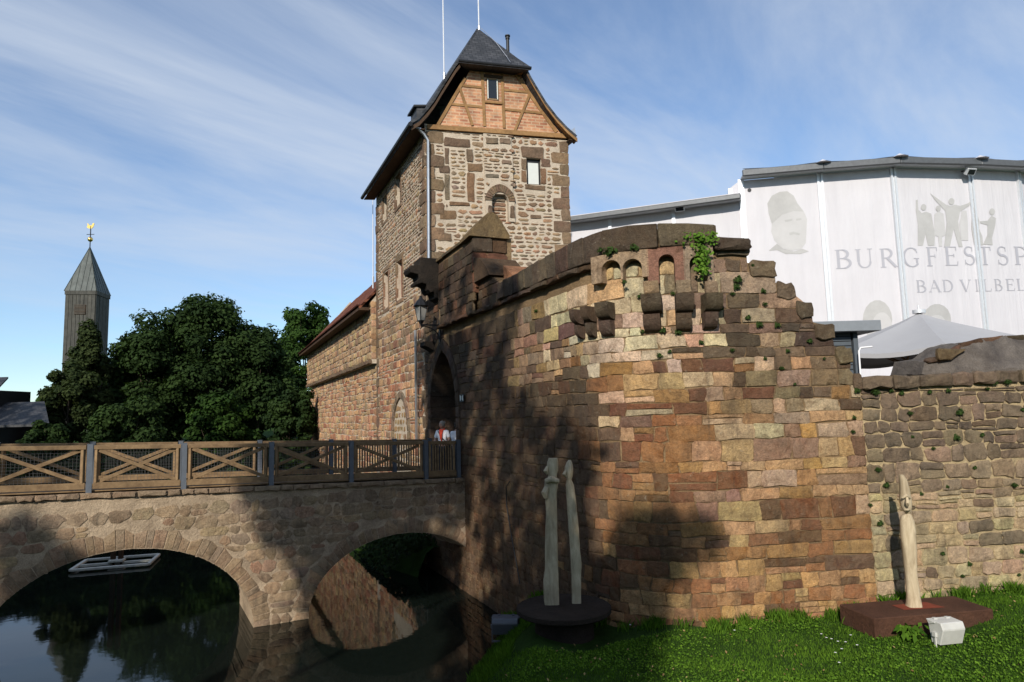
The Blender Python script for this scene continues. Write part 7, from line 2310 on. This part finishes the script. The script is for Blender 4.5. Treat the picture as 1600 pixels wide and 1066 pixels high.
SH_RIGHT = [(930, 815), (990, 790), (1060, 805), (1115, 825), (1105, 860), (1050, 900), (1025, 975), (930, 975)]
SH_BRIDGE = [[(398, 700), (560, 690), (718, 690), (718, 900), (480, 950), (470, 880), (405, 850), (392, 770)], [(0, 800), (40, 815), (100, 850), (130, 880), (60, 930), (0, 965)]]
SH_LAWN = [(720, 960), (930, 950), (1050, 985), (1000, 1030), (1000, 1066), (720, 1066)]
sp = shade_pts()
rs = np.random.default_rng(77); rr = random.Random(78)
near = [((-14.5, -9.5), 'tall leafy tree on the near bank throwing shade on the bridge', []), ((-9.5, -13.5), 'tall leafy tree on the near bank throwing shade on the gate wall', []), ((-5.0, -17.0), 'tall leafy tree on the near bank throwing shade on the lawn', [])]
for p in sp:
    k = rr.uniform(29, 37)
    c = p + TO_SUN * k
    i = min(range(3), key=lambda j: (c.x - near[j][0][0]) ** 2 + (c.y - near[j][0][1]) ** 2)
    near[i][2].append(((c.x, c.y, c.z), rr.uniform(.28, .55)))
for j, ((bx_, by_), lab, cl_) in enumerate(near):
    if not cl_: continue
    root = empty('tree', (bx_, by_, land_z(bx_, by_)), lab, 'tree', 'tall trees on the near bank')
    C0 = np.array([c for c, r in cl_]); R0 = np.array([r for c, r in cl_])
    per = 34
    idx = np.repeat(np.arange(len(cl_)), per)
    D = rs.normal(size=(len(idx), 3)); D /= np.linalg.norm(D, axis=1)[:, None]
    P = C0[idx] + D * (R0[idx] * rs.uniform(.2, 1.1, len(idx)))[:, None]
    leaf_mesh('crown', P, D + np.array([0, 0, .6]), .15, np.clip(rs.normal(.45, .2, len(idx)), 0, 1), rs, MAT['leaf_mid'], root)
    limb_mesh(root, (bx_, by_, land_z(bx_, by_)), cl_, .34, rr, 8.0)
    print('near tree', j, len(cl_), C0.min(0).round(1), C0.max(0).round(1))

def sky_block_tree(label, x, y, H, R, seed, n=4200, ls=.42):  # extra unseen trees, added to block sky light on the shaded walls
    rng = random.Random(seed); rs = np.random.default_rng(seed)
    gz = land_z(x, y)
    root = empty('tree', (x, y, gz), label, 'tree', 'tall trees on the near bank')
    cl_ = []
    while len(cl_) < 40:
        d = Vector((rng.gauss(0, 1), rng.gauss(0, 1), rng.gauss(0, 1))).normalized() * (rng.uniform(.2, 1) ** .5)
        rc = R * rng.uniform(.28, .45)
        cl_.append(((x + d.x * R * .8, y + d.y * R * .8, gz + H * .55 + d.z * H * .40), rc))
    idx = rs.integers(0, len(cl_), n)
    C = np.array([c for c, r in cl_])[idx]; Rr = np.array([r for c, r in cl_])[idx]
    D = rs.normal(size=(n, 3)); D /= np.linalg.norm(D, axis=1)[:, None]
    leaf_mesh('crown', C + D * (Rr * rs.uniform(.4, 1.05, n))[:, None], D + np.array([0, 0, .5]), ls, np.clip(rs.normal(.4, .2, n), 0, 1), rs, MAT['leaf_dark'], root)
    limb_mesh(root, (x, y, gz), cl_, .4, rng, gz + H * .25)
sky_block_tree('unseen tall dark tree added on the left bank to block sky light, nearest the bridge head', -33, 9, 19, 8, 301)
sky_block_tree('unseen tall dark tree added on the left bank to block sky light, farther from the bridge head', -46, 22, 20, 9, 302)
sky_block_tree('unseen tall dark tree added on the left bank to block sky light, behind the viewer', -31, -8, 19, 8, 303)
sky_block_tree('unseen tall dark tree added far behind the viewer to block sky light', -26, -26, 20, 8, 304)

sky_block_tree('unseen tall dark tree added on the left bank to block sky light, across from the bridge middle', -27, 14, 19, 6.5, 305)
sky_block_tree('unseen tall dark tree added on the left bank to block sky light, just behind the near bridge end', -24.5, -2, 19, 7, 306)
sky_block_tree('unseen round dark tree added behind the viewer to block sky light, to the right', 13, -13, 15, 7, 307)
sky_block_tree('second unseen round dark tree added behind the viewer to block sky light, farther to the right', 24, -5, 15, 7, 308)
sky_block_tree('unseen round dark tree added straight behind the viewer to block sky light', 3, -28, 14, 7, 309)
sky_block_tree('unseen tall dark tree added behind the viewer to block sky light, to the left, farthest back', -12, -34, 17, 8, 310)

# ---- small plants rooted in the joints of the walls
rng = random.Random(55); rs = np.random.default_rng(55)
protos = []
for k in range(3):
    n = 46
    D = rs.normal(size=(n, 3)); D /= np.linalg.norm(D, axis=1)[:, None]
    P = D * rs.uniform(.2, 1, n)[:, None] * np.array([.085, .05, .065]) + np.array([0, -.03, -.01])
    o_ = leaf_mesh('wall_plant', P, D + np.array([0, -.5, .4]), .026, np.clip(rs.normal(.45, .25, n), 0, 1), rs, MAT['leaf_moss'])
    protos.append(o_)
plant_px = [(962, 395, 1.9), (948, 393, 1.2), (997, 390, 1.5), (981, 443, 1.0), (1001, 463, 1.0), (1052, 459, .9), (1005, 518, 1.0), (1037, 516, 1.5), (1059, 519, 1.2), (1031, 555, 1.3), (1046, 549, .8), (1095, 535, .9), (1142, 547, 1.0), (1152, 437, 1.6), (1150, 448, 1.3), (1143, 459, 1.0), (1126, 483, 1.0), (1191, 455, 1.2), (1193, 475, 1.1), (1168, 496, 1.0), (1184, 507, 1.4), (1099, 480, 1.2), (1100, 495, 1.0), (1213, 508, 1.3), (1174, 415, .9), (1264, 533, 1.0), (1230, 548, .8), (1220, 575, 1.0), (1286, 560, .7),
            (1337, 610, 1.3), (1364, 612, 1.6), (1407, 614, 1.3), (1390, 610, .9), (1419, 645, 1.2), (1497, 643, 1.3), (1492, 683, 1.3), (1369, 733, 1.2), (1383, 757, 1.2), (1438, 771, 1.0), (1357, 788, .9), (1373, 816, 1.2), (1333, 652, .9), (1331, 674, 1.0), (1471, 864, 1.0), (1513, 880, .9), (1502, 899, .8), (1589, 897, .9), (1594, 861, 1.0), (1582, 757, 1.3), (1532, 679, .9), (1552, 598, 1.4), (1570, 596, 1.2), (1450, 612, 1.0), (1480, 610, 1.2), (1540, 607, .9), (1596, 640, 1.1), (1424, 682, .7), (1455, 700, .8), (1520, 730, .9), (1478, 760, .8), (840, 486, .9), (1240, 600, .8), (1195, 560, .7)]
plant_objs = []
for i, (u, v, s) in enumerate(plant_px):
    q, z = CASTLE.at(u, v)
    b_, n_ = CASTLE.base(q)
    src = protos[i % 3]
    o_ = src if i < 3 else src.copy()
    if i >= 3: COL.objects.link(o_)
    dd = .20 if (u < 1115 and v < 450 and u > 900) else .03
    o_.location = CASTLE.p(q, z, dd)
    o_.rotation_euler = (0, rng.uniform(-.3, .3), atan2(n_.y, n_.x) + pi / 2)
    sc_ = s * rng.uniform(.7, 1.1) * (.84)
    o_.scale = (sc_, sc_, sc_)
    plant_objs.append((u, v, s, o_))
ORD = 'first second third fourth fifth sixth seventh eighth ninth tenth eleventh twelfth thirteenth fourteenth fifteenth sixteenth seventeenth eighteenth nineteenth twentieth'.split()
def region(u, v):
    if u > 1328:
        if v < 650: return 'along the dark top courses of the curtain wall'
        if v < 740: return 'in the dark middle courses of the curtain wall'
        return 'in the pale lower courses of the curtain wall'
    if u < 1112:
        if v < 400: return 'under the parapet coping of the bastion'
        if v < 500: return 'between the niches and corbels'
        return 'just below the corbels of the bastion'
    if v < 500: return 'high on the broken steps of the bastion'
    return 'low below the broken steps of the bastion'
by = {}
for u, v, s, o_ in plant_objs: by.setdefault(region(u, v), []).append((u, v, s, o_))
for rg_, L_ in by.items():
    for k, (u, v, s, o_) in enumerate(sorted(L_, key=lambda x: x[0])):
        tag(o_, '%s green plant, %s from the left %s' % ('bushy' if s > 1.25 else 'tiny' if s < .95 else 'small', ORD[k], rg_), 'wall plant', 'small plants in the wall joints')
# bright ivy spilling over the parapet
P, D = [], []
for k in range(330):
    f = rng.random()
    u = 1098 + rng.gauss(0, 8.5) * (1 - .45 * f); v = 366 + 62 * f ** 1.2 + rng.gauss(0, 3)
    if v < 385: u = 1098 + rng.gauss(0, 13)
    q, z = CASTLE.at(u, v, .25)
    P.append(CASTLE.p(q, z, rng.uniform(.2, .34))); D.append((.2, -1, .5))
ivy = leaf_mesh('foliage', np.array([tuple(p) for p in P]), np.array(D), .036, np.clip(rs.normal(.5, .28, len(P)), 0, 1), rs, MAT['leaf_ivy'], empty('ivy', P[0], 'bright green ivy clump hanging over the parapet beside the last niche', 'ivy'), .8)
mb = MB(); mb.tube([CASTLE.p(*CASTLE.at(1100, 372, .2), .2), CASTLE.p(*CASTLE.at(1098, 400, .25), .25), CASTLE.p(*CASTLE.at(1101, 428, .22), .22)], [.015, .012, .006], 5); mb.build('stem', MAT['bark'], ivy.parent)
# dark cable on the gate wall
mb = MB(); pts_ = [CASTLE.p(*CASTLE.at(u, v), .06) for u, v in ((800, 752), (794, 760), (795, 790), (803, 840), (812, 890), (816, 912))]; mb.tube(pts_, .014, 5)
cb = mb.build('cable', MAT['dark_metal'], smooth=60); tag(cb, 'thin dark cable curving down the shaded gate wall above the grass bank', 'cable')

# ---- lawn blades, clover leaves and daisies
rs = np.random.default_rng(12)
def scatter(n, x0, x1, y0, y1):
    X = rs.uniform(x0, x1, n); Y = rs.uniform(y0, y1, n)
    Z = np.array([lawn_z(a, b) for a, b in zip(X, Y)])
    return X, Y, Z
def grass_patch(n, x0, x1, y0, y1, h0, h1, wd):
    X, Y, Z = scatter(n, x0, x1, y0, y1)
    keep = Z > .02
    # keep off the plinths and out of the walls
    keep &= ~((X - (cxp.x + .15)) ** 2 + (Y - (Y1 - .12)) ** 2 < 1.0)
    cx3, cy3 = (corn[0].x + corn[2].x) / 2, (corn[0].y + corn[2].y) / 2
    def inside_quad(X, Y):
        m = np.ones(len(X), bool)
        for i in range(4):
            a, b = corn[i], corn[(i + 1) % 4]
            sgn = (b.x - a.x) * (cy3 - a.y) - (b.y - a.y) * (cx3 - a.x)
            m &= (((b.x - a.x) * (Y - a.y) - (b.y - a.y) * (X - a.x)) * sgn > 0)
        return m
    keep &= ~inside_quad(X, Y)
    g = (X - G0[0]) * NG[0] + (Y - G0[1]) * NG[1]; r_ = (X - B0[0]) * .1375 + (Y - B0[1]) * -.9905
    dc = np.hypot(X - CASTLE.c.x, Y - CASTLE.c.y)
    keep &= ((g > .03) | (dc > 0)) & (r_ > .03) | ((g > .03) & (X < 1.2))
    keep &= ~((g < .03) & (r_ < .03))
    X, Y, Z = X[keep], Y[keep], Z[keep]
    n = len(X)
    pat = .5 + .5 * np.sin(X * 2.1 + 1.3 * np.sin(Y * 1.7)) * np.sin(Y * 2.7 + X)
    h = rs.uniform(h0, h1, n) * (.65 + .6 * pat)
    a = rs.uniform(0, 2 * pi, n); l = rs.uniform(.1, .75, n) * h
    la_ = rs.uniform(0, 2 * pi, n)
    V = np.empty((n, 4, 3))
    dx, dy = np.cos(a) * wd, np.sin(a) * wd
    tx, ty = np.cos(la_) * l, np.sin(la_) * l
    V[:, 0] = np.stack([X - dx, Y - dy, Z - .01], 1); V[:, 1] = np.stack([X + dx, Y + dy, Z - .01], 1)
    V[:, 2] = np.stack([X + dx * .6 + tx * .45, Y + dy * .6 + ty * .45, Z + h * .62], 1); V[:, 3] = np.stack([X + tx, Y + ty, Z + h], 1)
    return V, np.clip(.15 + .5 * pat + rs.normal(0, .2, n), 0, 1)
def quads(name, V, val, mat):
    n = len(V)
    me = bpy.data.meshes.new(name)
    me.vertices.add(4 * n); me.loops.add(4 * n); me.polygons.add(n)
    me.vertices.foreach_set('co', V.astype(np.float32).ravel())
    me.loops.foreach_set('vertex_index', np.arange(4 * n, dtype=np.int32))
    me.polygons.foreach_set('loop_start', np.arange(0, 4 * n, 4, dtype=np.int32))
    me.polygons.foreach_set('loop_total', np.full(n, 4, dtype=np.int32))
    me.update(calc_edges=True)
    if val is not None:
        a = me.attributes.new('Col', 'FLOAT', 'POINT'); a.data.foreach_set('value', np.repeat(val, 4).astype(np.float32))
    return link(name, me, mat)
Va, va = grass_patch(175000, -1.2, 13.5, 8.2, 15.2, .02, .06, .006)
Vb, vb = grass_patch(26000, -1.2, 2.2, 13, 19.2, .06, .16, .007)
tq = rs.uniform(7.6, 20.0, 9000); td = np.abs(rs.normal(0, .13, 9000)) + .04
Tx = []
for a_q, a_d in zip(tq, td):
    p_ = CASTLE.p(a_q, 0, a_d); Tx.append((p_.x, p_.y))
Tx = np.array(Tx); Tz = np.array([lawn_z(a, b) for a, b in Tx])
clus = (np.sin(tq * 5.1) + np.sin(tq * 11.3 + 1) + rs.normal(0, .5, len(tq))) > .1
Tx, Tz = Tx[clus], Tz[clus]
nT = len(Tx); hT = rs.uniform(.08, .24, nT); aT = rs.uniform(0, 2 * pi, nT); lT = rs.uniform(.1, .6, nT) * hT; bT = rs.uniform(0, 2 * pi, nT)
Vt = np.empty((nT, 4, 3)); ddx, ddy = np.cos(aT) * .006, np.sin(aT) * .006
Vt[:, 0] = np.stack([Tx[:, 0] - ddx, Tx[:, 1] - ddy, Tz - .01], 1); Vt[:, 1] = np.stack([Tx[:, 0] + ddx, Tx[:, 1] + ddy, Tz - .01], 1)
Vt[:, 2] = np.stack([Tx[:, 0] + ddx * .6 + np.cos(bT) * lT * .45, Tx[:, 1] + ddy * .6 + np.sin(bT) * lT * .45, Tz + hT * .62], 1); Vt[:, 3] = np.stack([Tx[:, 0] + np.cos(bT) * lT, Tx[:, 1] + np.sin(bT) * lT, Tz + hT], 1)
g_ = quads('grass', np.concatenate([Va, Vb, Vt]), np.concatenate([va, vb, np.clip(rs.normal(.4, .25, nT), 0, 1)]), MAT['grass']); tag(g_, kind='stuff')
tb_ = rs.uniform(-30, -2.8, 9000); db_ = rs.uniform(0, 1.8, 9000)
zb_w = np.interp(db_, [.0, .5, 1.1, 1.6, 2.0], [.95, .85, .66, .25, -.4]) + rs.uniform(0, .28, 9000)
Pw = np.stack([G0[0] + dgv.x * tb_ + ngv.x * db_, G0[1] + dgv.y * tb_ + ngv.y * db_, zb_w], 1)
wd_ = leaf_mesh('bank_weeds', Pw, np.tile(np.array([-.5, -.4, .8]), (9000, 1)), .09, np.clip(rs.normal(.35, .25, 9000), 0, 1), rs, MAT['leaf_dark'], None, .6); tag(wd_, kind='stuff')
# broad low leaves
X, Y, Z = scatter(60000, -1.0, 13, 8.2, 14.8)
Vc, vc = grass_patch(10, 0, 1, 9, 10, .03, .05, .01)
keep = (Z > .05) & (((X - B0[0]) * .1375 + (Y - B0[1]) * -.9905) > .05) & ((np.sin(X * 1.3 + Y) + np.sin(Y * 2.3 - X * .7) + rs.normal(0, .5, len(X))) > -.2)
keep &= ~(((X - (cxp.x + .15)) ** 2 + (Y - (Y1 - .12)) ** 2) < 1.05)
cx3, cy3 = (corn[0].x + corn[2].x) / 2, (corn[0].y + corn[2].y) / 2
keep &= ~((np.abs(X - cx3) < 1.5) & (np.abs(Y - cy3) < .65))
Pp = np.stack([X, Y, Z + rs.uniform(.02, .06, len(X))], 1)[keep]
c_l = leaf_mesh('clover', Pp, np.tile(np.array([0, -.15, 1.0]), (len(Pp), 1)), .019, np.clip(rs.normal(.55, .25, len(Pp)), 0, 1), rs, MAT['grass'], None, .75); tag(c_l, kind='stuff')
MAT['dry_leaf'] = m_leaf('dry fallen leaf', (0.16, 0.09, 0.035), (0.34, 0.25, 0.11), .1)
X, Y, Z = scatter(520, -.8, 13, 8.4, 14.4)
kp = (((X - B0[0]) * .1375 + (Y - B0[1]) * -.9905) > .05)
dl = leaf_mesh('fallen_leaves', np.stack([X, Y, Z + .055], 1)[kp], np.tile(np.array([0, -.2, 1.0]), (int(kp.sum()), 1)), .024, rs.uniform(0, 1, int(kp.sum())), rs, MAT['dry_leaf'], None, .6); tag(dl, kind='stuff')
mb = MB()
r5 = random.Random(5)
dz_ = [(1310, 1012), (1316, 1024), (1300, 1008), (1312, 1046), (1292, 1006), (1330, 1002), (985, 985), (870, 968), (866, 982), (878, 975), (805, 955), (812, 962), (1148, 994), (850, 960), (1322, 1013), (1284, 1000), (1340, 1018), (860, 990), (1306, 1030)]
for (u, v) in dz_:
    y = 11.0
    for _ in range(40):
        p = aty(u, v, y); y = min(max(y + (p.z - lawn_z(p.x, p.y)), 7), 18)
    p = aty(u, v, y)
    for k in range(7):
        a = 2 * pi * k / 7
        c = Vector((p.x, p.y, lawn_z(p.x, p.y) + .10))
        d = Vector((cos(a), sin(a), .15)) * .022; e = Vector((-sin(a), cos(a), 0)) * .008
        mb.add([c, c + d * .7 + e, c + d, c + d * .7 - e], [(0, 1, 2, 3)])
o_ = mb.build('daisies', MAT['petal']); tag(o_, kind='stuff')
# dock plant by the square plinth and weeds along the wall foot
def rosette(u, v, s, label, n=26):
    y = 11.5
    for _ in range(40):
        p = aty(u, v, y); y = min(max(y + (p.z - lawn_z(p.x, p.y)), 7), 18)
    p = aty(u, v, y); gz = lawn_z(p.x, p.y)
    P_, D_ = [], []
    for k in range(n):
        a = rng.uniform(0, 2 * pi); r_ = rng.uniform(.03, .27) * s
        P_.append((p.x + cos(a) * r_, p.y + sin(a) * r_ * .8, gz + rng.uniform(.05, .20) * s)); D_.append((cos(a) * .5, sin(a) * .5 - .3, 1))
    o_ = leaf_mesh('dock_plant', np.array(P_), np.array(D_), .075 * s, np.clip(rs.normal(.35, .2, n), 0, 1), rs, MAT['grass'], None, .45)
    tag(o_, label, 'plant')
rosette(1420, 1000, 1.15, 'broad leaved dock plant in the grass before the square plinth', 60)
